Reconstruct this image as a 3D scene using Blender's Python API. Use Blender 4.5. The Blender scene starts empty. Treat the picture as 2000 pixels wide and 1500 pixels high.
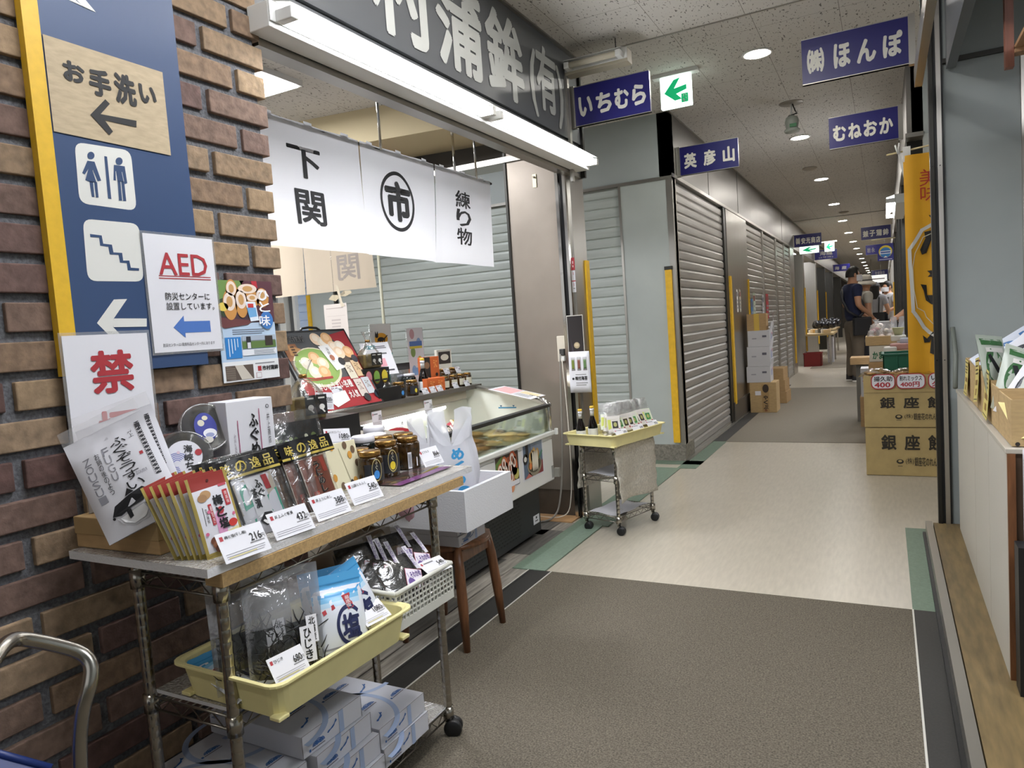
import bpy, bmesh, math, random
from mathutils import Vector, Matrix, Euler
random.seed(7)
D = bpy.data; SC = bpy.context.scene; COL = SC.collection
PI = math.pi
# ---------------------------------------------------------------- camera
CAM_H = 1.2; FPX = 1395.8
YAW, PIT, ROL = 0.484746, 0.07594, -0.0694973
_cy, _sy = math.cos(YAW), math.sin(YAW)
CF = Vector((-_sy*math.cos(PIT), _cy*math.cos(PIT), -math.sin(PIT)))
_r0 = Vector((_cy, _sy, 0)); _u0 = _r0.cross(CF)
CR = _r0*math.cos(ROL)+_u0*math.sin(ROL); CU = -_r0*math.sin(ROL)+_u0*math.cos(ROL)
cam = D.cameras.new('camera'); cam.sensor_width = 36; cam.lens = FPX*36/2000; cam.clip_start = .02; cam.clip_end = 200
co = D.objects.new('camera', cam); COL.objects.link(co)
co.matrix_world = Matrix(((CR.x, CU.x, -CF.x, 0), (CR.y, CU.y, -CF.y, 0), (CR.z, CU.z, -CF.z, CAM_H), (0, 0, 0, 1)))
SC.camera = co
# ---------------------------------------------------------------- light and exposure
w = D.worlds.new('world'); SC.world = w; w.use_nodes = True
w.node_tree.nodes['Background'].inputs[0].default_value = (.97, .985, 1, 1)
w.node_tree.nodes['Background'].inputs[1].default_value = .5
vs = SC.view_settings; vs.view_transform = 'Standard'; vs.look = 'None'; vs.gamma = 1; vs.use_curve_mapping = False
vs.exposure = 0.45
SC.cycles.use_denoising = True; SC.cycles.max_bounces = 8; SC.cycles.transparent_max_bounces = 24
SC.cycles.sample_clamp_indirect = 4
TUBE_E, DOWN_E = 36.0, 250.0          # strip lamps and downlights
def area(name, loc, sx, sy, power, rot=(0, 0, 0), col=(1, .97, .92)):
    l = D.lights.new(name, 'AREA'); l.shape = 'RECTANGLE'; l.size = sx; l.size_y = sy; l.energy = power; l.color = col
    o = D.objects.new(name, l); COL.objects.link(o); o.location = loc; o.rotation_euler = rot
    return o
# ---------------------------------------------------------------- rays: where a line of sight meets a plane of the place
def PX(x, y, ax, val):
    d = CR*((x-1000)/FPX)-CU*((y-750)/FPX)+CF
    o = Vector((0, 0, CAM_H)); i = 'xyz'.index(ax)
    return o+d*((val-o[i])/d[i])
# ---------------------------------------------------------------- materials
MATS = {}
def lin(c):
    if isinstance(c, str):
        c = [int(c[i:i+2], 16)/255 for i in (0, 2, 4)]
    return tuple((v/12.92 if v <= .04045 else ((v+.055)/1.055)**2.4) for v in c[:3])+(1,)
def M(name, col='808080', r=.5, metal=0, var=0, scale=40, bump=0, emit=0, sheen=0, stretch=None, spec=.5):
    if name in MATS: return MATS[name]
    m = D.materials.new(name); m.use_nodes = True; nt = m.node_tree; b = nt.nodes['Principled BSDF']
    c = lin(col); b.inputs['Base Color'].default_value = c; b.inputs['Roughness'].default_value = r; b.inputs['Metallic'].default_value = metal
    b.inputs['Specular IOR Level'].default_value = spec
    if emit: b.inputs['Emission Color'].default_value = c; b.inputs['Emission Strength'].default_value = emit
    if var or bump:
        tc = nt.nodes.new('ShaderNodeTexCoord'); nz = nt.nodes.new('ShaderNodeTexNoise'); nz.inputs['Scale'].default_value = scale; nz.inputs['Detail'].default_value = 6
        src = tc.outputs['Object']
        if stretch:
            mp = nt.nodes.new('ShaderNodeMapping'); mp.inputs['Scale'].default_value = stretch; nt.links.new(src, mp.inputs[0]); src = mp.outputs[0]
        nt.links.new(src, nz.inputs[0])
        mr = nt.nodes.new('ShaderNodeMapRange'); mr.inputs[1].default_value = .3; mr.inputs[2].default_value = .7; nt.links.new(nz.outputs[0], mr.inputs[0])
        if var:
            mx = nt.nodes.new('ShaderNodeMix'); mx.data_type = 'RGBA'
            mx.inputs[6].default_value = tuple(max(0, v*(1-var)) for v in c[:3])+(1,); mx.inputs[7].default_value = tuple(min(1, v*(1+var)) for v in c[:3])+(1,)
            nt.links.new(mr.outputs[0], mx.inputs[0]); nt.links.new(mx.outputs[2], b.inputs['Base Color'])
        if bump:
            bp = nt.nodes.new('ShaderNodeBump'); bp.inputs['Strength'].default_value = bump; bp.inputs['Distance'].default_value = .004
            nt.links.new(nz.outputs[0], bp.inputs['Height']); nt.links.new(bp.outputs[0], b.inputs['Normal'])
    MATS[name] = m; return m
def CLEAR(name, tint='ffffff', gloss=.10, r=.08, haze=0, hazecol='ffffff', crease=0):
    """thin clear plastic or glass: see-through with a glossy film and, if wanted, a milky share"""
    if name in MATS: return MATS[name]
    m = D.materials.new(name); m.use_nodes = True; nt = m.node_tree; N = nt.nodes; L = nt.links
    N.remove(N['Principled BSDF']); out = N['Material Output']
    t = N.new('ShaderNodeBsdfTransparent'); t.inputs[0].default_value = lin(tint)
    g = N.new('ShaderNodeBsdfGlossy'); g.inputs['Roughness'].default_value = r
    fr = N.new('ShaderNodeLayerWeight'); fr.inputs[0].default_value = .35
    ma = N.new('ShaderNodeMath'); ma.operation = 'MULTIPLY_ADD'; ma.inputs[1].default_value = .6; ma.inputs[2].default_value = gloss; ma.use_clamp = True
    L.new(fr.outputs['Fresnel'], ma.inputs[0])
    mx = N.new('ShaderNodeMixShader'); L.new(ma.outputs[0], mx.inputs[0]); L.new(t.outputs[0], mx.inputs[1]); L.new(g.outputs[0], mx.inputs[2]); last = mx
    if crease:
        tc = N.new('ShaderNodeTexCoord'); nz = N.new('ShaderNodeTexNoise'); nz.inputs['Scale'].default_value = crease; nz.inputs['Detail'].default_value = 3; nz.inputs['Distortion'].default_value = 1.5
        bp = N.new('ShaderNodeBump'); bp.inputs['Strength'].default_value = .55; bp.inputs['Distance'].default_value = .008
        L.new(tc.outputs['Object'], nz.inputs[0]); L.new(nz.outputs[0], bp.inputs['Height']); L.new(bp.outputs[0], g.inputs['Normal']); L.new(bp.outputs[0], fr.inputs['Normal'])
    if haze:
        d = N.new('ShaderNodeBsdfDiffuse'); d.inputs[0].default_value = lin(hazecol)
        tl = N.new('ShaderNodeBsdfTranslucent'); tl.inputs[0].default_value = lin(hazecol)
        m1 = N.new('ShaderNodeMixShader'); m1.inputs[0].default_value = .5; L.new(d.outputs[0], m1.inputs[1]); L.new(tl.outputs[0], m1.inputs[2])
        m2 = N.new('ShaderNodeMixShader'); m2.inputs[0].default_value = haze; L.new(last.outputs[0], m2.inputs[1]); L.new(m1.outputs[0], m2.inputs[2]); last = m2
    L.new(last.outputs[0], out.inputs[0]); MATS[name] = m; return m
def H(hexcol, r=.55):          # plain printed colour
    return M('print_'+hexcol+('' if r == .55 else '_%d' % int(r*100)), hexcol, r)
# ---------------------------------------------------------------- lettering as filled outlines
_TX = {}
def glyphs(s, bold=0.0):
    k = (s, bold)
    if k not in _TX:
        c = D.curves.new('t', 'FONT'); c.body = s; c.size = 1; c.resolution_u = 2; c.fill_mode = 'FRONT'
        o = D.objects.new('t', c); COL.objects.link(o)
        me = D.meshes.new_from_object(o.evaluated_get(bpy.context.evaluated_depsgraph_get()))
        v0 = [(v.co.x, v.co.y) for v in me.vertices]; f0 = [tuple(p.vertices) for p in me.polygons]
        D.objects.remove(o); D.curves.remove(c); D.meshes.remove(me)
        n0_ = len(v0); vs_, fs = list(v0), list(f0)                 # heavier strokes: the same outline laid down again a stroke's width around
        q = 8 if bold > .02 else (4 if bold > .005 else 0)
        for i in range(q):
            t = 2*PI*(i+.5)/q; n0 = len(vs_); vs_ += [(x+bold*math.cos(t), y+bold*math.sin(t)) for x, y in v0]; fs += [tuple(n0+j for j in f) for f in f0]
        if not vs_: vs_ = [(0, 0)]
        x0 = min(v[0] for v in vs_); x1 = max(v[0] for v in vs_); y0 = min(v[1] for v in vs_); y1 = max(v[1] for v in vs_)
        _TX[k] = (vs_, fs, x0, y0, x1, y1, max(n0_, 1))
    return _TX[k]
# ---------------------------------------------------------------- mesh builder
class MB:
    def __init__(s): s.v = []; s.f = []; s.mi = []; s.sm = []; s.mats = []; s.T = Matrix()
    def _m(s, mat):
        if mat not in s.mats: s.mats.append(mat)
        return s.mats.index(mat)
    def add(s, vs_, fs, mat, smooth=False):
        b = len(s.v); T = s.T; s.v.extend(T @ Vector(v) for v in vs_)
        many = isinstance(mat, (list, tuple))
        for i, f in enumerate(fs):
            s.f.append(tuple(b+j for j in f)); s.mi.append(s._m(mat[i] if many else mat)); s.sm.append(smooth)
        return s
    def box(s, a, b, mat):
        x0, y0, z0 = a; x1, y1, z1 = b
        x0, x1 = min(x0, x1), max(x0, x1); y0, y1 = min(y0, y1), max(y0, y1); z0, z1 = min(z0, z1), max(z0, z1)
        return s.add([(x0, y0, z0), (x1, y0, z0), (x1, y1, z0), (x0, y1, z0), (x0, y0, z1), (x1, y0, z1), (x1, y1, z1), (x0, y1, z1)],
                     [(3, 2, 1, 0), (4, 5, 6, 7), (0, 1, 5, 4), (1, 2, 6, 5), (2, 3, 7, 6), (3, 0, 4, 7)], mat)
    def bar(s, p, q, wd, th, mat, up=(0, 0, 1)):
        p, q = Vector(p), Vector(q); d = (q-p).normalized(); a = d.cross(Vector(up))
        if a.length < 1e-4: a = d.cross(Vector((1, 0, 0)))
        a.normalize(); b = a.cross(d); vs_ = []
        for o in (p, q):
            for i, j in ((-1, -1), (1, -1), (1, 1), (-1, 1)): vs_.append(o+a*(i*wd/2)+b*(j*th/2))
        return s.add(vs_, [(0, 1, 2, 3), (7, 6, 5, 4), (0, 4, 5, 1), (1, 5, 6, 2), (2, 6, 7, 3), (3, 7, 4, 0)], mat)
    def prism(s, pts, ext, mat):
        n = len(pts); e = Vector(ext); vs_ = [Vector(p) for p in pts]+[Vector(p)+e for p in pts]
        return s.add(vs_, [tuple(range(n))[::-1], tuple(range(n, 2*n))]+[(i, (i+1) % n, n+(i+1) % n, n+i) for i in range(n)], mat)
    def tube(s, pts, r, mat, n=8, cap=True, sq=1):
        pts = [Vector(p) for p in pts]; rs = r if isinstance(r, (list, tuple)) else [r]*len(pts); vs_ = []; fs = []; pa = None
        for i, p in enumerate(pts):
            d = (pts[min(i+1, len(pts)-1)]-pts[max(i-1, 0)]); d = d.normalized() if d.length else Vector((0, 0, 1))
            if pa is None:
                pa = d.orthogonal().normalized()
            else:
                pa = pa-d*pa.dot(d); pa = pa.normalized() if pa.length > 1e-6 else d.orthogonal().normalized()
            pb = d.cross(pa)
            for k in range(n):
                t = 2*PI*k/n; vs_.append(p+pa*(math.cos(t)*rs[i])+pb*(math.sin(t)*rs[i]*sq))
        for i in range(len(pts)-1):
            for k in range(n): fs.append((i*n+k, i*n+(k+1) % n, (i+1)*n+(k+1) % n, (i+1)*n+k))
        if cap: fs += [tuple(range(n))[::-1], tuple((len(pts)-1)*n+k for k in range(n))]
        return s.add(vs_, fs, mat, True)
    def lathe(s, prof, mat, c=(0, 0, 0), n=24, sx=1, sy=1, axis=None):
        vs_ = []; fs = []; Rm = Matrix.Identity(3)
        if axis is not None: Rm = Vector((0, 0, 1)).rotation_difference(Vector(axis)).to_matrix()
        c = Vector(c); m = len(prof)
        for r, z in prof:
            for k in range(n):
                t = 2*PI*k/n; vs_.append(c+Rm @ Vector((math.cos(t)*r*sx, math.sin(t)*r*sy, z)))
        mm = []
        for i in range(m-1):
            for k in range(n):
                fs.append((i*n+k, i*n+(k+1) % n, (i+1)*n+(k+1) % n, (i+1)*n+k)); mm.append(mat[i] if isinstance(mat, list) else mat)
        if prof[0][0] > 1e-5: fs.append(tuple(range(n))[::-1]); mm.append(mm[0])
        if prof[-1][0] > 1e-5: fs.append(tuple((m-1)*n+k for k in range(n))); mm.append(mm[-2])
        return s.add(vs_, fs, mm, True)
    def ball(s, c, r, mat, n=12, m=8):
        rx, ry, rz = r if isinstance(r, (list, tuple)) else (r, r, r)
        return s.lathe([(math.sin(PI*i/m)+1e-6, -math.cos(PI*i/m)*rz) for i in range(m+1)], mat, c, n, rx, ry)
    def grid(s, fn, nu, nv, mat, smooth=True, flip=False):
        vs_ = [fn(i/nu, j/nv) for j in range(nv+1) for i in range(nu+1)]; fs = []; mm = []
        for j in range(nv):
            for i in range(nu):
                q = (j*(nu+1)+i, j*(nu+1)+i+1, (j+1)*(nu+1)+i+1, (j+1)*(nu+1)+i); fs.append(q[::-1] if flip else q)
                mm.append(mat((i+.5)/nu, (j+.5)/nv) if callable(mat) else mat)
        return s.add(vs_, fs, mm, smooth)
    def build(s, name, parent=None, bevel=0, seg=2, sub=0, solid=0, **kw):
        me = D.meshes.new(name); me.from_pydata([tuple(v) for v in s.v], [], s.f)
        for m in s.mats: me.materials.append(m)
        me.polygons.foreach_set('material_index', s.mi); me.polygons.foreach_set('use_smooth', s.sm); me.update()
        o = D.objects.new(name, me); COL.objects.link(o); o.parent = parent
        if solid:
            q = o.modifiers.new('s', 'SOLIDIFY'); q.thickness = solid; q.offset = 0
        if bevel:
            q = o.modifiers.new('b', 'BEVEL'); q.width = bevel; q.segments = seg; q.limit_method = 'ANGLE'; q.angle_limit = .7
        if sub:
            q = o.modifiers.new('u', 'SUBSURF'); q.levels = sub; q.render_levels = sub
        tag(o, **kw); return o
def tag(o, label=None, cat=None, group=None, kind=None):
    if label: o['label'] = label
    if cat: o['category'] = cat
    if group: o['group'] = group
    if kind: o['kind'] = kind
    return o
def thing(name, label, cat, loc=(0, 0, 0), rz=0, group=None, rot=None):
    o = D.objects.new(name, None); COL.objects.link(o); o.location = loc; o.rotation_euler = rot or (0, 0, rz); o.empty_display_size = .05
    return tag(o, label, cat, group)
def dup(root, loc=None, rz=None, label=None, group=None, rot=None):
    r = root.copy(); COL.objects.link(r)
    if loc is not None: r.location = loc
    if rz is not None: r.rotation_euler = (0, 0, rz)
    if rot is not None: r.rotation_euler = rot
    if label: r['label'] = label
    if group: r['group'] = group
    for ch in list(root.children):
        c = ch.copy(); COL.objects.link(c); c.parent = r
        for g in ch.children:
            d = g.copy(); COL.objects.link(d); d.parent = c
    return r
def struct(name, mb, **kw):
    return mb.build(name, kind='structure', **kw)
class Face:
    """a sheet to print on: O its top left corner, u to the right, up upwards; a, b run 0..1 to the right and down"""
    def __init__(s, mb, O, u, up, w, h, warp=None, eps=.0006):
        s.mb = mb; s.O = Vector(O); s.u = Vector(u).normalized(); s.up = Vector(up).normalized(); s.n = s.u.cross(s.up); s.w = w; s.h = h; s.warp = warp; s.eps = eps
    def P(s, a, b, lay=0):
        k = s.warp(a, b) if s.warp else 0
        return s.O+s.u*(a*s.w)-s.up*(b*s.h)+s.n*(k+lay*s.eps)
    def rect(s, a0, b0, a1, b1, mat, lay=1, n=1, m=1):
        if s.warp: n = max(n, 6); m = max(m, 6)
        s.mb.grid(lambda i, j: s.P(a0+(a1-a0)*i, b1+(b0-b1)*j, lay), n, m, mat, bool(s.warp)); return s
    def poly(s, pts, mat, lay=1):
        pts = list(pts); ar = sum(pts[i][0]*pts[(i+1) % len(pts)][1]-pts[(i+1) % len(pts)][0]*pts[i][1] for i in range(len(pts)))
        if ar > 0: pts.reverse()
        s.mb.add([s.P(a, b, lay) for a, b in pts], [tuple(range(len(pts)))], mat); return s
    def px(s, x, y):
        d = CR*((x-1000)/FPX)-CU*((y-750)/FPX)+CF; o = Vector((0, 0, CAM_H)); p = o+d*((s.O-o).dot(s.n)/d.dot(s.n))-s.O
        return p.dot(s.u)/s.w, -p.dot(s.up)/s.h
    def ppoly(s, pts, mat, lay=1): return s.poly([s.px(*p) for p in pts], mat, lay)
    def disc(s, a, b, r, mat, lay=1, rb=None, n=28, r0=0, t0=0, t1=2*PI):
        """r is in metres"""
        rb = rb or r; k = rb/r
        if t1-t0 > 6.28 and r0 == 0:
            return s.poly([(a+r*math.cos(2*PI*i/n)/s.w, b+rb*math.sin(2*PI*i/n)/s.h) for i in range(n)], mat, lay)
        vs_ = []; fs = []
        for i in range(n+1):
            t = t0+(t1-t0)*i/n
            for q in (r0, r): vs_.append(s.P(a+q*math.cos(t)/s.w, b+q*k*math.sin(t)/s.h, lay))
        fs = [(2*i+2, 2*i+3, 2*i+1, 2*i) for i in range(n)]
        s.mb.add(vs_, fs, mat); return s
    def stroke(s, pts, wd, mat, lay=1):
        """a line of width wd (metres) along points"""
        P_ = [Vector((a*s.w, b*s.h)) for a, b in pts]
        for i in range(len(P_)-1):
            d = P_[i+1]-P_[i]
            if d.length < 1e-6: continue
            d.normalize(); q = Vector((-d.y, d.x))*wd/2; e = d*wd*.3
            s.poly([(v.x/s.w, v.y/s.h) for v in (P_[i]-e+q, P_[i+1]+e+q, P_[i+1]+e-q, P_[i]-e-q)], mat, lay)
        return s
    def text(s, t, a0, b0, a1, b1, mat, lay=2, bold=.012, keep=False, shear=0):
        vs_, fs, x0, y0, x1, y1, n0 = glyphs(t, bold)
        if x1-x0 < 1e-6: return s
        A, B = a1-a0, b1-b0
        if keep:
            k = min(A*s.w/(x1-x0), B*s.h/(y1-y0)); nA, nB = k*(x1-x0)/s.w, k*(y1-y0)/s.h; a0 += (A-nA)/2; b0 += (B-nB)/2; A, B = nA, nB
        pv = []
        for i, (x, y) in enumerate(vs_):
            fx = (x-x0)/(x1-x0); fy = (y1-y)/(max(y1-y0, 1e-6)); pv.append(s.P(a0+A*fx+shear*(fy-.5)*A, b0+B*fy, lay+(i//n0)*.12))
        s.mb.add(pv, fs, mat); return s
    def vtext(s, t, a0, b0, a1, b1, mat, lay=2, bold=.012, gap=.08, keep=False):
        n = len(t); h = (b1-b0)/n
        for i, ch in enumerate(t): s.text(ch, a0, b0+h*(i+gap/2), a1, b0+h*(i+1-gap/2), mat, lay, bold, keep)
        return s
    def htext(s, t, a0, b0, a1, b1, mat, lay=2, bold=.012, gap=.1, keep=True):
        n = len(t); q = (a1-a0)/n
        for i, ch in enumerate(t):
            if ch != ' ': s.text(ch, a0+q*(i+gap/2), b0, a0+q*(i+1-gap/2), b1, mat, lay, bold, keep)
        return s
    def rr(s, a0, b0, a1, b1, r, mat, lay=1):
        """a rounded rectangle, r in metres"""
        return s.poly([(cx+r*math.cos(t)/s.w, cy+r*math.sin(t)/s.h) for cx, cy, t0 in ((a1-r/s.w, b0+r/s.h, -PI/2), (a1-r/s.w, b1-r/s.h, 0), (a0+r/s.w, b1-r/s.h, PI/2), (a0+r/s.w, b0+r/s.h, PI)) for t in [t0+q*PI/10 for q in range(6)]], mat, lay)
    def lines(s, a0, b0, a1, b1, n, mat, lay=1, fill=.45, rag=.15):
        for i in range(n):
            y = b0+(b1-b0)*(i+.5)/n; hh = (b1-b0)/n*fill/2; s.rect(a0, y-hh, a1-(a1-a0)*rag*random.random(), y+hh, mat, lay)
        return s
# ---------------------------------------------------------------- materials of the place
def tile_mat(name, base, speck, pitch, off, dens=.60):
    m = D.materials.new(name); m.use_nodes = True; nt = m.node_tree; N = nt.nodes; L = nt.links; b = N['Principled BSDF']; b.inputs['Roughness'].default_value = .9
    tc = N.new('ShaderNodeTexCoord'); sp = N.new('ShaderNodeSeparateXYZ'); L.new(tc.outputs['Object'], sp.inputs[0])
    def mth(op, a, c=None):
        n = N.new('ShaderNodeMath'); n.operation = op
        for i, v in enumerate((a, c)):
            if v is None: continue
            if hasattr(v, 'type') and not isinstance(v, (int, float)): L.new(v, n.inputs[i])
            else: n.inputs[i].default_value = v
        return n.outputs[0]
    ms = []
    for ax, k, o in (('X', pitch, off[0]), ('Y', pitch*2, off[1])):
        f = mth('FRACT', mth('DIVIDE', mth('SUBTRACT', sp.outputs[ax], o), k)); ms.append(mth('LESS_THAN', f, .006 if ax == 'X' else .003))
    seam = mth('MAXIMUM', ms[0], ms[1])
    mp = N.new('ShaderNodeMapping'); mp.inputs['Scale'].default_value = (1, .38, 1); mp.inputs['Rotation'].default_value = (0, 0, .5); L.new(tc.outputs['Object'], mp.inputs[0])
    nz = N.new('ShaderNodeTexNoise'); nz.inputs['Scale'].default_value = 95; nz.inputs['Detail'].default_value = 2; nz.inputs['Distortion'].default_value = .6; L.new(mp.outputs[0], nz.inputs[0])
    spk = mth('GREATER_THAN', nz.outputs[0], dens)
    mx = N.new('ShaderNodeMix'); mx.data_type = 'RGBA'; mx.inputs[6].default_value = lin(base); mx.inputs[7].default_value = lin(speck)
    L.new(mth('MULTIPLY', spk, .8), mx.inputs[0])
    m2 = N.new('ShaderNodeMix'); m2.data_type = 'RGBA'; L.new(mx.outputs[2], m2.inputs[6]); m2.inputs[7].default_value = lin('5a544b'); L.new(mth('MULTIPLY', seam, .85), m2.inputs[0])
    L.new(m2.outputs[2], b.inputs['Base Color']); return m
CEIL_M = tile_mat('acoustic_tile', 'c9c5bf', '332d27', .445, (-1.075, 4.59), .645)
FLOOR_M = M('beige_vinyl', 'bdb5a6', .30, var=.08, scale=60, stretch=(1, .15, 1))
MAT_M = M('speckled_mat', '5b5448', .85, var=.6, scale=190, bump=.3)
MAT2_M = M('speckled_mat_worn', '7d7568', .6, var=.25, scale=200)
STRIP_M = M('black_strip', '2b2a28', .6, var=.2, scale=150)
LINE_M = M('metal_line', 'c9c6be', .4)
PLANK_M = M('grey_plank_vinyl', '8b857c', .5, var=.45, scale=9, stretch=(6, .6, 1))
GREEN_M = M('green_tape', '6f8271', .5, var=.12, scale=90)
STEEL = M('stainless_steel', 'b5b1aa', .32, 1, var=.08, scale=6, stretch=(30, 30, .3))
STEELD = M('dark_metal', '3a3936', .35, .8)
CHROME = M('chrome', 'c9c6c0', .14, 1)
ALU = M('aluminium_trim', 'a5a29b', .35, .9)
GREYP = M('grey_sign_board', '5f6266', .38, var=.04, scale=3)
PALE = M('pale_bluegrey_paint', 'adb4b1', .5, var=.05, scale=3)
PALE2 = M('bluegrey_paint', '989f9e', .5, var=.05, scale=3)
SHUT_P = M('pale_shutter_enamel', 'b1b8b4', .42, var=.10, scale=4, stretch=(.6, .6, 6))
SHUT_S = M('steel_shutter_slat', 'b4b2ae', .38, .6, var=.12, scale=5, stretch=(1, .4, 5))
YEL = M('yellow_guard', 'e0b120', .5, var=.08, scale=30)
STONE = M('stone_skirting', '7b766b', .75, var=.35, scale=60)
WHITE = M('white_enamel', 'dcdcd8', .35)
BLACK = M('black_plastic', '17181a', .45)
BLACKG = M('black_gloss', '0e0e10', .18)
CARD = M('cardboard', 'a98b62', .8, var=.10, scale=25, stretch=(1, 1, 4))
CARD2 = M('cardboard_light', 'b79c70', .8, var=.10, scale=25, stretch=(1, 1, 4))
WOOD = M('brown_wood', '714a2f', .38, var=.35, scale=12, stretch=(6, 6, .7))
PLY = M('plywood_edge', 'b39568', .6, var=.2, scale=20, stretch=(1, 8, 8))
SILLW = M('worn_wood_threshold', '72603f', .5, var=.28, scale=10, stretch=(5, .7, 1))
CREAM = M('cream_plastic', 'e6dca0', .4, var=.05, scale=14)
TUBE = M('lit_tube', 'fafcff', .5, emit=TUBE_E)
DOWN = M('lit_downlight', 'fffaf2', .5, emit=DOWN_E)
NAVY = M('navy_sign', '15135e', .35)
def CLOTH(name, col, tr=.4):
    m = D.materials.new(name); m.use_nodes = True; N = m.node_tree.nodes; L = m.node_tree.links; N.remove(N['Principled BSDF']); d = N.new('ShaderNodeBsdfDiffuse'); t = N.new('ShaderNodeBsdfTranslucent'); x = N.new('ShaderNodeMixShader')
    d.inputs[0].default_value = t.inputs[0].default_value = lin(col); x.inputs[0].default_value = tr; L.new(d.outputs[0], x.inputs[1]); L.new(t.outputs[0], x.inputs[2]); L.new(x.outputs[0], N['Material Output'].inputs[0]); return m
FAB = CLOTH('white_cloth', 'e4e4e8', .2)
CLR = CLEAR('clear_film', gloss=.08, r=.16, crease=15)
CLRS = CLEAR('clear_film_small', gloss=.05, r=.12, crease=70)
CLR2 = CLEAR('clear_film_hazy', gloss=.08, r=.2, haze=.16, crease=20)
GLASS = CLEAR('glass_pane', 'eef4f0', gloss=.04, r=.02)
TUBCLR = CLEAR('clear_tub', 'e8e8e6', gloss=.07, r=.15, haze=.10)
# ---------------------------------------------------------------- the room
XF, XL, YC = -1.63, -1.51, 5.9                     # fascia and brick line, far wall line, far side of the cross passage
mb = MB(); mb.grid(lambda a, b: (-9+17*a, -3+63*b, 0), 1, 1, FLOOR_M, False); struct('floor', mb)
def flat(name, x0, x1, y0, y1, z, mat, h=.002, kind='structure'):
    b = MB(); b.box((x0, y0, z-h), (x1, y1, z), mat); o = b.build(name, kind=kind); return o
flat('floor_mat', -1.48, .063, -3, 3.09, .006, MAT_M, .005)
b = MB(); b.box((-1.605, -3, .001), (-1.48, 3.09, .006), STRIP_M)
for x in (-1.607, -1.484): b.box((x, -3, .001), (x+.006, 3.09, .0075), LINE_M)
b.box((-1.59, -3, .001), (-1.587, 3.09, .007), BLACK); struct('floor_strip', b)
b = MB(); b.box((.069, -3, .001), (.16, 3.09, .006), STRIP_M); b.box((.063, -3, .001), (.069, 3.09, .0075), LINE_M); struct('floor_strip', b)
flat('floor_mat', -1.367, .2, 6.86, 11.72, .004, MAT2_M, .003)
flat('floor_mat', -1.367, .2, 15.5, 20.5, .004, MAT2_M, .003)
flat('floor_strip', -1.51, -1.367, 6.86, 12.2, .005, STRIP_M, .004)
b = MB(); b.box((-9, 1.2, .0005), (-1.695, 3.93, .003), PLANK_M); b.box((-1.70, 1.2, .0005), (-1.607, 3.09, .003), PLANK_M)
for i, y in enumerate((2.2, 2.75, 3.3, 3.65)): b.box((-1.97+.0*i, y, .003), (-1.70-.09*(i % 2), y+.45, .0045), M('dark_plank', '5c5954', .5, var=.4, scale=10, stretch=(6, .6, 1)))
struct('floor_planks', b)
b = MB(); b.box((-1.695, 3.085, .001), (-1.515, 3.9, .008), GREEN_M); b.box((-1.64, 3.085, .008), (-1.515, 3.9, .0085), M('green_tape_2', '7c8f80', .5, var=.1, scale=80)); b.box((-1.7, 3.9, .001), (-1.48, 5.6, .006), GREEN_M)
struct('floor_edging', b)
b = MB(); b.box((-1.51, 5.6, .001), (-1.36, 6.86, .004), GREEN_M); b.box((.065, 3.09, .001), (.2, 4.25, .004), GREEN_M); b.box((-5, 5.75, .001), (-1.36, 5.9, .004), GREEN_M); struct('floor_edging', b)
# ceilings with the dark slot between them
b = MB(); b.box((-1.64, -3, 2.81), (3, 4.19, 2.83), CEIL_M); struct('ceiling', b)
b = MB(); b.box((-9, 4.27, 2.87), (6, 60, 2.89), CEIL_M); struct('ceiling_far', b)
b = MB(); b.box((-1.64, 4.19, 2.805), (3, 4.2, 2.83), ALU); b.box((-9, 4.255, 2.862), (3, 4.27, 2.89), ALU); b.box((-9, 4.19, 2.95), (6, 4.28, 2.97), BLACK); b.box((-1.63, -3, 2.8), (-1.61, 4.19, 2.815), ALU); b.box((XL-.01, YC-.02, 2.86), (XL+.012, 60, 2.875), ALU)
struct('trim_ceiling', b)
# brick wall: every brick stands out from grey mortar
BR = [M('brick_%d' % i, c, .85, var=.28, scale=40, bump=1.0) for i, c in enumerate(('8c7760', '7e6854', '725d51', '66504a', '5b443f', '907a60', '6b564d', '857059'))]
MORT = M('mortar', '646569', .95, var=.35, scale=120, bump=.8)
b = MB(); b.box((-1.93, -1.5, 0), (-1.642, 1.618, 2.9), MORT)
rng = random.Random(3); pit = .0838; row = 0; z = .01
while z < 2.9:
    y = 1.636; first = True; half = row % 2
    while y > -.6:
        L_ = .098 if (first and half) else .208
        dz = rng.uniform(-.001, .001); o_ = rng.uniform(-.0025, .0025)
        if not first: y -= .022
        b.box((-1.70 if not first else -1.95, y-L_, z+dz), (XF+o_, y+(rng.uniform(-.003, .003) if first else 0), z+.0625+dz), rng.choice(BR))
        y -= L_; first = False
    row += 1; z += pit
wl = struct('wall_left', b, bevel=.003, seg=2)
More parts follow.
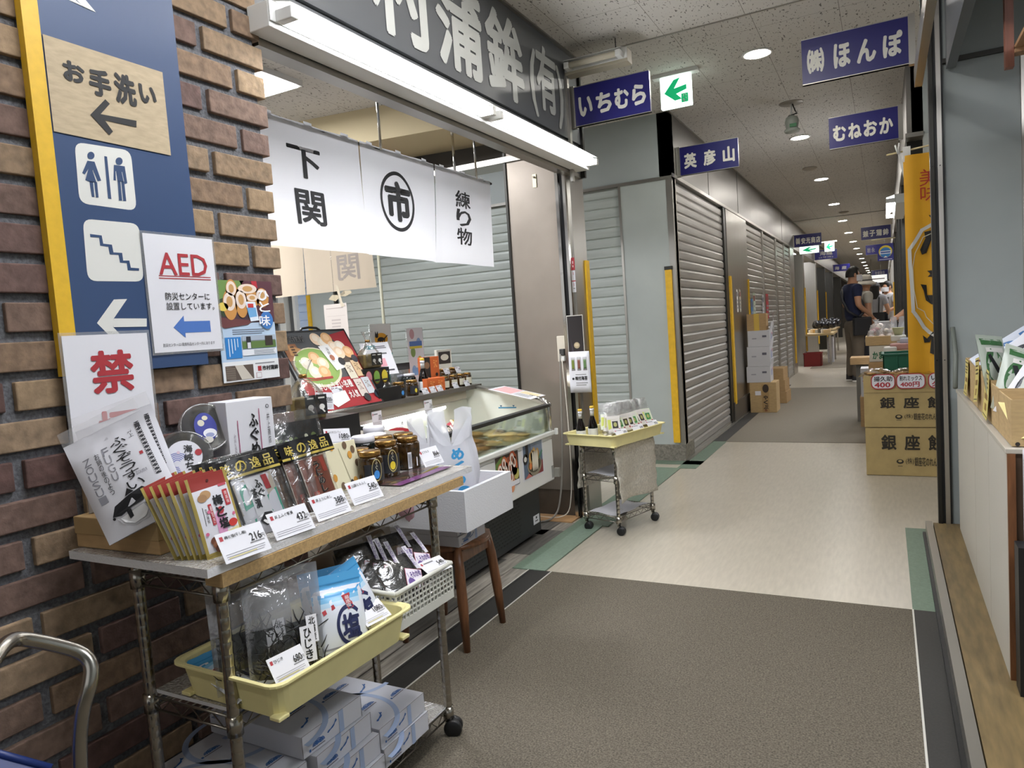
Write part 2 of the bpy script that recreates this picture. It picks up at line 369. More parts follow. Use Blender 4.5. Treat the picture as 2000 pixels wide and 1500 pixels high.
# shop fascia board over the opening
b = MB(); b.box((-1.67, 1.64, 2.30), (XF, 4.235, 2.81), GREYP); b.box((-1.685, 1.64, 2.12), (XF-.012, 4.235, 2.293), GREYP); b.box((-1.69, 1.64, 2.285), (XF-.02, 4.235, 2.305), BLACK)
b.box((-1.70, 1.64, 2.10), (XF-.01, 4.235, 2.122), ALU); b.box((-1.70, 4.22, 2.10), (-1.615, 4.245, 2.81), STEELD); b.box((-1.63, 4.02, 2.05), (-1.615, 4.05, 2.70), ALU)
o_f = struct('wall_fascia', b)
fb = MB(); F = Face(fb, (XF, 1.64, 2.81), (0, 1, 0), (0, 0, 1), 2.595, .51, eps=.002)
LET = M('fascia_letters', 'c9ccca', .45)
for ch, (x0, y0, x1, y1) in zip('市村蒲鉾', ((.03, .12, .19, .92), (.215, .12, .375, .92), (.385, .12, .535, .92), (.55, .12, .70, .92))): F.text(ch, x0, y0, x1, y1, LET, 1, .03)
F.text('(有)', .73, .14, .90, .94, LET, 1, .028)
tag(fb.build('fascia_lettering'), 'pale cut-out letters fixed along the dark grey shop fascia', 'lettering')
# the shop behind the opening
b = MB(); b.box((-9, 1.2, 2.6), (-1.70, 4.19, 2.62), CEIL_M); struct('ceiling_shop', b)
b = MB(); b.prism([(-9, 2.72, 2.6), (-9, 2.72, 2.40), (-2.0, 3.7, 2.40), (-2.0, 3.7, 2.6)], (0, .5, 0), M('cream_beam', 'b9aa88', .7)); struct('wall_beam', b)
b = MB(); b.box((-9, 4.15, 2.27), (-1.70, 4.235, 2.87), M('dark_taupe', '4b463f', .7)); b.box((-9, 4.05, 2.24), (-1.72, 4.25, 2.275), ALU); b.box((-9, 4.12, 2.42), (-1.72, 4.15, 2.435), M('taupe_line', '6e685e', .6)); struct('wall_header', b)
# steel pillar at the shop corner, with the black shutter rail
b = MB(); b.box((-2.08, 4.07, .17), (-1.70, 4.30, 2.30), M('steel_taupe', '998f84', .34, .55, var=.10, scale=3)); b.box((-2.07, 4.075, 0), (-1.71, 4.29, .17), M('dark_plinth', '4f453b', .5, var=.2, scale=12))
b.box((-2.095, 4.06, 0), (-2.08, 4.30, 2.30), STEELD)
b.box((-1.742, 4.035, 0), (-1.722, 4.09, 2.15), CHROME); b.box((-1.722, 4.05, 0), (-1.694, 4.09, 2.15), BLACKG); b.box((-1.694, 4.035, 0), (-1.676, 4.09, 2.15), CHROME); b.box((-1.694, 4.09, 0), (-1.665, 4.30, 2.3), ALU)
struct('wall_pillar', b)
b = MB(); b.box((-1.664, 4.245, .5), (-1.652, 4.30, 1.60), YEL); tag(b.build('corner_guard'), 'yellow corner guard strip on the steel pillar beside the shop', 'corner guard', kind='structure')
# ---------------------------------------------------------------- far block on the left of the aisle
def shutter(b, p, q, z0, z1, mat, pitch=.055, n=(1, 0, 0), dep=.012):
    p = Vector(p); q = Vector(q); n = Vector(n); k = int((z1-z0)/pitch); pr = [(0, 0), (.12, .9), (.35, 1), (.75, 1), (.93, .5), (1, 0)]
    vs_ = []; fs = []
    for i in range(k):
        for t, d in pr:
            z = z0+(i+t)*(z1-z0)/k
            for e in (p, q): vs_.append((e.x+n.x*d*dep, e.y+n.y*d*dep, z))
    m = len(vs_)//2
    for j in range(m-1): fs.append((2*j, 2*j+1, 2*j+3, 2*j+2))
    b.add(vs_, fs, mat)
FASC = M('far_fascia_metal', '7d7a76', .4, .5, var=.06, scale=2)
b = MB(); b.box((-9, YC, 2.36), (XL, YC+.1, 2.9), PALE2); b.box((XL-.1, YC, 2.38), (XL, 60, 2.9), FASC); b.box((-9, YC-.01, 2.335), (XL, YC+.1, 2.36), ALU); b.box((XL-.1, YC, 2.35), (XL+.006, 40, 2.38), ALU)
for y in (7.3, 8.9, 13, 17): b.box((XL-.01, y, 2.38), (XL+.003, y+.006, 2.87), STEELD)
struct('wall_fascia_far', b)
b = MB(); b.box((-1.95, YC, .14), (-1.56, YC+.3, 2.36), PALE); b.box((-5.52, YC, 0), (-5.13, YC+.1, 2.36), PALE); b.box((-1.56, YC-.004, .14), (XL, YC+.1, 2.36), ALU); b.box((-1.97, YC-.006, .0), (-1.95, YC+.1, 2.36), ALU)
b.box((-1.99, YC-.01, 0), (XL+.004, YC+.3, .14), STONE); b.box((-5.15, YC-.02, 0), (-5.12, YC+.1, 2.36), STEELD); struct('wall_far_face', b)
b = MB(); shutter(b, (-5.13, YC+.03, 0), (-1.96, YC+.03, 0), 0.0, 2.34, SHUT_P, .083, (0, -1, 0)); b.add([(-5.13, YC+.06, 0), (-1.96, YC+.06, 0), (-1.96, YC+.06, 2.36), (-5.13, YC+.06, 2.36)], [(0, 1, 2, 3)], SHUT_P)
tag(b.build('roller_shutter'), 'pale grey-green roller shutter across the cross passage, behind the shop', 'roller shutter')
b = MB(); b.box((-1.60, YC-.022, .16), (-1.545, YC-.003, 1.60), YEL); b.box((-1.605, YC-.02, 1.6), (-1.54, YC, 1.63), STEELD); tag(b.build('corner_guard'), 'yellow corner guard on the pale pillar under the purple-blue hall sign', 'corner guard', kind='structure')
b = MB(); b.box((-5.53, YC-.025, .16), (-5.49, YC-.003, 1.72), YEL); tag(b.build('corner_guard'), 'yellow corner guard far back behind the shop', 'corner guard', kind='structure')
SHL = [(6.02, 7.98, 'steel roller shutter nearest on the left of the aisle'), (9.43, 10.75, 'steel roller shutter behind the stacked white cartons'), (10.83, 12.12, 'steel roller shutter just past the stacked cartons'), (12.25, 13.2, 'narrow steel shutter further down the left side'), (13.26, 14.1, 'last closed steel shutter down the left side')]
for y0, y1, lb in SHL:
    b = MB(); shutter(b, (XL-.035, y1, 0), (XL-.035, y0, 0), .03, 2.33, SHUT_S, .0767, (1, 0, 0), .016)
    b.box((XL-.06, y0, 0), (XL-.05, y1, 2.36), SHUT_S); b.box((XL-.045, y0, 0), (XL-.01, y1, .035), ALU)
    tag(b.build('roller_shutter'), lb, 'roller shutter')
b = MB()
for y0, y1 in ((5.93, 6.02), (7.98, 8.08), (8.12, 9.42), (10.75, 10.83), (12.12, 12.25), (13.2, 13.26), (14.1, 14.7)): b.box((XL-.12, y0, 0), (XL, y1, 2.36), STEELD if y0 == 7.98 else STEEL)
b.box((XL-.05, 5.9, 0), (XL+.03, 9, .012), ALU); b.box((XL, 8.1, 0), (XL+.012, 9.4, .22), M('steel_kick', '6a655f', .45, .6))
struct('wall_left_far', b)
for y, lb in ((8.14, 'yellow corner guard on the steel panel past the nearest shutter'), (9.36, 'thin yellow guard strip behind the white cartons'), (14.35, 'yellow corner guard after the last closed shutter')):
    b = MB(); b.box((XL, y, .2), (XL+.016, y+(.09 if y != 9.36 else .03), 1.62), YEL); tag(b.build('corner_guard'), lb, 'corner guard', kind='structure')
# open shops further down on the left: posts and lit backs
b = MB()
for y in (16.3, 19.5, 22.5, 26, 31): b.box((XL-.3, y, 0), (XL, y+.3, 2.36), STEELD if y > 20 else STEEL)
for y in (16.5, 19.7, 22.7): b.box((XL, y, .3), (XL+.02, y+.1, 1.65), YEL)
b.box((-4, 14.7, 0), (-3.9, 40, 2.9), M('warm_back_wall', 'd8c6a4', .8)); struct('wall_left_open', b)
b = MB(); b.box((-4, 44, 0), (4, 44.1, 2.9), M('far_end_wall', '5a544c', .8)); b.box((-1.7, 14.7, 2.86), (.3, 14.76, 2.89), ALU); struct('wall_end', b)
# ---------------------------------------------------------------- right side
b = MB(); b.box((.19, -3, .002), (1.4, 4.14, .07), SILLW); struct('floor_threshold', b)
b = MB(); b.box((.155, -3, .0), (.185, 4.14, .078), ALU); b.box((.142, -3, .0), (.155, 4.14, .02), BLACK); tag(b.build('trim_threshold'), kind='structure')
b = MB(); b.box((.214, 4.13, 0), (.232, 4.19, 2.81), STEELD); b.box((.232, 4.15, 0), (.246, 4.19, 2.81), BLACK); b.box((.246, 4.13, 0), (.266, 4.19, 2.81), STEEL); b.box((.266, 4.14, 0), (.275, 4.19, 2.81), BLACK)
for z in (.9, 1.85): b.lathe([(0, 0), (.003, 0)], BLACK, (.223, 4.129, z), 8, axis=(0, -1, 0)); b.lathe([(0, 0), (.003, 0)], BLACK, (.256, 4.129, z), 8, axis=(0, -1, 0))
struct('wall_post_right', b)
b = MB(); b.box((.275, 4.16, 0), (.585, 4.2, 2.33), PALE2); b.box((.275, 4.15, 2.35), (1.4, 4.2, 2.81), PALE2); b.box((.275, 4.14, 2.33), (1.4, 4.2, 2.352), STEELD); b.box((.585, 4.14, 0), (.605, 4.2, 2.33), STEEL); b.box((.605, 4.16, 0), (1.4, 4.2, 2.33), M('right_back_panel', '7f8585', .5)); struct('wall_right', b)
b = MB(); b.box((.29, -3, 2.30), (.33, 4.14, 2.81), GREYP); b.box((1.4, -3, 0), (1.45, 4.2, 2.81), PALE2); struct('wall_right_fascia', b)
b = MB(); b.box((.2, YC, 2.36), (6, YC+.1, 2.9), PALE2); b.box((.17, YC, 2.38), (.27, 60, 2.9), FASC); b.box((.16, YC-.01, 2.35), (.27, 60, 2.38), ALU); b.box((.27, YC, 0), (6, YC+.1, 2.36), PALE); struct('wall_right_far', b)
b = MB()
for y in (6.05, 8.2, 9.7, 11.2, 13.4, 15.8, 19, 22, 26, 31): b.box((.17, y, 0), (.27, y+.16, 2.36), STEELD if y < 16 else STEEL)
b.box((1.6, 5.9, 0), (1.7, 44, 2.9), M('right_stall_back', '8a7a64', .8)); struct('wall_right_posts', b)
for y, lb in ((15.7, 'yellow corner guard on a right-hand post by the far tables'), (19.1, 'yellow guard on the right-hand post beyond')):
    b = MB(); b.box((.15, y, .3), (.17, y+.1, 1.6), YEL); tag(b.build('corner_guard'), lb, 'corner guard', kind='structure')
# the hall goes on behind the viewer
b = MB(); b.box((-1.7, -3.1, 0), (1.45, -3, .9), PALE2); struct('wall_back', b)
# ---------------------------------------------------------------- lamps
def strip_lamp(name, label, loc, L_, rz, lit=True, tubes=2, group=None):
    t = thing(name, label, 'fluorescent lamp', loc, rz, group)
    b = MB(); b.box((-.035, 0, -.045), (.05, L_, .03), WHITE if lit else M('aged_white', 'a8a08c', .5)); b.box((.05, 0, -.03), (.056, L_, .03), WHITE); b.build('housing', t, bevel=.004)
    b = MB(); b.add([(.052, .02, .032), (.115, .02, .014), (.115, L_-.02, .014), (.052, L_-.02, .032)], [(0, 1, 2, 3)], WHITE); b.build('reflector', t, solid=.002)
    k = L_/tubes
    for i in range(tubes):
        b = MB(); b.tube([(.10, i*k+.045, -.012), (.10, (i+1)*k-.045, -.012)], .0165, TUBE if lit else M('unlit_tube', 'cfc8b4', .4), 14); b.build('tube', t)
        for y in (i*k+.02, (i+1)*k-.05):
            b = MB(); b.box((.056, y, -.03), (.118, y+.03, .005), WHITE); b.build('lamp_holder', t, bevel=.003)
    return t
strip_lamp('fluorescent_lamp', 'long lit fluorescent tube lamp under the dark grey shop fascia', (-1.60, 1.60, 2.165), 2.53, 0)
def ceil_lamp(name, label, x, y, z, sx, sy, e=14):
    t = thing(name, label, 'ceiling lamp', (x, y, z)); b = MB(); b.box((-sx/2-.02, -sy/2-.02, -.03), (sx/2+.02, sy/2+.02, 0), WHITE); b.build('frame', t)
    b = MB(); b.box((-sx/2, -sy/2, -.036), (sx/2, sy/2, -.028), M('lit_panel_%d' % e, 'f8faff', .5, emit=e)); b.build('diffuser', t)
    return t
ceil_lamp('ceiling_lamp', 'lit square ceiling lamp inside the shop beside the brick corner', -3.02, 2.62, 2.6, .55, .75, 34)
ceil_lamp('ceiling_lamp', 'lit ceiling lamp inside the shop hidden behind the fascia', -4.6, 3.4, 2.4, .6, .6, 30)
ceil_lamp('ceiling_lamp', 'unseen lamp panel added over the near entrance mat as fill light', -.55, 1.35, 2.81, .6, 1.2)  # added out of view to brighten the white curtain, goods and cards
ceil_lamp('ceiling_lamp', 'lit ceiling lamp in the cross passage behind the shop', -3.6, 5.0, 2.87, 1.0, .3)
dl = None
for k in range(15):
    y = 5.03+2.65*k
    if dl is None:
        dl = thing('downlight', '', 'downlight', (-.69, y, 2.87), 0, 'downlights along the aisle ceiling')
        b = MB(); b.lathe([(.075, 0), (.095, 0), (.098, -.004), (.09, -.007), (.078, -.006), (.075, 0)], WHITE, n=28); b.build('trim_ring', dl)
        b = MB(); b.lathe([(1e-6, -.003), (.076, -.003)], DOWN, n=28); b.build('lens', dl)
        o = dl
    else: o = dup(dl, (-.69, y, 2.87))
    o['label'] = ('first', 'second', 'third', 'fourth', 'fifth', 'sixth', 'seventh', 'eighth', 'ninth', 'tenth', 'eleventh', 'twelfth', 'thirteenth', 'fourteenth', 'fifteenth')[k]+' round lit downlight along the aisle ceiling, counted from the shop end'
for k, y in enumerate((2.38, -.5)): dup(dl, (-.69, y, 2.81), label=('lit downlight in the near ceiling above the rack of packets', 'lit downlight in the near ceiling behind the viewer')[k])
t = strip_lamp('fluorescent_lamp', 'lit strip lamp on the right-hand side of the aisle above the orange banner', (.15, 6.8, 2.06), 1.3, 0, True, 1); t.scale.x = -1
b = MB(); b.box((.150, 1.2, 2.20), (.182, 4.0, 2.235), ALU); b.box((.150, 1.2, 2.235), (.154, 4.0, 2.29), ALU); b.box((.150, 3.97, 2.20), (.182, 4.0, 2.23), M('bracket_wood', 'b09058', .5)); o = b.build('ceiling_rail'); tag(o, 'metal hanging rail at top right along the near right shop', 'rail')
for y in (1.5, 3.6): b = MB(); b.tube([(.166, y, 2.23), (.166, y, 2.81)], .004, STEELD, 6); b.build('rail_hanger', o)
t = strip_lamp('fluorescent_lamp', 'short unlit strip lamp hung over the nearest left sign', (-1.62, 4.06, 2.70), .38, -PI/2, False, 1)
b = MB(); b.tube([(0, .30, .03), (.005, .30, .1), (-.003, .30, .19)], .003, BLACK, 6); b.build('hanging_chain', t); b = MB(); b.tube([(-.02, .01, .03), (-.03, .0, .05), (.02, -.01, .045), (.03, .0, .0)], .006, BLACK, 6); b.build('lamp_cable', t)
ceil_lamp('ceiling_lamp', 'unseen lamp panel added inside the near right shop as fill light', .95, 1.4, 2.6, .5, 1.0)  # extra lamp outside the view, added to lift the dark right-hand panel
# ---------------------------------------------------------------- things fixed to the brick wall
UY, UZ, UX = (0, 1, 0), (0, 0, 1), (1, 0, 0)
NAVYP = M('wayfinding_blue', '354a6e', .42); OFFW = M('pictogram_white', 'd9d9d4', .45); INK = H('15161a'); RED = H('a8323a'); PAPERW = M('white_paper', 'dcdce2', .6)
t = thing('wayfinding_panel', 'tall blue wayfinding panel with a yellow left edge on the brick wall', 'sign', (XF, .939, 1.165))
b = MB(); b.box((0, .036, 0), (.022, .382, 1.20), NAVYP); F = Face(b, (.022, 0, 1.20), UY, UZ, .382, 1.20)
O0 = Vector((XF, .939, 1.165)); F.O += O0
FT = Face(MB(), F.O, UY, UZ, .382, 1.20)
def rr(F, q, mat, lay=1, r=.16):
    """rounded tile through four picture points, clockwise from top left"""
    A = [Vector((F.px(*p)[0]*F.w, F.px(*p)[1]*F.h)) for p in q]; out = []
    for i in range(4):
        c = A[i]; p = A[i-1]; n = A[(i+1) % 4]
        for k in range(6):
            s_ = k/5; a = c+(p-c)*r; e = c+(n-c)*r; m_ = a.lerp(c, s_).lerp(c.lerp(e, s_), s_); out.append((m_.x/F.w, m_.y/F.h))
    return F.poly(out, mat, lay)
def shift(F): F.O -= O0
b2 = b
class _W:                                   # prints given in world space into the panel's own mesh
    pass
def world_face(mb, base, O, u, up, w, h, **k):
    F = Face(mb, Vector(O), u, up, w, h, **k); mb.T = Matrix.Translation(-Vector(base)); return F
F = world_face(b, O0, (XF+.022, .939, 2.365), UY, UZ, .382, 1.20)
rr(F, [(145, 277), (255, 294), (267, 412), (155, 397)], OFFW); rr(F, [(161, 427), (271, 437), (281, 550), (171, 549)], OFFW)
BL = NAVYP
def oval(cx, cy, rx, ry, lay=2, mat=BL): F.ppoly([(cx+rx*math.cos(i*PI/9), cy+ry*math.sin(i*PI/9)) for i in range(18)], mat, lay)
oval(177, 304, 7, 7.5); F.ppoly([(170, 314), (184, 316), (197, 353), (190, 354), (181, 332), (180, 333), (188, 357), (176, 356), (166, 352), (172, 330), (165, 341), (160, 338)], BL, 2)
F.ppoly([(174, 354), (181, 355), (184, 385), (179, 385)], BL, 2); F.ppoly([(183, 355), (189, 356), (192, 386), (187, 386)], BL, 2)
oval(232, 315, 7, 7.5); F.ppoly([(222, 322), (243, 325), (248, 358), (243, 360), (238, 336), (237, 336), (241, 356), (229, 354), (226, 334), (225, 335), (226, 353), (221, 352)], BL, 2)
F.ppoly([(229, 353), (234.5, 354), (238, 392), (232, 392)], BL, 2); F.ppoly([(236, 354), (242, 355), (246, 393), (240, 393)], BL, 2); F.ppoly([(203, 305), (208.5, 306), (217, 389), (210.5, 388)], BL, 2)
st = [(175, 457), (198, 460), (201, 476), (218, 478), (221, 493), (238, 494), (240, 509), (252, 509), (255, 523), (271, 524), (271, 529), (249, 528), (247, 514), (234, 513), (231, 498), (214, 497), (211, 482), (195, 480), (193, 464), (176, 463)]
for i in range(4):
    a = [st[2*i], st[2*i+1], st[19-2*i-1] if i < 4 else st[-1], st[19-2*i]]; F.ppoly(a, BL, 2)
    F.ppoly([st[2*i+1], st[2*i+2], st[18-2*i-1], st[18-2*i]], BL, 2)
F.ppoly([st[8], st[9], st[10], st[11]], BL, 2)
F.ppoly([(134, 0), (147, 0), (168, 17), (187, 24), (166, 16)], OFFW); F.ppoly([(125, -25), (150, -20), (187, 24), (165, 16)], OFFW)
F.ppoly([(189, 631), (222, 585), (248, 584), (222, 622), (286, 622), (286, 638), (221, 639), (243, 662), (218, 660)][:3]+[(222, 622), (222, 631)], OFFW); F.ppoly([(222, 622), (286, 622), (286, 638), (221, 639)], OFFW, 2); F.ppoly([(189, 631), (222, 631), (221, 639), (243, 662), (218, 660)], OFFW)
b.T = Matrix(); b.build('panel', t); b = MB(); b.box((0, 0, 0), (.022, .036, 1.20), M('sign_yellow', 'dcb12e', .45, var=.06, scale=60)); b.build('edge_strip', t)
def sheet(name, label, cat, base, w, h, x=XF+.0, thick=.0012, mat=PAPERW, film=0, tilt=0, group=None):
    """a paper sheet standing off the wall: returns the thing's mesh builder and its print face"""
    b = MB(); F = Face(b, (x, base[0], base[1]), UY, UZ, w, h); F.rect(0, 0, 1, 1, mat, 0)
    F.mb.grid(lambda i, j: F.P(1-i, 1-j, -1.5), 1, 1, mat, False)
    if film: b.box((x-.0008, base[0]-film, base[1]-h-film), (x-.0004, base[0]+w+film, base[1]+film), CLR2)
    return b, F
b, F = sheet('p', '', '', (.977, 1.91), .292, .207, XF+.0245, mat=M('kraft_paper', 'b5a488', .75, var=.10, scale=30, stretch=(1, 1, 4), bump=.15))
for ch, (x0, y0, x1, y1) in zip('お手洗い', ((.12, .20, .29, .42), (.32, .20, .50, .50), (.53, .17, .72, .52), (.75, .22, .91, .44))): F.text(ch, x0, y0, x1, y1, INK, 2, .045)
F.ppoly([(176, 224), (205, 194), (214, 203), (196, 223), (266, 236), (266, 249), (195, 233)], INK, 2); F.ppoly([(176, 224), (196, 224), (220, 257), (213, 264)], INK, 2.3)
tag(b.build('paper_notice'), 'kraft paper notice with black restroom lettering pasted on the blue panel', 'notice')
b, F = sheet('p', '', '', (1.163, 1.498), .205, .295, XF+.026, film=.006)
F.text('AED', .17, .15, .88, .34, RED, 2, .01); F.rect(.16, .345, .92, .353, RED); F.rect(.16, .366, .92, .374, RED)
F.text('防災センターに', .22, .49, .87, .555, INK, 2, .006); F.text('設置しています。', .22, .575, .93, .64, INK, 2, .006)
BLU = H('4a72b8'); F.poly([(.29, .79), (.45, .69), (.45, .74), (.84, .74), (.84, .84), (.45, .84), (.45, .885)], BLU); F.text('防災センターは1階食料品センター内にあります', .12, .925, .88, .955, INK, 2, .004)
tag(b.build('laminated_notice'), 'laminated white notice with red underlined letters and a blue arrow', 'notice')
b, F = sheet('p', '', '', (.939, 1.254), .206, .285, XF+.028, film=.007)
F.text('禁', .27, .13, .78, .48, RED, 2, .03); F.text('煙', .27, .62, .78, .97, RED, 2, .03)
tag(b.build('laminated_notice'), 'laminated white no-smoking notice with two large red characters', 'notice')
# small poster of fish sticks
b, F = sheet('p', '', '', (1.378, 1.392), .206, .285, XF+.006, mat=M('poster_pale_blue', 'b9cfe6', .5))
F.rect(0, 0, 1, .42, H('4c3a44')); F.poly([(0, 0), (.5, 0), (.28, .18), (0, .25)], H('6f8f4e'), 2); F.poly([(.42, 0), (1, 0), (1, .38), (.72, .42)], H('5a3540'), 2); F.poly([(0, .2), (.35, .12), (.4, .2), (.1, .36), (0, .3)], H('3c4a36'), 2.5); F.poly([(0, .36), (.6, .40), (.5, .44), (.1, .47), (0, .44)], H('6b3f40'), 3)
for (x, y, w_, h_, an) in ((.27, .11, .10, .12, 0), (.22, .24, .12, .15, 0), (.42, .22, .11, .15, 0), (.55, .11, .20, .08, 0), (.62, .20, .12, .06, 0), (.80, .17, .12, .10, 0)):
    F.disc(x, y, w_*.205, H('c9904f'), 3.5, h_*.285); F.disc(x-.005, y-.03, w_*.17, H('ead9cc'), 4, h_*.17)
    F.disc(x-.005, y-.03, w_*.09, H('c69a62'), 4.5, h_*.10)
F.disc(.10, .26, .018, H('e2c95e'), 4, .012); F.poly([(.62, 0), (.72, 0), (.74, .12), (.66, .11)], H('b8323e'), 3.5)
F.poly([(.48, .21), (.66, .21), (.70, .40), (.55, .41)], H('dfe9f4'), 5); F.poly([(.50, .27), (.66, .27), (.67, .36), (.53, .37)], H('6fa8d8'), 5.5); F.rect(.52, .23, .62, .27, H('c03a3a'), 6)
F.vtext('ひと', .72, .09, .92, .32, H('f4f6fa'), 6, .012); F.disc(.84, .40, .024, H('3f78be'), 6, .026); F.text('味', .70, .35, .90, .46, H('f4f6fa'), 7, .02)
F.lines(.22, .48, .80, .54, 3, H('6c7686')); F.rect(.08, .56, .35, .77, H('2f7fc6'), 2)
for i in range(4): F.rect(.13+.05*i, .575, .145+.05*i, .75-.03*i, H('cfe2f4'), 3)
F.rect(.37, .55, .98, .68, H('7f8a86'), 2); F.rect(.37, .55, .98, .60, H('a8b4c4'), 3); F.rect(.37, .61, .98, .68, H('5f7a44'), 3); F.rect(.44, .56, .52, .68, H('2a2c34'), 4); F.rect(.45, .62, .51, .68, H('d8dae2'), 5); F.rect(.78, .56, .92, .66, H('3a3230'), 4); F.rect(.36, .69, .98, .75, H('e8ecf2'), 3); F.lines(.56, .695, .95, .745, 4, H('9aa0aa'), 4)
F.rect(0, .80, 1, 1, H('e6e8ea'), 2); F.rect(.04, .84, .52, .985, H('5c5048'), 3); F.poly([(.20, .84), (.34, .84), (.50, .985), (.30, .985)], H('c9c2b6'), 4)
for i in range(7): F.stroke([(.05, .85+.018*i), (.2, .87+.017*i)], .0015, H('9a8f82'), 4)
F.rect(.60, .865, .665, .915, RED, 3); F.text('市村蒲鉾', .68, .865, .98, .915, INK, 3, .03); F.lines(.56, .825, .95, .85, 1, H('8a8a90'), 3); F.rect(.56, .93, .66, .985, H('b89aa0'), 3); F.rect(.57, .935, .65, .98, H('e6e8ea'), 4)
tag(b.build('food_poster'), 'pale blue poster with grilled fish rolls taped at the end of the brick wall', 'poster')
# ---------------------------------------------------------------- hanging shop signs
def blade(label, x0, y, txt, flip=False, col=NAVY, lc='cfcdc4', w=.455, h=.232, z=2.605, x1=None, cells=None, sub=None):
    t = thing('hanging_sign', label, 'sign', (x0, y, z-h), 0, 'blue shop signs along the aisle')
    s_ = -1 if flip else 1
    xa = 0 if not flip else -w
    b = MB(); b.box((xa, -.012, 0), (xa+w, .012, h), col); F = Face(b, (xa, -.012, h), UX, UZ, w, h); L_ = M('sign_letters_'+lc, lc, .45)
    n = len(txt)
    if sub: F.text(txt, .22, .12, .80, .58, L_, 1, .035); F.text(sub, .18, .68, .82, .88, L_, 1, .02)
    else:
        for i, ch in enumerate(txt):
            q = cells[i] if cells else (.06+.90*i/n, .06+.90*(i+.86)/n)
            if ch != ' ': F.text(ch, q[0], .25 if ch in 'ぽほ山英彦㈱' else .28, q[1], .78, L_, 1, .045)
    b.build('panel', t); b = MB()
    for zz in (0, h-.004): b.box((xa, -.014, zz), (xa+w, .014, zz+.004), ALU)
    xe = -.03 if not flip else .0
    b.box((xe, -.02, -.005), (xe+.03, .02, h+.005), ALU); b.build('bracket', t); return t
blade('blue hanging sign nearest on the left, beside the shop fascia', -1.60, 4.10, 'いちむら', cells=((.05, .24), (.29, .50), (.54, .73), (.77, .95)))
blade('blue hanging sign at top right with a bracketed character first', .137, 4.2, '㈱ほんぽ', True, cells=((.05, .22), (.31, .47), (.53, .71), (.77, .95)), w=.49)
blade('blue hanging sign second on the right side above the banner', .119, 6.0, 'むねおか', True)
blade('blue hanging sign with three characters on the corner past the cross passage', -1.475, 6.08, '英彦山', cells=((.07, .29), (.41, .62), (.74, .94)), w=.468)
blade('blue hanging sign third on the left, far down by the green exit light', -1.49, 14.7, '㈱安光商店', cells=((.06, .22), (.26, .42), (.44, .60), (.62, .78), (.80, .96)), w=.475)
blade('blue hanging sign behind the far strip lamp on the right', .13, 14.7, '兼子蒲鉾', True, w=.48)
blade('blue hanging sign with a second small line in brackets, far on the left', -1.49, 19.2, '海龍', sub='(2号店)', w=.5, lc='8f8d8c')
blade('small far blue hanging sign partly behind the walking man', -1.49, 26.4, '海産', w=.5, lc='8f8d8c', cells=((.08, .36), (.5, .8)))
blade('dark blue hanging sign beside the round blue and yellow shop plate', .13, 19.2, '岩永 商店', True, lc='6f6d74', w=.5)
blade('farthest blue hanging sign with two rows on the right', .15, 33, '生鮮商店', True, sub='第一市場', w=.6, h=.4, z=2.58, lc='8f8d9c')
t = thing('hanging_plate', 'square blue plate with a yellow and blue disc hung at the right side', 'sign', (.12, 12.6, 1.86))
b = MB(); b.box((-.20, -.006, 0), (.02, .006, .26), H('2c2f86')); F = Face(b, (-.20, -.006, .26), UX, UZ, .22, .26); F.disc(.5, .46, .093, H('e6d23c'), 1); F.disc(.5, .52, .078, H('3a86c8'), 2); F.rect(.14, .42, .86, .60, H('e8eef4'), 3); F.rect(.2, .47, .8, .55, H('3a5fae'), 4); F.rect(.1, .9, .9, .94, H('cfd2e4'), 3); F.poly([(.36, .82), (.5, .72), (.64, .82)], H('f0efe0'), 3); b.build('plate', t)
b = MB(); b.tube([(-.28, 0, .33), (.05, 0, .335)], .008, M('bamboo', 'c9bf9a', .5)); b.build('rod', t); b = MB(); b.tube([(-.1, 0, .26), (-.1, 0, .33)], .002, WHITE, 5); b.build('string', t)
def exit_sign(label, x, y, z, w, h, mark=True):
    t = thing('exit_sign', label, 'exit sign', (x, y, z), 0, 'lit green exit signs')
    b = MB(); b.box((0, -.02, -h), (w, .02, 0), M('exit_lit', 'eafff6', .5, emit=1.5)); F = Face(b, (0, -.02, 0), UX, UZ, w, h); G = M('exit_green', '10b070', .5, emit=.5)
    F.poly([(.13, .52), (.45, .14), (.66, .10), (.45, .42), (.45, .52)], G, 1); F.poly([(.42, .42), (.86, .35), (.86, .50), (.42, .62)], G, 1.5); F.poly([(.13, .52), (.45, .52), (.70, .78), (.47, .80)], G, 1)
    if mark: F.rect(.68, .62, .90, .90, G, 1); F.rect(.74, .65, .85, .87, H('e8fff4'), 2); F.stroke([(.80, .68), (.79, .76), (.83, .85)], .012, G, 3); F.stroke([(.75, .75), (.84, .73)], .008, G, 3)
    b.build('lit_panel', t, bevel=.004); b = MB(); b.box((-.05, -.035, .0), (w+.05, .035, .025), WHITE); b.build('ceiling_bracket', t); return t
exit_sign('lit green-arrow exit sign nearest, under the aisle ceiling', -1.33, 5.03, 2.845, .21, .21)
exit_sign('small lit green-arrow exit sign far down the aisle beside the dark sign', -1.05, 16, 2.51, .18, .18, False)
exit_sign('wide lit exit sign under the far blue sign on the left', -1.42, 14.9, 2.385, .34, .13, False)
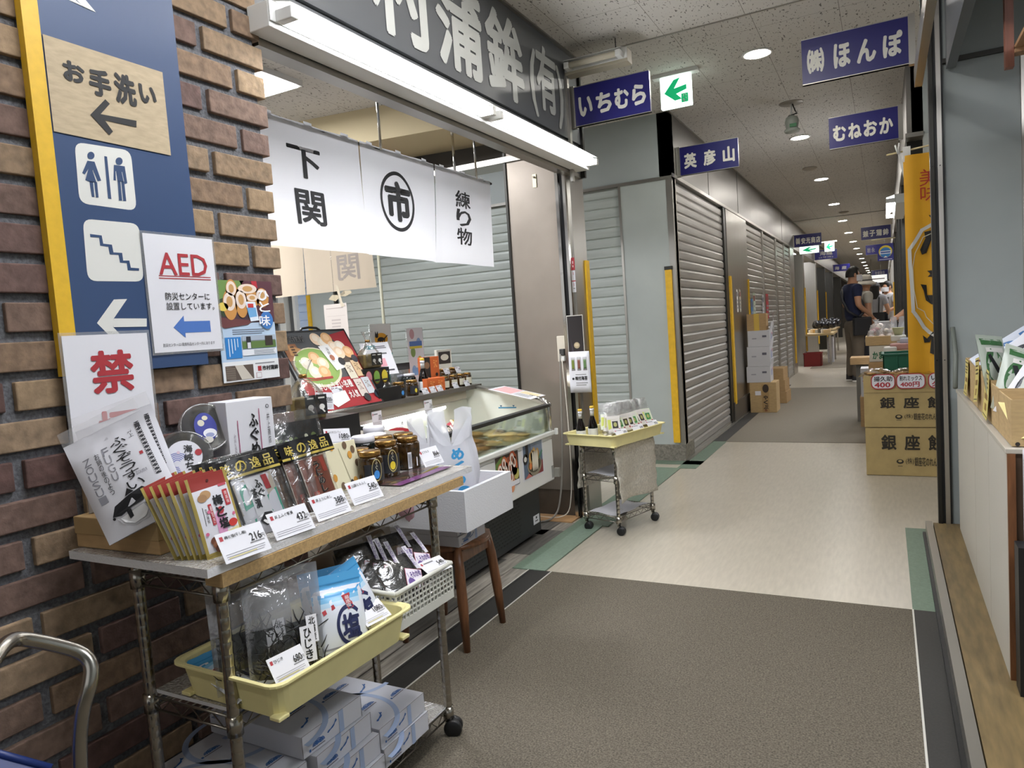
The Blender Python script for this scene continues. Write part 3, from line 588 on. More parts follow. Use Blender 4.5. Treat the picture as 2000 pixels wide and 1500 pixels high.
t = thing('hanging_sign', 'white lit board hung far down the aisle over the crowd', 'sign', (-.62, 30, 1.99)); b = MB(); b.box((0, -.02, 0), (.72, .02, .28), M('white_board_lit', 'eef0ee', .5, emit=.5)); F = Face(b, (0, -.02, .28), UX, UZ, .72, .28); F.lines(.1, .35, .9, .65, 1, H('7a6a6a')); b.build('panel', t); b = MB(); b.tube([(.2, 0, .28), (.2, 0, .88)], .006, ALU); b.build('hanger', t); b = MB(); b.tube([(.52, 0, .28), (.52, 0, .88)], .006, ALU); b.build('hanger', t)
# ---------------------------------------------------------------- ceiling fittings
t = thing('ceiling_device', 'small grey device on a bracket hung from the aisle ceiling', 'camera', (-.63, 6.38, 2.87))
b = MB(); b.lathe([(.095, 0), (.09, -.006), (1e-6, -.008)], M('steel_disc', '9a958c', .4, .5)); b.build('ceiling_plate', t)
b = MB(); b.tube([(0, 0, -.005), (-.004, 0, -.11)], .008, WHITE); b.build('arm', t)
b = MB(); b.tube([(.01, 0, -.01), (.03, -.01, -.07), (.045, -.01, -.09), (-.02, -.02, -.105), (-.03, -.02, -.12)], .005, BLACK, 6); b.build('cable', t)
b = MB(); b.lathe([(.02, -.10), (.045, -.115), (.055, -.15), (.045, -.20), (.062, -.215), (.055, -.232), (1e-6, -.235)], M('grey_housing', '9da49b', .4), n=16); b.box((-.012, -.056, -.2), (.04, -.04, -.175), H('3c7a50')); b.build('housing', t)
for i, (x, y, lb) in enumerate(((-.75, 9.4, 'flat round ceiling detector nearest on the aisle ceiling'), (-.6, 14.2, 'round ceiling detector farther down the aisle'))):
    t = thing('smoke_detector', lb, 'smoke detector', (x, y, 2.87)); b = MB(); b.lathe([(.08, 0), (.085, -.01), (.05, -.03), (1e-6, -.034)], M('detector_body', 'a9a294', .5), n=20); b.build('body', t)
# ---------------------------------------------------------------- the curtains
def noren(name, label, O, u, wd, h, panels, mat, texts, open_from=.3):
    t = thing(name, label, 'shop curtain', O); u = Vector(u); n = u.cross(Vector((0, 0, 1))); k = len(panels)
    a0 = 0
    for i, wp in enumerate(panels):
        b = MB(); g = .004
        def wv(a, c, i=i): return .006*math.sin(7*a+2.1*i+1)*(.25+c)+.006*math.sin(17*a+i)*(1-c)*.6+(.02*(c**2)*math.sin(2*a+i*2.2))-.012*math.exp(-((a-1)/.05)**2)*c-.012*math.exp(-(a/.05)**2)*c
        F = Face(b, u*(a0+g*.5), u, (0, 0, 1), wp-g, h, warp=wv, eps=.0012)
        F.rect(0, 0, 1, 1, mat, 0, 28, 22)
        for fn in texts.get(i, []): fn(F)
        b.build('curtain_panel', t); a0 += wp
        b = MB(); F = Face(b, u*(a0-wp+g*.5), u, (0, 0, 1), wp-g, h, warp=wv)
        for q in range(3): b = MB(); F.mb = b; F.rect(.08+.36*q, -.018, .16+.36*q, .05, mat, 1.4); b.build('hanging_loop', t)
    return t
T1 = [lambda F: F.text('下', .27, .19, .58, .44, INK, 1, .022, shear=.0), lambda F: F.text('関', .30, .53, .58, .81, INK, 1, .022)]
def ring(F):
    F.disc(.43, .47, .128, INK, 1.2, .138, 44, .112); F.text('市', .27, .28, .60, .66, INK, 1.2, .05)
T3 = [lambda F: F.vtext('練り物', .30, .20, .58, .80, INK, 1, .018)]
t = noren('shop_curtain', 'white split shop curtain with black brushed characters over the shop front', (-2.0, 1.93, 2.06), UY, 1.77, .49, (.60, .59, .58), FAB, {0: T1, 1: [ring], 2: T3})
b = MB(); b.tube([(-.012, -.05, -.008), (-.012, 1.80, -.008)], .008, STEELD); b.build('curtain_rod', t)
BEI = CLOTH('beige_cloth', 'c4b6a2', .3); GC = H('8a8078')
t = noren('shop_curtain', 'beige split shop curtain farther back seen under the white one', (-4.35, 4.02, 2.06), UX, 1.2, .50, (.58, .62), BEI, {1: [lambda F: F.text('関', .82, .50, .50, .86, GC, 1, .02)]})
b = MB(); b.tube([(-.05, .012, -.008), (1.25, .012, -.008)], .008, STEELD); b.build('curtain_rod', t)
t = thing('pole', 'thin pale pole at the end of the beige curtain', 'pole', (-3.12, 4.06, 0)); b = MB(); b.tube([(0, 0, 0), (0, 0, 2.25)], .011, M('pale_pole', 'a9a690', .5)); b.build('tube', t)
for i, (x, y, y2, lb) in enumerate(((744, 168, 292, 'thin steel hanger rod nearest the brick wall above the white curtain'), (930, 252, 340, 'short steel hanger rod near the right end of the white curtain'), (888, 232, 330, 'pale hanger rod farther back over the middle of the white curtain'))):
    p = PX(x, y2, 'x', -2.0 if i != 2 else -2.25); t = thing('hanger_rod', lb, 'hanger rod', (p.x, p.y, 2.05)); b = MB(); b.tube([(0, 0, 0), (0, 0, .36)], .006 if i != 2 else .008, CHROME); b.tube([(0, 0, .33), (0, 0, .55)], .01, M('rod_sleeve', 'c0baa8', .4)); b.build('rod', t)
p0 = PX(698, 215, 'y', 3.95); b = MB(); b.box((p0.x, 3.94, 1.9), (p0.x+.25, 3.97, 2.598), M('red_cloth', '7c1420', .8, var=.08, scale=8)); tag(b.build('hanging_banner'), 'dark red banner hanging behind the white curtain', 'banner')
b = MB(); b.box((p0.x-.40, 4.03, 1.9), (p0.x, 4.045, 2.598), M('ribbed_panel', 'a5a08c', .7, var=.25, scale=8, stretch=(12, 1, .3))); tag(b.build('pale_ribbed_panel'), 'pale ribbed panel beside the dark red banner above the curtain', 'panel')  # a ribbed panel beside the banner, not one of the cloth curtains
b = MB(); b.box((-6.2, YC+.1, 0), (-6.1, 9, 2.6), M('bright_white', 'dfe4ea', .5)); b.box((-5.95, YC-.02, 0), (-5.86, YC+.05, 2.5), WHITE); b.box((-5.74, YC-.02, 0), (-5.70, YC+.05, 2.5), WHITE); shutter(b, (-5.70, YC+.04, 0), (-5.53, YC+.04, 0), 0, 2.4, M('bluish_shutter', 'b9cbe6', .45), .083, (0, -1, 0)); struct('wall_far_left', b)
b = MB(); F = Face(b, PX(632, 596, 'y', 3.95), UX, UZ, .21, .30); F.rect(0, 0, 1, 1, M('faded_paper', 'c9c0b8', .7), 0); F.lines(.1, .08, .9, .12, 1, H('a59a94')); F.rect(.12, .28, .9, .285, H('a59a94')); F.lines(.3, .34, .7, .8, 6, H('b0a6a0')); q0 = F.P(.5, 0); b.tube([q0, (q0.x, q0.y, 2.6)], .0015, CLR, 5); tag(b.build('hanging_notice', solid=.001), 'faded paper notice hanging behind the red food poster board', 'notice')
t = thing('paper_cutout', 'beige leaf-shaped paper cut-out above the faded notice', 'decoration', PX(662, 578, 'y', 3.95)); b = MB(); F = Face(b, (-.12, 0, .08), UX, UZ, .24, .16); LF = M('leaf_paper', 'b5a88e', .8)
F.poly([(.1, .6), (.25, .42), (.45, .45), (.5, .6), (.35, .72)], LF); F.poly([(.5, .5), (.7, .3), (.95, .32), (1, .42), (.75, .55)], LF, 2); F.poly([(.4, .0), (.5, .05), (.62, .8), (.7, .95), (.55, 1), (.5, .6)], H('c4b8a2'), 3); F.poly([(.55, .42), (.72, .32), (.74, .42), (.6, .5)], H('8a7f6a'), 4); b.build('leaf', t, solid=.001)
# ---------------------------------------------------------------- builders of the goods (each stands at its base, front towards -y)
SM = lambda v: max(0.0, math.sin(PI*min(1, max(0, v))))
def bulge(th, flat=.14, e=.55):
    return lambda a, b: th*.5*(SM(a)**e)*(0 if b < flat else SM((b-flat)/(1-flat)*.93+.04)**e)
def pouch(t, w, h, th, mat, back=None, flat=.14, name='pouch', skip=None, crumple=0):
    b = MB(); bf = bulge(th, flat); wf = (lambda a, c: bf(a, c)+crumple*math.sin(23*a+9*c+w*90)*SM(a)*math.sin(17*c+5*a)) if crumple else bf
    F = Face(b, (-w/2, 0, h), UX, UZ, w, h, wf, .0007)
    b.grid(lambda i, j: F.P(i, 1-j), 14, 18, (lambda a, c: mat(a, 1-c)) if not isinstance(mat, D.materials.bl_rna.__class__) and callable(mat) else mat)
    b.grid(lambda i, j: F.O+F.u*((1-i)*w)-F.up*((1-j)*h)-F.n*(bf(1-i, 1-j)*.9+.001), 14, 18, back or (mat if not callable(mat) else mat(.5, .5)))
    return b, F
LEAN = lambda rz, tl=.28, rl=0: (-tl, rl, rz)
RZ = PI/2            # facing the aisle
def price_card(loc, rot, price, label, w=.088, h=.056, name='', mark=True, group='price cards'):
    t = thing('price_card', label, 'price card', loc, rot=rot, group=group); b = MB()
    F = Face(b, (-w/2, 0, h), UX, UZ, w, h); F.rect(0, 0, 1, 1, PAPERW, 0); b.grid(lambda i, j: F.P(1-i, 1-j, -1.2), 1, 1, PAPERW, False)
    F.rect(.06, .12, .13, .27, RED)
    if name: F.text(name, .16, .13, min(.62, .16+.085*len(name)), .26, INK, 2, .006)
    else: F.rect(.17, .15, .58, .23, H('77777c'))
    F.text(price, .97-.105*len(price), .28, .90, .55, INK, 2, .008); F.text('円', .905, .40, .97, .55, INK, 2, .0); F.rect(.62, .58, .94, .62, H('8a8a8e')); F.lines(.06, .70, .95, .92, 3, H('9c9ca2'), 1, .3)
    if mark: F.rect(.1, .84, .7, .90, H('c9c079'), .6)
    b.build('card', t)
    b = MB(); b.add([(-w*.3, .002, .003), (w*.3, .002, .003), (w*.3, .03, 0), (-w*.3, .03, 0)], [(0, 1, 2, 3)], CLR); b.build('holder', t, label='clear holder'); return t
def jar(t, r, h, cont, lid, lidh=.014, lab=None, labtext=None, disc=None, neck=.8):
    b = MB(); b.lathe([(r*.9, 0), (r, .004), (r, h*.78), (r*neck, h*.88), (r*neck, h-lidh)], cont, n=22); b.build('jar_body', t)
    b = MB(); b.lathe([(r*neck*1.08, h-lidh), (r*neck*1.1, h-.002), (r*neck*1.0, h), (1e-6, h)], lid, n=22); b.build('lid', t)
    if lab:
        b = MB(); n = 8
        for i in range(n):
            pass
        rr_ = r+.0008; b.grid(lambda a, c: (rr_*math.sin((a-.5)*1.9), -rr_*math.cos((a-.5)*1.9), h*(.14+.5*c)), 10, 2, lab)
        if disc:
            ds, r2 = disc, r+.002; b.add([(r2*math.sin(.5*math.cos(k)*.45), -r2*math.cos(.5*math.cos(k)*.45), h*.34+r*.34*math.sin(k)) for k in [i*PI/7 for i in range(14)]], [tuple(range(14))], ds)
        if labtext:
            for q, c_ in enumerate(labtext): b.add([(rr_*1.02*math.sin(x), -rr_*1.02*math.cos(x), z) for x, z in ((.1, h*.55-q*h*.12), (.35, h*.55-q*h*.12), (.35, h*.64-q*h*.12), (.1, h*.64-q*h*.12))], [(0, 1, 2, 3)], c_)
        b.build('label', t)
    return t
JARB = M('dark_pickle_glass', '33230f', .12, var=.6, scale=70); JARK = M('seaweed_jar', '0c1210', .10); BRASS = M('brass_lid', '94713c', .25, .85, var=.15, scale=40); WLID = M('white_lid', 'd4d4dc', .35)
# ---------------------------------------------------------------- freezer case with its shelf
ICE = M('freezer_liner', 'dfe3d8', .25); FRZ = M('freezer_white', 'dcdcda', .28); GRL = M('charcoal_grille', '2c2e30', .5)
t = thing('freezer_case', 'open white freezer display case with a sloping end beside the steel pillar', 'freezer', (-2.1, 2.5, .0))
def loc(o): return Vector(o)-Vector((-2.1, 2.5, 0))
def FB(): b = MB(); b.T = Matrix.Translation((2.1, -2.5, 0)); return b
b = FB(); b.box((-2.45, 2.52, .03), (-1.80, 3.66, .325), GRL); b.box((-2.43, 2.56, 0), (-1.84, 3.62, .03), BLACK); b.build('base', t, bevel=.006)
b = FB()
for i in range(22):
    for j in range(13):
        y = 2.66+i*.034; z = .07+j*.018; b.box((-1.7995, y+(j % 2)*.017, z), (-1.7985, y+(j % 2)*.017+.026, z+.008), BLACK)
b.build('vent_grille', t)
b = FB(); b.box((-1.7985, 3.56, .085), (-1.797, 3.635, .135), PAPERW); b.box((-1.797, 3.58, .10), (-1.7965, 3.615, .105), INK); b.box((-1.797, 3.59, .115), (-1.7965, 3.605, .127), INK); b.build('rating_label', t)
b = FB(); b.box((-2.55, 2.5, .315), (-1.73, 3.735, .555), FRZ); b.box((-1.757, 2.5, .555), (-1.73, 3.735, .585), FRZ); b.box((-2.55, 2.5, .555), (-2.27, 3.735, .84), FRZ); b.build('body', t, bevel=.005)
b = FB(); b.box((-2.27, 2.52, .5551), (-1.757, 3.70, .559), ICE); b.box((-2.2705, 2.52, .559), (-2.266, 3.70, .80), ICE); b.build('liner', t)
b = FB(); b.box((-1.742, 2.5, .578), (-1.715, 3.75, .602), WHITE); b.box((-1.72, 3.75, .575), (-1.70, 3.765, .612), WHITE); b.build('front_rail', t, bevel=.004)
b = FB(); b.box((-1.733, 2.51, .602), (-1.729, 3.71, .748), GLASS); b.build('front_glass', t); b = FB(); b.box((-1.755, 2.5, .742), (-1.72, 3.735, .762), BLACK); b.build('top_rail', t, bevel=.003)
b = FB(); b.tube([(-1.735, 3.72, .585), (-1.735, 3.72, .76), (-1.77, 3.72, .785), (-1.85, 3.72, .80)], .016, CHROME, 10); b.build('corner_post', t)
b = FB(); b.prism([(-1.757, 3.70, .56), (-1.757, 3.70, .755), (-1.80, 3.70, .778), (-2.24, 3.70, .878), (-2.55, 3.70, .88), (-2.55, 3.70, .56)], (0, .03, 0), ICE); b.prism([(-1.75, 3.685, .755), (-1.80, 3.685, .779), (-2.24, 3.685, .879), (-2.24, 3.685, .89), (-1.79, 3.685, .79), (-1.745, 3.685, .765)], (0, .05, 0), ALU); b.build('end_panel', t)
b = FB(); b.prism([(-1.757, 2.5, .56), (-1.757, 2.5, .755), (-1.80, 2.5, .77), (-2.3, 2.5, .84), (-2.3, 2.5, .56)], (0, .02, 0), GRL); b.build('end_panel', t)
b = FB(); F = Face(b, (-2.05, 3.699, .76), UX, UZ, .12, .03); b.T = Matrix.Translation((2.1, -2.5, 0)); F.rect(0, .45, 1, .7, H('3f88ae')); F.poly([(.08, .1), (.22, .1), (.15, .45)], H('2c5f7c')); F.poly([(.78, .1), (.92, .1), (.85, .45)], H('2c5f7c')); b.build('load_line_sticker', t)
b = FB(); b.box((-2.55, 1.98, .862), (-2.19, 3.76, .885), M('dark_shelf_edge', '55504a', .5)); b.box((-2.215, 1.98, .815), (-2.205, 3.60, .862), M('greige_valance', '8f8878', .5)); b.build('goods_shelf', t)
b = FB()
for y in (2.02, 3.70): b.box((-2.54, y, .80 if y < 2.5 else .84), (-2.50, y+.04, .862), ALU)
b.build('shelf_support', t)
b = FB(); b.box((-2.30, 2.55, .795), (-2.22, 3.44, .815), WHITE); b.build('lamp_housing', t); b = FB(); b.tube([(-2.25, 2.58, .785), (-2.25, 3.42, .785)], .013, M('case_tube', 'fffdf6', .5, emit=9)); b.build('lamp_tube', t, label='lit tube under the shelf')
b = FB(); b.box((-1.7299, 3.70, .33), (-1.728, 3.725, .40), M('sticker_grey', '9a9a96', .5)); b.box((-1.73, 3.735, .33), (-1.70, 3.76, .38), M('grey_catch', '8a8880', .5)); b.build('latch', t)
# flat prints on the freezer front
def fpost(label, y0, y1, z0, z1, fn):
    b = MB(); F = Face(b, (-1.7285, y0, z1), UY, UZ, y1-y0, z1-z0); F.rect(0, 0, 1, 1, PAPERW, 0); b.grid(lambda i, j: F.P(1-i, 1-j, -1), 1, 1, PAPERW, False); fn(F); tag(b.build('food_photo'), label, 'poster')
def fp1(F):
    F.rect(.03, .03, .97, .97, H('3a2a22')); F.poly([(.03, .2), (.3, .03), (.4, .1), (.2, .6), (.03, .7)], H('5c7a3a'), 1.5); F.rect(.4, .12, .9, .7, H('8a4a30'), 1.5)
    for (x, y, a, c, k) in ((.38, .35, .035, .055, 'c8683c'), (.22, .48, .035, .05, 'c8683c'), (.45, .6, .03, .07, 'd07a48'), (.62, .55, .03, .08, 'c8603a'), (.72, .30, .04, .06, 'c0562e'), (.65, .78, .032, .065, 'd8946a'), (.85, .65, .03, .03, 'b8b060'), (.3, .84, .028, .022, '9a4a34'), (.80, .42, .03, .05, 'd06a3c')):
        F.disc(x, y, a, H(k), 2.5, c)
        if k[0] in 'cd': F.disc(x-.02, y-.09, a*.6, H('e8d8cc'), 3, c*.5); F.disc(x-.02, y-.09, a*.3, H('9a5a40'), 3.5, c*.25)
    F.rect(.35, .82, .95, .95, PAPERW, 4)
def fp2(F):
    F.rect(.06, .05, .95, .95, H('59697e')); F.poly([(.4, .05), (.95, .05), (.95, .4), (.5, .5)], H('7f8ca0'), 1.4); F.rect(.17, .05, .30, .40, H('1f1c20'), 2); F.disc(.14, .42, .028, H('17171a'), 2, .03); F.disc(.14, .42, .017, H('d4d2cc'), 3, .014); F.poly([(.06, .95), (.45, .75), (.95, .6), (.95, .95)], H('7d3336'), 2); F.poly([(.1, .95), (.3, .8), (.42, .95)], H('b86a62'), 3)
    F.disc(.55, .68, .088, H('8f8672'), 3, .055); F.disc(.55, .64, .078, H('4a4636'), 3.5, .045)
    for i in range(5): F.disc(.38+.08*i, .45-.05*(i % 3), .022, H('b89458'), 4, .035)
    for i in range(4): F.disc(.47+.07*i, .55, .009, H('e4dccb'), 5, .055)
    F.disc(.35, .66, .018, H('cf7a3c'), 5, .018); F.poly([(.72, .5), (.93, .3), (.95, .38), (.78, .56)], H('4c7a6a'), 4)
fpost('food photo of fish rolls on the freezer front beside the foam box', 3.035, 3.30, .385, .575, fp1)
fpost('food photo of a bowl of rolls on the freezer front nearest the pillar', 3.335, 3.60, .385, .585, fp2)
t = thing('cabinet', 'plain greige counter cabinet left of the freezer behind the rack', 'cabinet', (-2.2, 2.1, 0)); b = MB(); b.box((-.36, -.34, .02), (.36, .38, .80), M('greige_board', '8f897e', .5)); b.build('body', t, bevel=.006); b = MB(); b.box((-.33, -.31, 0), (.33, .35, .02), BLACK); b.build('plinth', t)
# packed food in the freezer
FISH = [M('fishcake_%d' % i, c, .35, var=.25, scale=40) for i, c in enumerate(('c59a5c', 'a8743a', 'd8b478', '8a5a32'))]
for i, (px, py, z, k, lb) in enumerate(((915, 858, .585, 1, 'pack of browned fish cakes at the left of the freezer front'), (960, 848, .60, 0, 'pack of pale fish cakes in the middle of the freezer front'), (990, 855, .585, 0, 'pack of golden fish cakes on top in the freezer'), (1022, 843, .595, 2, 'pack of tan fish cakes nearest the freezer end'), (900, 872, .565, 3, 'dark brown fish cake pack low in the freezer by the glass'), (945, 866, .57, 1, 'brown fish cake pack low in the freezer middle'))):
    p = PX(px, py, 'z', .60); p.x = min(p.x, -1.86); p.y = min(p.y, 3.58); p.z = z-.025+.004*(i % 2); t = thing('fishcake_pack', lb, 'food pack', p, .3*i, 'fish cake packs in the freezer'); r_ = random.Random(i)
    b = MB()
    for q in range(5): b.ball((r_.uniform(-.07, .07), r_.uniform(-.04, .04), .014+.004*q), (.042, .03, .012), FISH[(k+q) % 4 if q == 2 else k], 12, 6)
    b.build('fish_cake', t); t.scale = (1.35, 1.35, 1.2); b = MB(); b.grid(lambda a, c: ((a-.5)*.24, (c-.5)*.16, .042*SM(a)**.5*SM(c)**.5+.003*math.sin(30*a+9*c)), 10, 8, CLR); b.build('film', t)
PCK = [('ecd9b8', 'b8543c'), ('d9e4ee', '6f9ccc'), ('f0e6d0', 'c8a23c'), ('e4d6d8', 'b84a5a'), ('d8dcc8', '8a8a5a'), ('e6e0d6', '5a5048')]
for i, (px, py) in enumerate(((800, 835), (830, 832), (853, 822), (815, 822), (838, 845), (868, 838), (845, 812), (785, 842), (880, 815))):
    p = PX(px, py, 'z', .66); p.x = min(max(p.x, -2.2), -1.86); p.y = min(p.y, 3.52); p.z = .575+.012*(i % 4); c1, c2 = PCK[i % 6]
    t = thing('food_packet', 'colourful frozen food packet piled at the back left of the freezer', 'food packet', p, rot=(-.9+.12*(i % 3), .25*(i % 3)-.2, 1.1+.25*i % .9), group='frozen packets in the freezer')
    b, F = pouch(t, .11, .13, .04, H(c1), H(c1), .06); F.disc(.5, .5, .03, H(c2), 1.5); F.rect(.15, .15, .85, .3, H(c2), 1.5); F.text('下関', .3, .40, .7, .6, H('2a2020'), 3, .01); b.build('pouch', t)
p = Vector((-2.06, 3.2, .60))
for i, (py, pr) in enumerate(((3.02, 3), (3.17, 2), (3.33, 4))): price_card((-2.262, py-.32, .72), (-.05, 0, RZ), ('360', '420', '540')[i], ('white price card at the left of the freezer back wall', 'white price card in the middle of the freezer back wall', 'white price card right of the freezer back wall')[i], .07, .06, mark=False)
t = thing('pop_card', 'round red and yellow promotional card standing in the freezer behind the jars', 'card', (-2.0, 2.66, .56), rot=(-.2, 0, RZ-.5)); b = MB(); F = Face(b, (-.15, 0, .225), UX, UZ, .30, .22); F.poly([(.5+.5*math.cos(PI+PI*i/16), .75+.75*math.sin(PI+PI*i/16)) for i in range(17)]+[(1, 1), (0, 1)], H('a8202c'), 0); F.poly([(.06, .62), (.94, .62), (.98, 1), (.02, 1)], PAPERW, 1)
for i in range(5): F.poly([(.2+.12*i, .36), (.28+.12*i, .30), (.30+.12*i, .44), (.22+.12*i, .48)], H('e0a93c'), 1)
F.rect(.2, .16, .8, .24, H('d8c8b8'), 1); F.text('1人1', .14, .66, .86, .96, H('b02430'), 2, .04); b.build('card', t, solid=.0015)
# goods on the shelf over the freezer
t = thing('poster_board', 'red food poster board with a black frame leaning on the freezer shelf', 'poster', (-2.215, 2.36, .893), rot=(-.52, 0, RZ))
W_, H_ = .455, .415; b = MB(); b.box((-.012, 0, -.012), (W_+.012, .015, H_+.012), BLACKG); b.build('frame', t); b = MB(); F = Face(b, (0, -.001, H_), UX, UZ, W_, H_)
F.rect(0, 0, 1, 1, H('4a4c4e'), 0); F.rect(.0, .62, 1, 1, H('a51e28'), 1); F.poly([(.72, .05), (1, 0), (1, .62), (.75, .62), (.85, .3)], H('9c2029'), 1.2); F.poly([(0, .14), (.18, .14), (.2, .30), (.12, .45), (0, .47)], H('8a5a38'), 1.3)
F.poly([(.07, .15), (.22, .21), (.20, .34), (.05, .28)], H('b98a58'), 2); F.disc(.33, .46, .145, H('e4dcc2'), 2, .108); F.disc(.33, .45, .135, H('8fae5a'), 2.5, .098); F.disc(.76, .33, .09, H('4a3a2c'), 2, .05)
for i, (x, y) in enumerate(((.20, .40), (.34, .34), (.42, .42), (.25, .52), (.38, .53), (.50, .10), (.58, .16), (.66, .10), (.70, .22), (.80, .22), (.88, .30), (.74, .30))):
    F.disc(x, y, .036, H(('e8dcc8', 'e2b07a', 'ecd0b0')[i % 3]), 3+.2*i, .034); F.disc(x, y-.015, .02, H(('f2eadc', 'eec79a', 'f4e4d0')[i % 3]), 3.1+.2*i, .018)
F.rect(.03, .05, .09, .11, RED, 2); F.text('市村蒲鉾', .10, .04, .33, .12, H('f0eee8'), 2, .05); F.text('市村蒲鉾', .10, .04, .33, .12, INK, 3.2, .025)
for i in range(4): F.rect(.09, .17+.035*i, .14, .19+.035*i, H('4a3424'), 3)
F.poly([(.47, .20), (.63, .18), (.72, .50), (.56, .53)], H('eeeeec'), 7); F.vtext('海鮮焼売', .56, .22, .60, .42, H('5a5658'), 8, .0); F.disc(.59, .36, .016, H('b06a4a'), 8)
F.stroke([(.0, .56), (.2, .60), (.45, .60)], .006, H('b02a30'), 7); F.stroke([(.0, .60), (.2, .62), (.45, .615)], .004, H('b02a30'), 7)
F.text('海鮮しゅうまい各種', .10, .66, .68, .76, H('f4f0ec'), 7, .02); F.text('1P', .13, .81, .20, .89, H('f4f0ec'), 7, .02); F.text('8個入', .14, .90, .24, .96, H('f4f0ec'), 7, .02); F.text('大人気', .55, .80, .70, .90, H('f4f0ec'), 7, .03); F.poly([(.24, .82), (.52, .79), (.52, .92), (.30, .98), (.26, .93)], H('efefec'), 7)
for (x0, y0, x1, y1, c) in ((.70, .44, .82, .66, 'ddd3bf'), (.83, .42, .95, .64, 'd8b890'), (.72, .67, .84, .90, 'd6c8c0'), (.85, .66, .97, .88, 'c8ccd2')):
    F.rect(x0, y0, x1, y1, H(c), 7.5); F.text('うに', x0+.03, y0+.04, x1-.03, y1-.08, H('6a4a34'), 8.5, .01)
for x, y, c in ((.70, .42, '1f1e22'), (.92, .40, '2c2c34'), (.80, .92, '1f1e22'), (.98, .90, '2a3340')): F.disc(x, y, .022, H(c), 9)
b.build('print', t); b = MB(); b.tube([(.17, .012, H_+.01), (.19, .012, H_+.03), (.24, .012, H_+.035), (.29, .012, H_+.03), (.31, .012, H_+.01)], .006, BLACK); b.build('handle', t)
for i, (px, py, pr, lb) in enumerate(((560, 815, '1300', 'price card leaning left of the red poster board, over the gift packs'), (655, 795, '394', 'price card stuck on the red part of the poster board'), (647, 835, '702', 'price card hung under the left corner of the poster board'), (688, 830, '730', 'price card hung under the middle of the poster board'), (738, 815, '270', 'price card hung under the right corner of the poster board'), (838, 790, '216', 'price card hung low under the right end of the goods shelf'))):
    if i in (0,): p = Vector((-2.02, 2.20, .93)); rt = (-.3, .12, RZ-.4)
    elif i == 1: p = t.matrix_world @ Vector((0, 0, 0)); p = Vector((-2.245, 2.55, .95)); rt = (-.52, 0, RZ)
    else: p = PX(px, py+17, 'x', -2.19); rt = (-.02, 0, RZ)
    price_card(p, rt, pr, lb, .075, .072 if i != 1 else .05, mark=False)
def oval_box(label, loc_, rz):
    t = thing('gift_box', label, 'gift box', loc_, rz, 'black gift boxes with three oval lids'); b = MB(); b.box((-.085, 0, 0), (.085, .06, .10), M('black_card', '16161a', .5)); b.build('box', t)
    for i, c in enumerate(('c07a86', '6f9440', 'cdb83a')):
        b = MB(); F = Face(b, (-.085, -.001, .10), UX, UZ, .17, .10); x = .2+.3*i; F.disc(x, .45, .022, BRASS, 1, .036); F.disc(x, .43, .019, H(c), 2, .03); F.rect(x-.09, .56, x+.09, .66, H('2a2a2a'), 3); b.build('oval_lid', t)
    return t
oval_box('black box with three oval lids near the brick corner, left of the poster board', (-2.0, 2.17, .80), RZ-.35)
oval_box('black box with three oval lids right of the poster board', (-2.27, 2.86, .955), RZ-.2)
def gift_bag(label, loc_, rz, s=1.0, cards=2, group='tied clear gift bags of jars'):
    t = thing('gift_bag', label, 'gift bag', loc_, rz, group); b = MB(); b.box((-.055*s, -.03*s, 0), (.055*s, .03*s, .07*s), M('olive_jar_set', '6a5a34', .3, var=.3, scale=30)); b.build('jar_set', t, bevel=.006)
    for i in range(cards):
        b = MB(); F = Face(b, (-.01*s+.035*s*i, -.032*s, .075*s), UX, UZ, .034*s, .062*s); F.rect(0, 0, 1, 1, H('1c1c1e'), 0); F.rect(.2, .12, .8, .2, H('cfcfc8')); F.disc(.5, .62, .009*s, H('e8e8e4')); F.poly([(.55, .7), (.8, .88), (.7, .92), (.45, .75)], H('e8e8e4'), 1.5); b.build('tag_card', t, solid=.001)
    b = MB(); pr = [(.062, 0), (.066, .05), (.06, .08), (.03, .115), (.010, .135), (.022, .16), (.035, .185)]
    b.lathe([(r*s, z*s) for r, z in pr], CLR, n=14, sy=.62); b.build('clear_wrap', t); b = MB(); b.lathe([(.012*s, .13*s), (.014*s, .136*s), (.012*s, .142*s)], BRASS, n=10); b.build('gold_tie', t); return t
gift_bag('tied clear gift bag of jars by the small wall poster', (-2.03, 2.10, .905), RZ-.5, 1.25); b = MB(); b.box((-2.12, 2.0, .80), (-1.95, 2.32, .90), M('black_riser', '141416', .4)); tag(b.build('display_riser'), 'black display riser left of the poster board under the gift bags', 'riser')
gift_bag('small tied gift bag low at the right foot of the poster board', (-2.27, 2.93, .885), RZ-.2, .8)
b = MB(); b.box((-2.36, 2.80, .885), (-2.22, 2.985, .953), M('black_riser', '141416', .4)); tag(b.build('display_riser'), 'small black display riser right of the poster board under the oval-lid box', 'riser')
gift_bag('tied gift bag standing on the oval-lid box right of the poster board', (-2.31, 2.86, 1.056), RZ-.2, 1.0)
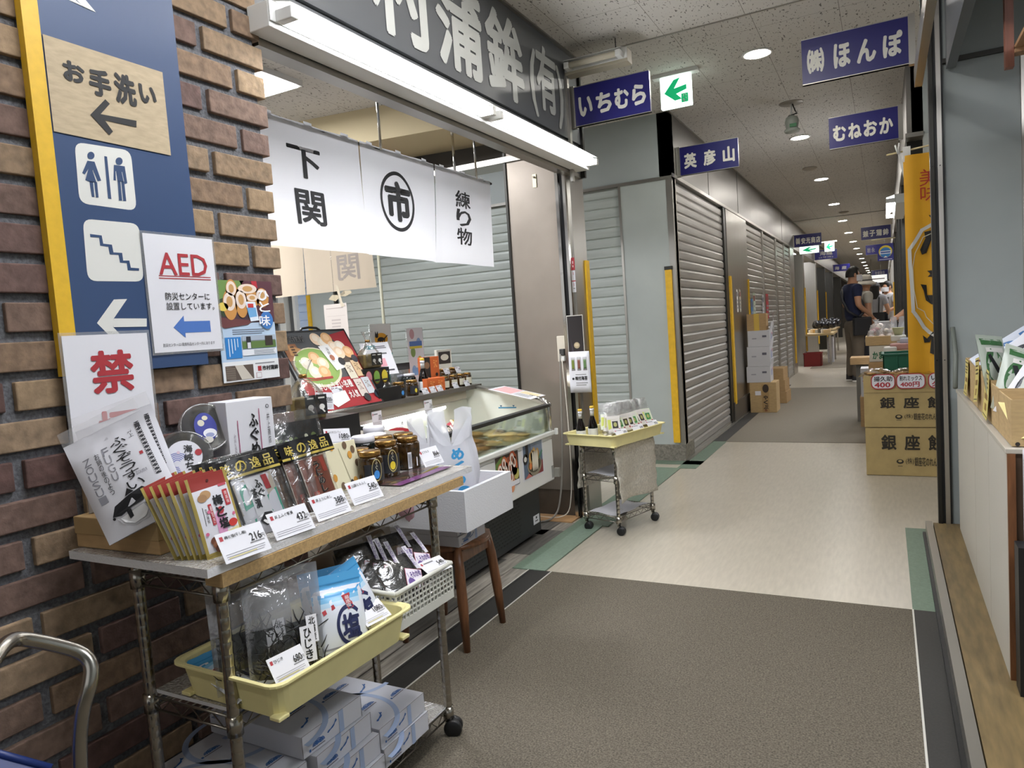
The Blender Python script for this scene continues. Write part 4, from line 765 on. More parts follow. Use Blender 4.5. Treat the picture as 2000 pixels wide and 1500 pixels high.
for i, (px, py, r, h, kind, lb) in enumerate(((780, 778, .034, .085, 'b', 'brown pickle jar with a blue dot on the freezer shelf'), (806, 776, .034, .085, 'y', 'brown pickle jar with a yellow dot on the freezer shelf'), (800, 745, .036, .11, 'k', 'tall dark seaweed jar behind the brown jars on the freezer shelf'), (868, 740, .026, .075, 'p', 'small jar left of the row at the right end of the freezer shelf'), (884, 738, .026, .075, 'p', 'small jar second in the row at the right end of the freezer shelf'), (899, 735, .026, .075, 'p', 'small jar third in the row at the right end of the freezer shelf'), (912, 733, .026, .075, 'p', 'small jar at the far right end of the freezer shelf'), (885, 722, .028, .11, 'n', 'brown jar standing behind the small row on the freezer shelf'), (866, 722, .028, .11, 'n', 'brown jar beside the orange box on the freezer shelf'))):
    xx = -2.25 if py > 765 or kind == 'p' else -2.36
    p = PX(px, py, 'x', xx); p.z = .885; t = thing('jar', lb, 'jar', p, RZ-.3, 'jars on the freezer shelf')
    jar(t, r, h, JARK if kind == 'k' else JARB, WLID if kind in 'k' else BRASS, lab={'b': H('22242a'), 'y': H('22242a'), 'k': H('12181a'), 'p': H('c9c4b0'), 'n': H('a09a7a')}[kind], disc={'b': H('3f86c8'), 'y': H('d8c23c')}.get(kind))
def bottle(label, loc_, rz, s=1.0):
    t = thing('sauce_bottle', label, 'bottle', loc_, rz); b = MB(); b.lathe([(.028*s, 0), (.030*s, .004), (.030*s, .075*s), (.024*s, .10*s), (.012*s, .14*s), (.011*s, .165*s)], [JARK]*2+[M('soy_glass', '120a08', .08)]*3, n=20); b.build('bottle_body', t)
    b = MB(); b.lathe([(.0305*s, .012), (.0307*s, .014), (.0307*s, .062*s), (.0305*s, .064*s)], H('d6d8da'), n=20); b.build('label', t); b = MB(); b.lathe([(.0125*s, .14*s), (.0125*s, .172*s)], M('clear_collar', 'b0b0ac', .3), n=16); b.build('neck_collar', t)
    b = MB(); b.lathe([(.0135*s, .170*s), (.014*s, .186*s)], WLID, n=16); b.lathe([(.014*s, .186*s), (.0135*s, .20*s), (1e-6, .20*s)], M('yellow_cap', 'e0b83a', .4), n=16); b.build('cap', t); return t
p = PX(828, 752, 'x', -2.3); bottle('dark sauce bottle with a yellow cap on the freezer shelf beside the orange box', (p.x, p.y, .885), RZ, .95)
def carton(label, loc_, rz, w, d, h, col, fn=None, name='product_box', cat='box', group=None):
    t = thing(name, label, cat, loc_, rz, group); b = MB(); m = H(col); b.box((-w/2, 0, 0), (w/2, d, h), m); b.build('box', t, bevel=.0015)
    if fn: b = MB(); F = Face(b, (-w/2, -.0012, h), UX, UZ, w, h); fn(F); b.build('front_print', t)
    return t
def orng(F): F.rect(0, 0, .42, 1, H('2a2624'), 0); F.disc(.2, .25, .02, H('8a6a50')); F.disc(.2, .68, .022, H('a8927c'), 1, .014); F.text('うに', .62, .1, .86, .34, H('e8a860'), 2, .02); F.disc(.8, .55, .01, H('2a2020')); F.rect(0, .85, 1, 1, H('34407a'), 1.5)
p = PX(845, 745, 'x', -2.34); carton('upright orange and black box on the freezer shelf', (p.x, p.y, .885), RZ-.25, .12, .05, .19, 'c0602e', orng)
p = PX(852, 748, 'x', -2.24); carton('low orange box lying before the upright one on the freezer shelf', (p.x, p.y, .885), RZ-.2, .14, .06, .075, 'c4602c', lambda F: (F.text('うに', .15, .2, .4, .7, H('e8a860'), 2, .01), F.text('うに', .6, .2, .85, .7, H('e8a860'), 2, .01)))
p = PX(868, 700, 'x', -2.45); t = carton('white topped photo card behind the orange box on the shelf', (p.x, p.y, .885), RZ-.2, .13, .02, .22, 'dcd8cc', lambda F: (F.rect(.1, .06, .9, .4, H('3a3230')), F.disc(.5, .22, .035, H('d8d0c0'), 2, .02)))
t = thing('film_pack', 'silver and black foil packs standing left of the tall jar on the freezer shelf', 'food pack', PX(783, 742, 'x', -2.42).xy.to_3d()+Vector((0, 0, .885)), RZ-.2); b, F = pouch(t, .15, .17, .04, lambda a, c: H('1a1a1c') if c < .2 else M('silver_foil', 'b9bcc0', .22, .9, bump=.5, scale=60)); b.build('pouch', t)
for i, (px, py) in enumerate(((770, 745), (833, 762), (848, 757), (861, 754), (892, 749), (914, 746), (875, 727), (897, 724))): price_card(PX(px, py+6, 'x', -2.205 if i > 0 and i < 6 else -2.3).xy.to_3d()+Vector((0, 0, .886 if i < 6 else .965)), (-.45, 0, RZ), ('780', '864', '540', '432', '432', '432', '650', '650')[i], 'small price card %s on the freezer shelf' % ('left of the brown jars', 'in front of the bottle', 'before the low orange box', 'right of the low orange box', 'before the small jars', 'at the far right end', 'between the upright orange box and brown jars', 'above the last small jars')[i], .055, .036, mark=False)
def stand_card(label, px0, px1, py0, py1, x, fn, col='e4e4e2'):
    p = PX((px0+px1)/2, py1, 'x', x); q = PX((px0+px1)/2, py0, 'x', x); w_ = (PX(px1, py0, 'x', x)-PX(px0, py0, 'x', x)).y; t = thing('card', label, 'card', (p.x, p.y, .886), rot=(0, 0, RZ-.15)); hh = q.z-.886
    b = MB(); b.tube([(-w_/2-.004, .004, 0), (-w_/2-.004, .004, hh)], .002, CLR, 5); b.tube([(w_/2+.004, .004, 0), (w_/2+.004, .004, hh)], .002, CLR, 5); b.build('clear_stand', t); b = MB(); F = Face(b, (-w_/2, 0, hh), UX, UZ, w_, hh); F.rect(0, 0, 1, 1, H(col), 0); b.grid(lambda i, j: F.P(1-i, 1-j, -1.2), 1, 1, H(col), False); fn(F); b.build('card_face', t)
def cat_(F):
    F.disc(.5, .22, .05, H('d69a2a'), 1, .036); C_ = H('17171a'); F.disc(.48, .22, .026, C_, 2, .012); F.disc(.28, .17, .012, C_, 2.5, .011); F.poly([(.2, .16), (.22, .10), (.28, .15)], C_, 3); F.poly([(.28, .14), (.34, .10), (.36, .16)], C_, 3); F.stroke([(.65, .21), (.80, .17)], .006, C_, 3)
    for x in (.34, .44, .56, .66): F.stroke([(x, .22), (x-.03, .27)], .007, C_, 3)
    F.rect(0, .42, 1, 1, H('2a8a78'), 1); F.disc(.2, .50, .02, H('2a2622'), 2)
stand_card('tall card with a black cat on a yellow oval behind the freezer goods', 735, 768, 632, 745, -2.52, cat_)
def strp(F):
    for i, c in enumerate(('c8a0a8', '8aa8d0', '7f9a5a', 'd8b84a', '9ab8dc', 'b88a9a')): F.disc(.3+.4*(i % 2), .1+.15*i, .02, H(c), 1+.1*i, .03)
    F.rect(.1, .22, .9, .30, H('5a7ab8'), 2); F.rect(.1, .30, .9, .34, H('d8c84a'), 2); F.rect(.2, .66, .9, .78, H('8ab0e0'), 2)
stand_card('tall narrow colourful strip card standing over the freezer goods', 805, 830, 640, 745, -2.52, strp, 'e8e6ec')
t = thing('card', 'white handwritten card leaning right of the poster board', 'card', PX(745, 712, 'x', -2.36), rot=(-.45, 0, RZ-.3)); b = MB(); F = Face(b, (-.09, 0, .13), UX, UZ, .18, .19); F.rect(0, 0, 1, 1, PAPERW, 0); F.rect(.1, .08, .5, .2, H('3f8a9a')); F.lines(.5, .1, .9, .2, 2, H('4a4a50')); F.lines(.1, .3, .9, .4, 1, H('5a5a60')); F.rect(.3, .5, .7, .75, H('d89aa6')); F.lines(.4, .82, .9, .92, 1, H('3a3a40')); b.build('card_face', t, solid=.001)
t = thing('sheet', 'pink and white printed sheet lying on the freezer end top', 'sheet', (-1.93, 3.715, .818), rot=(0, .225, RZ-PI/2)); b = MB(); b.box((-.14, -.1, .012), (.14, .10, .0135), PAPERW); F = Face(b, (-.14, .1, .0137), UX, UY, .28, .20); F.rect(.06, .08, .5, .9, H('d8a8a8')); F.rect(.55, .1, .94, .5, H('d8c9a0')); F.lines(.55, .55, .94, .9, 4, H('9a9a9a')); b.build('paper', t)
# ---------------------------------------------------------------- wire rack by the brick wall
POSTM = M('rack_chrome', 'a8a39a', .22, 1, var=.1, scale=60); WIRE = M('rack_wire', '8d8880', .3, 1)
def wire_shelf(t, x0, x1, y0, y1, z, n=12, name='shelf'):
    b = MB()
    for zz in (z, z-.028):
        for p, q in (((x0, y0), (x1, y0)), ((x1, y0), (x1, y1)), ((x1, y1), (x0, y1)), ((x0, y1), (x0, y0))): b.tube([(*p, zz), (*q, zz)], .0028, WIRE, 6)
    for p, q in (((x0, y0), (x1, y0)), ((x1, y0), (x1, y1)), ((x1, y1), (x0, y1)), ((x0, y1), (x0, y0))):
        p = Vector((*p, 0)); q = Vector((*q, 0)); k = max(2, int((q-p).length/.03)); pts = [p.lerp(q, i/k)+Vector((0, 0, z-(.028 if i % 2 else 0))) for i in range(k+1)]; b.tube(pts, .0016, WIRE, 5)
    for i in range(1, n): x = x0+(x1-x0)*i/n; b.tube([(x, y0, z), (x, y1, z)], .0016, WIRE, 5)
    for xx, yy in ((x0, y0), (x1, y0), (x1, y1), (x0, y1)): b.tube([(xx, yy, z-.035), (xx, yy, z+.006)], .0165, POSTM, 12)
    b.build(name, t)
def caster(t, x, y, r=.027, z=0, ang=0.4):
    b = MB(); b.T = Matrix.Translation((x, y, 0)) @ Matrix.Rotation(ang, 4, 'Z')
    for s_ in (-.011, .011): b.lathe([(.006, -.008), (r*.9, -.008), (r, -.005), (r, .005), (r*.9, .008), (.006, .008)], BLACK, (0.012, s_, r), 18, axis=(0, 1, 0))
    b.prism([(-.01, -.009, r*1.0), (.012, -.009, r*2.1), (.03, -.009, r*1.6), (.03, -.009, r*1.1)], (0, .018, 0), BLACK); b.tube([(0, 0, r*1.6), (0, 0, r*2.6)], .007, POSTM); b.build('caster', t)
def rack(t, x0, x1, y0, y1, zs, top, r=.0125, cr=.027, cm=None):
    for x, y in ((x0, y0), (x1, y0), (x1, y1), (x0, y1)):
        b = MB(); pr = [(r, cr*2.2)]; z = cr*2.2
        while z < top-.03: z += .0254; pr += [(r, z-.003), (r*.975, z-.002), (r*.975, z-.001), (r, z)]
        b.lathe(pr+[(r, top)], POSTM, (x, y, 0), 14); b.build('post', t); caster(t, x, y, cr)
    for z in zs: wire_shelf(t, x0, x1, y0, y1, z)
t = thing('wire_rack', 'chrome three-tier wire rack on casters against the brick wall', 'rack', (-1.32, 1.33, 0))
rack(t, -.13, .13, -.378, .375, (.085, .455, .735), .755)
b = MB(); b.box((.115, -.40, .738), (.165, .50, .765), PLY); b.build('edge_board', t, label='pale wood board along the front edge')
FOAMW = M('foam_sheet', 'd4d4d6', .6, bump=.5, scale=140); SILV = M('silver_foam', 'c4c1bb', .26, .6, var=.3, scale=150, bump=2.5)
def foam(label, x0, x1, y0, y1, z, h, top=SILV):
    b = MB(); b.box((x0, y0, z), (x1, y1, z+h), FOAMW); b.grid(lambda a, c: (x0+(x1-x0)*a, y0+(y1-y0)*c, z+h+.0005+.001*math.sin(60*a)*math.sin(90*c)), 20, 30, top); return tag(b.build('foam_sheet'), label, 'foam sheet')
foam('thick foam sheet with a silver top on the rack top shelf', -1.60, -1.158, .90, 1.89, .7665, .017)
foam('silver foam sheet on the middle shelf of the wire rack', -1.44, -1.20, .96, 1.70, .4595, .008); foam('silver foam sheet on the bottom shelf under the gift cartons', -1.44, -1.19, .965, 1.70, .089, .004)
ZT = .785
# left end: carton with packets, tubs, boxes
def card_open(label, name, loc_, rz, w, d, h, mat=CARD, th=.004, cat='box', lids=0, **k):
    t = thing(name, label, cat, loc_, rz, **k); b = MB(); b.box((-w/2+th, th, .0005), (w/2-th, d-th, th), mat)
    for a, c in (((-w/2, 0, 0), (w/2, th, h)), ((-w/2, d-th, 0), (w/2, d, h)), ((-w/2, th, 0), (-w/2+th, d-th, h)), ((w/2-th, th, 0), (w/2, d-th, h))): b.box(a, c, mat)
    b.build('box', t); return t
t = thing('cardboard_box', 'low brown cardboard box at the left end of the rack top', 'box', (-1.475, .93, ZT), .03); b = MB(); b.box((-.135, 0, 0), (.135, .12, .066), CARD); b.build('box', t, bevel=.002)
b = MB(); b.box((-.137, -.002, .03), (.137, .122, .069), M('cardboard_lid', 'a58a60', .8, var=.08, scale=20)); b.build('lid', t, bevel=.002)
def acrylic(label, loc_, rz):
    t = thing('acrylic_stand', label, 'stand', loc_, rz); b = MB(); b.tube([(0, .0, 0), (0, .05, .10), (0, .055, .102), (0, .06, .095), (0, .065, 0)], .004, M('frosted_acrylic', 'c8c8c8', .2), 8, sq=3); b.build('stand', t)
acrylic('frosted clear easel standing in front of the low cardboard box', (-1.27, 1.00, ZT), RZ-.9); acrylic('frosted clear easel behind the fish-soup packets', (-1.585, .955, ZT+.071), RZ-.5)
b = MB(); b.lathe([(.028, 0), (.034, 0), (.034, .022), (.028, .022), (.028, 0)], M('grey_tape', '8f8f8c', .5), n=28); o = b.build('tape_roll'); tag(o, 'roll of grey tape lying on the low cardboard box', 'tape'); o.location = (-1.385, .985, ZT+.071)
PW = M('packet_white', 'd9d9e0', .32)
def fugu(t):
    w, h = .165, .225; b, F = pouch(t, w, h, .035, PW, crumple=.0018); G = H('8d8d96'); K = INK
    F.rect(.87, .08, .93, .62, H('3a3a40')); 
    for i in range(14): F.stroke([(.87, .09+.038*i), (.93, .11+.038*i)], .0016, H('c8c8cc'), 2); F.stroke([(.93, .09+.038*i), (.87, .11+.038*i)], .0016, H('c8c8cc'), 2)
    F.vtext('ふぐぞうすい', .52, .13, .72, .66, K, 2, .0); F.vtext('お鍋の後のよう', .30, .2, .36, .62, K, 2, .0)
    F.vtext('FUGU', .40, .18, .48, .52, G, 1, .0); F.vtext('ZOUSUI', .14, .20, .24, .66, G, 1, .0); F.text('FUGU ZOUSUI', .56, .52, .80, .55, G, 1, .0); F.vtext('井上', .76, .12, .82, .20, K, 2, .0); F.rect(.80, .36, .84, .39, RED)
    F.poly([(.20, .80), (.28, .72), (.50, .68), (.66, .66), (.72, .70), (.80, .68), (.78, .76), (.66, .74), (.62, .78), (.45, .79), (.30, .82)], K, 2); F.poly([(.44, .68), (.50, .62), (.56, .67)], K, 2); F.poly([(.24, .83), (.62, .80), (.66, .86), (.58, .94), (.40, .95), (.28, .90)], H('bfbfc4'), 2)
    F.poly([(.28, .84), (.60, .81), (.62, .87), (.55, .92), (.40, .93), (.31, .89)], H('e2e2e4'), 3); F.poly([(.38, .80), (.44, .80), (.43, .87), (.38, .88)], K, 4); F.poly([(.62, .81), (.70, .82), (.64, .87)], K, 4); F.disc(.21, .82, .003, K, 4); F.disc(.85, .88, .0135, RED, 2); F.text('ふく', .80, .855, .90, .905, H('f0e8e8'), 4, .0)
    b.build('pouch', t); b = MB(); F = Face(b, (-w/2, -.001, h+.03), UX, UZ, w, .03); F.rect(0, 0, 1, 1, CLR2, 0, 6, 2); b.build('clear_top', t)
t = thing('soup_packet', 'white blowfish soup packet in front of its twin on the low box', 'food packet', PX(290, 1026, 'x', -1.345), rot=(-.26, -.40, .70), group='white blowfish soup packets'); fugu(t)
dup(t, PX(292, 1000, 'x', -1.44), rot=(-.22, -.30, .72), label='white blowfish soup packet behind, against the no-smoking notice')
def tub(label, loc_, rot, r=.05, h=.062, lid='w'):
    t = thing('plastic_tub', label, 'tub', loc_, rot=rot, group='clear tubs of seaweed'); b = MB(); b.lathe([(1e-6, .004), (r*.84, .005), (r*.93, h*.55), (r*.5, h*.62), (1e-6, h*.63)], M('dark_seaweed', '1e1c1a', .6, var=.8, scale=60, bump=1), n=24); b.build('contents', t)
    b = MB(); b.lathe([(r*.82, 0), (r*.88, .003), (r*.97, h)], TUBCLR, n=32); b.build('tub_body', t)
    b = MB(); b.lathe([(r*1.02, h-.006), (r*1.06, h-.004), (r*1.06, h+.004), (r*.98, h+.006), (r*.96, h+.002), (1e-6, h+.002)], CLEAR('tub_lid', 'e4e4e2', gloss=.10, r=.15, haze=.05), n=36); b.build('lid', t)
    b = MB(); F = Face(b, (-r, -r, h+.0035), (1, 0, 0), (0, 1, 0), 2*r, 2*r); F.O = Vector((-r, r, h+.0035))
    if lid == 'w':
        F.disc(.5, .5, r*.66, H('d8d8e0'), 0); 
        for q in range(5): F.disc(.36, .62, r*(.44-.07*q), H('6f78b8'), .4+.1*q, None, 20, r*(.41-.07*q), PI*.4, PI*1.8)
        F.vtext('海峡ち', .50, .26, .66, .78, INK, 2, .02); F.disc(.76, .44, r*.13, RED, 1.5); F.disc(.40, .40, r*.06, H('d0b8c8'), 1.5)
    else:
        F.disc(.5, .5, r*.46, H('27308a'), 0, r*.64); F.disc(.52, .30, r*.12, H('cfc8b0'), 1, r*.10); F.disc(.42, .40, r*.14, H('c8c4b4'), 1.2); F.disc(.56, .64, r*.28, H('e0e0e6'), 1.4, r*.2); F.disc(.55, .68, r*.18, H('8a92b8'), 1.6, r*.1); F.disc(.5, .78, r*.2, H('c8c4bc'), 1.8, r*.14)
    b.build('lid_label', t); return t
cp = Vector((0, 0, CAM_H))
def face_rot(p, up_tilt=0.0, yaw=0):
    d = (cp-Vector(p)).normalized(); return math.acos(max(-1, min(1, d.z)))+up_tilt, 0, math.atan2(d.y, d.x)+PI/2+yaw
tub('clear tub with a white wave label, lid turned to the aisle, by the soup packets', (-1.475, 1.115, .94), (1.22, 0, .95), .058)
tub('clear tub with a dark blue oval lid label on top of another tub', (-1.535, 1.205, .992), (1.22, 0, 1.25), .058, .062, 'b')
tub('clear tub lying under the blue-labelled tub beside the white boxes', (-1.505, 1.195, .880), (0, 0, 0), .056, .05)
b = MB(); b.box((-1.57, 1.06, ZT), (-1.46, 1.25, .879), CARD); tag(b.build('cardboard_riser'), 'small cardboard riser under the clear tubs', 'riser')
def fmeshi(F):
    R_ = H('a23a66'); K = INK; F.vtext('ふぐめし', .44, .12, .64, .64, K, 1, .028); F.vtext('の素', .30, .58, .42, .88, K, 1, .02); F.rect(.195, .17, .21, .95, R_); F.rect(.67, .09, .685, .95, R_); F.vtext('井上商店', .84, .14, .90, .42, K, 1, .0); F.disc(.87, .08, .005, K, 1, None, 16, .0035); F.vtext('炊込御飯', .10, .28, .14, .62, H('8a7a8a'), 1, .0)
p = PX(500, 873, 'x', -1.43); carton('white rice-mix box with brush lettering and two maroon lines behind the black bags', (p.x, 1.285, ZT), RZ-.12, .135, .075, .285, 'dadae0', fmeshi)
carton('second white rice-mix box half hidden behind the first, beside the tubs', (-1.545, 1.275, ZT), RZ-.05, .11, .04, .27, 'b9b9c0', lambda F: F.vtext('ふぐめし', .05, .45, .30, .95, INK, 1, .02))
# plum and salt packets in a fan
def plum(t):
    w, h = .092, .168; GD = H('a3914e', .35); b, F = pouch(t, w, h, .012, lambda a, c: GD if (a < .04 or a > .96 or c > .965 or c < .015) else (H('8f2b24') if c < .145 else PW), back=H('c4bf9a'), flat=.15)
    F.disc(.5, .08, .003, H('4a1512'), 1.5); F.disc(.34, .24, .012, H('b08a60'), 1.5, .009); F.disc(.25, .27, .010, H('a07a54'), 1.8, .008); F.poly([(.42, .5), (.6, .42), (.66, .6), (.6, .78), (.4, .74)], H('d79ac0'), 1.2); F.vtext('梅と塩', .46, .27, .70, .70, INK, 2, .03); F.disc(.58, .47, .0075, RED, 1.6); F.rect(.75, .24, .88, .44, H('b03038'), 1.5); F.vtext('南高梅', .78, .26, .85, .42, H('f0dcdc'), 3, .0)
    F.rect(.32, .36, .40, .62, H('b03038'), 1.5); F.vtext('種抜き', .335, .38, .385, .60, H('f0dcdc'), 3, .0); F.stroke([(.19, .38), (.17, .60)], .0009, INK); F.vtext('塩分補給', .22, .40, .27, .58, INK, 2, .0); F.rect(.7, .16, .9, .19, H('b84a5a'), 1.5)
    for x, y in ((.30, .45), (.14, .70), (.88, .56)): F.disc(x, y, .0036, H('cf6a8c'), 2)
    F.disc(.80, .66, .011, H('c23a34'), 2, .008); F.poly([(.5, .75), (.9, .72), (.95, .8), (.5, .82)], H('ddd49a'), 1.4)
    for i in range(9): F.disc(.28+.13*(i % 4)+.03*(i//4), .80+.05*(i//4)+.015*(i % 2), .011, H(('6e4230', '8a5a40', '5a3426')[i % 3]), 3+.2*i, .0085)
    F.rect(.03, .93, .97, .96, GD, 1); b.build('pouch', t)
base = PX(445, 1080, 'z', ZT); t0 = None
for i in range(6):
    x = base.x-.0155*i; y = base.y-.004*i; rot = (-.20-.012*i, -.07-.022*i, RZ-.10+.05*min(i, 4)*(i > 1))
    lb = ('frontmost dried-plum packet with a red header, beside the first price card', 'dried-plum packet just behind the frontmost one', 'third dried-plum packet in the fan, edge-on', 'fourth dried-plum packet in the fan', 'fifth dried-plum packet in the fan', 'last dried-plum packet, leftmost against the low box')[i]
    if t0 is None: t0 = thing('plum_packet', lb, 'food packet', (x, y, ZT), rot=rot, group='dried-plum packets in a fan'); plum(t0)
    else: dup(t0, (x, y, ZT), rot=rot, label=lb)
# clear bags with black and gold toppers
BK = H('121214', .3); GOLD = H('b8a552', .3)
def topper(t, w, z, yoff=-.004, hgt=.046):
    b = MB(); wf = lambda a, c: .002*math.sin(9*a+3)+.0015*math.sin(23*a); F = Face(b, (-w/2, yoff, z+hgt), UX, UZ, w, hgt, wf, .0005); F.rect(0, 0, 1, 1, BK, 0, 12, 2); F.rect(0, .80, 1, .93, GOLD, 1, 12, 1); F.htext('味の逸品', .06, .14, .94, .72, GOLD, 2, .02); b.grid(lambda i, j: F.P(1-i, 1-j, -1), 8, 1, BK, False); b.build('bag_topper', t)
def clearbag(t, w, h, th=.02): b, F = pouch(t, w, h, th, CLR, flat=.05); b.build('clear_bag', t)
def chaz(t):
    b, F = pouch(t, .105, .135, .016, lambda a, c: PW, flat=.03); T_ = H('4fa58e'); F.poly([(0, .08), (.28, .04), (.25, .45), (0, .62)], H('bdb5a6'), 1); F.poly([(.1, .2), (.3, .1), (.32, .5), (.08, .55)], T_, 1.3); F.poly([(.62, .42), (.98, .3), (.98, .62), (.6, .7)], T_, 1.3); F.poly([(.2, .72), (.98, .62), (.98, .96), (.2, .98)], T_, 1.2); F.poly([(.75, .02), (.98, .02), (.98, .3), (.7, .4)], H('bdb5a6'), 1.3); F.rect(.28, .03, .66, .72, H('dcdce0'), 1.5)
    F.rect(.70, .04, .84, .30, RED, 2); F.vtext('ふぐ', .46, .08, .64, .42, INK, 2.5, .03); F.vtext('茶漬', .32, .22, .46, .58, INK, 2.5, .03); F.poly([(.3, .78), (.45, .66), (.62, .68), (.7, .78), (.6, .88), (.42, .88)], INK, 3); F.poly([(.36, .79), (.5, .72), (.62, .76), (.58, .85), (.44, .86)], H('d8d8d8'), 3.5); F.disc(.44, .76, .004, INK, 4); b.build('packet', t)
p = PX(530, 1038, 'z', ZT); t = thing('bagged_packet', 'green and white tea-rice packet in a clear bag behind the second price card', 'food packet', p, rot=(-.36, -.05, RZ-.12), group='clear bags with black and gold toppers'); chaz(t); clearbag(t, .125, .185); topper(t, .165, .135)
for i in range(2): dup(t, p+Vector((-.022-.02*i, -.012-.01*i, 0)), rot=(-.34, -.05, RZ-.15), label=('second tea-rice packet right behind the front one', 'third tea-rice packet, its topper leftmost above the plum packets')[i])
def unim(t):
    b, F = pouch(t, .085, .135, .014, lambda a, c: H('84452f'), flat=.03); F.poly([(0, .5), (.4, .35), (1, .6), (1, 1), (0, 1)], H('a8744a'), 1.2); F.poly([(.05, .02), (.62, .02), (.3, .45), (.02, .55)], H('74392a'), 1.3); F.vtext('うにめし', .46, .10, .68, .72, H('d8c8b4'), 2, .06); F.vtext('うにめし', .46, .10, .68, .72, INK, 3.4, .025); F.rect(.76, .05, .92, .34, H('a8402e'), 2); F.rect(.16, .66, .34, .90, H('c2402e'), 2); F.vtext('ふりかけ', .18, .67, .32, .89, H('f0dcc8'), 3, .0); F.rect(0, 0, 1, .015, H('d8c8b8'), 2); F.rect(0, 0, .02, 1, H('d8c8b8'), 2); b.build('packet', t)
p = PX(640, 990, 'z', ZT); t = thing('bagged_packet', 'brown sea-urchin rice packet in a clear bag behind the third price card', 'food packet', p, rot=(-.34, -.04, RZ-.1), group='clear bags with black and gold toppers'); unim(t); clearbag(t, .105, .175); topper(t, .17, .137)
dup(t, p+Vector((-.018, -.03, 0)), rot=(-.33, -.06, RZ-.14), label='second sea-urchin rice packet, half behind the front one'); 
p2 = PX(590, 1005, 'z', ZT)
bp = None
for i in range(5):
    l_ = p2+Vector((-.012*i-.02, .012-.022*i, 0)); lb = ('brown packet edge-on nearest the sea-urchin rice packets', 'second brown packet edge-on in the row', 'third brown packet edge-on in the row', 'fourth brown packet edge-on in the row', 'fifth brown packet edge-on beside the tea-rice packets')[i]
    if bp is None: bp = thing('bagged_packet', lb, 'food packet', l_, rot=(-.34, -.08, RZ-.75), group='brown packets edge-on'); b, F = pouch(bp, .085, .135, .014, lambda a, c: H('5f4028') if (a*7+c*3) % 1 < .6 else H('7a5636'), flat=.03); b.build('packet', bp); clearbag(bp, .105, .17)
    else: dup(bp, l_, rot=(-.34, -.08, RZ-.75+.06*i), label=lb)
# black pouches printed with white flowers
def flow(t):
    b, F = pouch(t, .14, .20, .02, lambda a, c: H('1a1b1c'), flat=.05); r_ = random.Random(5)
    for i in range(34): F.disc(.30+r_.uniform(0, .62), .22+r_.uniform(0, .30), .005+r_.random()*.004, H(('e4e2d0', 'd8d8c0', '8a9a5a', '6f8048')[i % 4]), 1.2+.05*i)
    F.rect(.15, .62, .85, .95, H('26282a'), 1); F.disc(.2, .14, .004, H('d8d8d8'), 2); b.build('pouch', t)
t = None
for i, (px, py) in enumerate(((610, 925), (590, 930), (570, 935))):
    l_ = Vector((-1.39-.012*i, 1.43-.045*i, ZT+.012)); lb = ('black pouch with white flowers nearest the cream card box', 'second black pouch with white flowers', 'third black pouch with white flowers beside the white rice-mix box')[i]
    if t is None: t = thing('flower_pouch', lb, 'food packet', l_, rot=(-.25, 0, RZ-.2), group='black pouches with white flowers'); flow(t); clearbag(t, .16, .23, .03)
    else: dup(t, l_, rot=(-.25, 0, RZ-.25), label=lb)
def creamc(F):
    for i, (x, y) in enumerate(((.2, .06), (.62, .08), (.72, .3), (.9, .5), (.1, .7), (.3, .9), (.72, .85), (.85, .2))): F.disc(x, y, .008, H(('c8913c', '6a5642')[i % 2]), 1, .011)
    F.stroke([(.40, .12), (.58, .88)], .0012, H('6a6a50')); F.vtext('くらげあんかけ', .44, .2, .50, .8, H('5a5a48'), 2, .0, shear=0) if False else None; F.poly([(.60, .80), (.66, .85), (.60, .90), (.54, .85)], H('3a3a38'), 2)
p = PX(685, 955, 'z', ZT); t = carton('cream card box with mustard leaf shapes left of the brown jars', p, RZ-.1, .115, .035, .135, 'd6cfb0', creamc); t.rotation_euler = (-.22, 0, RZ-.1)
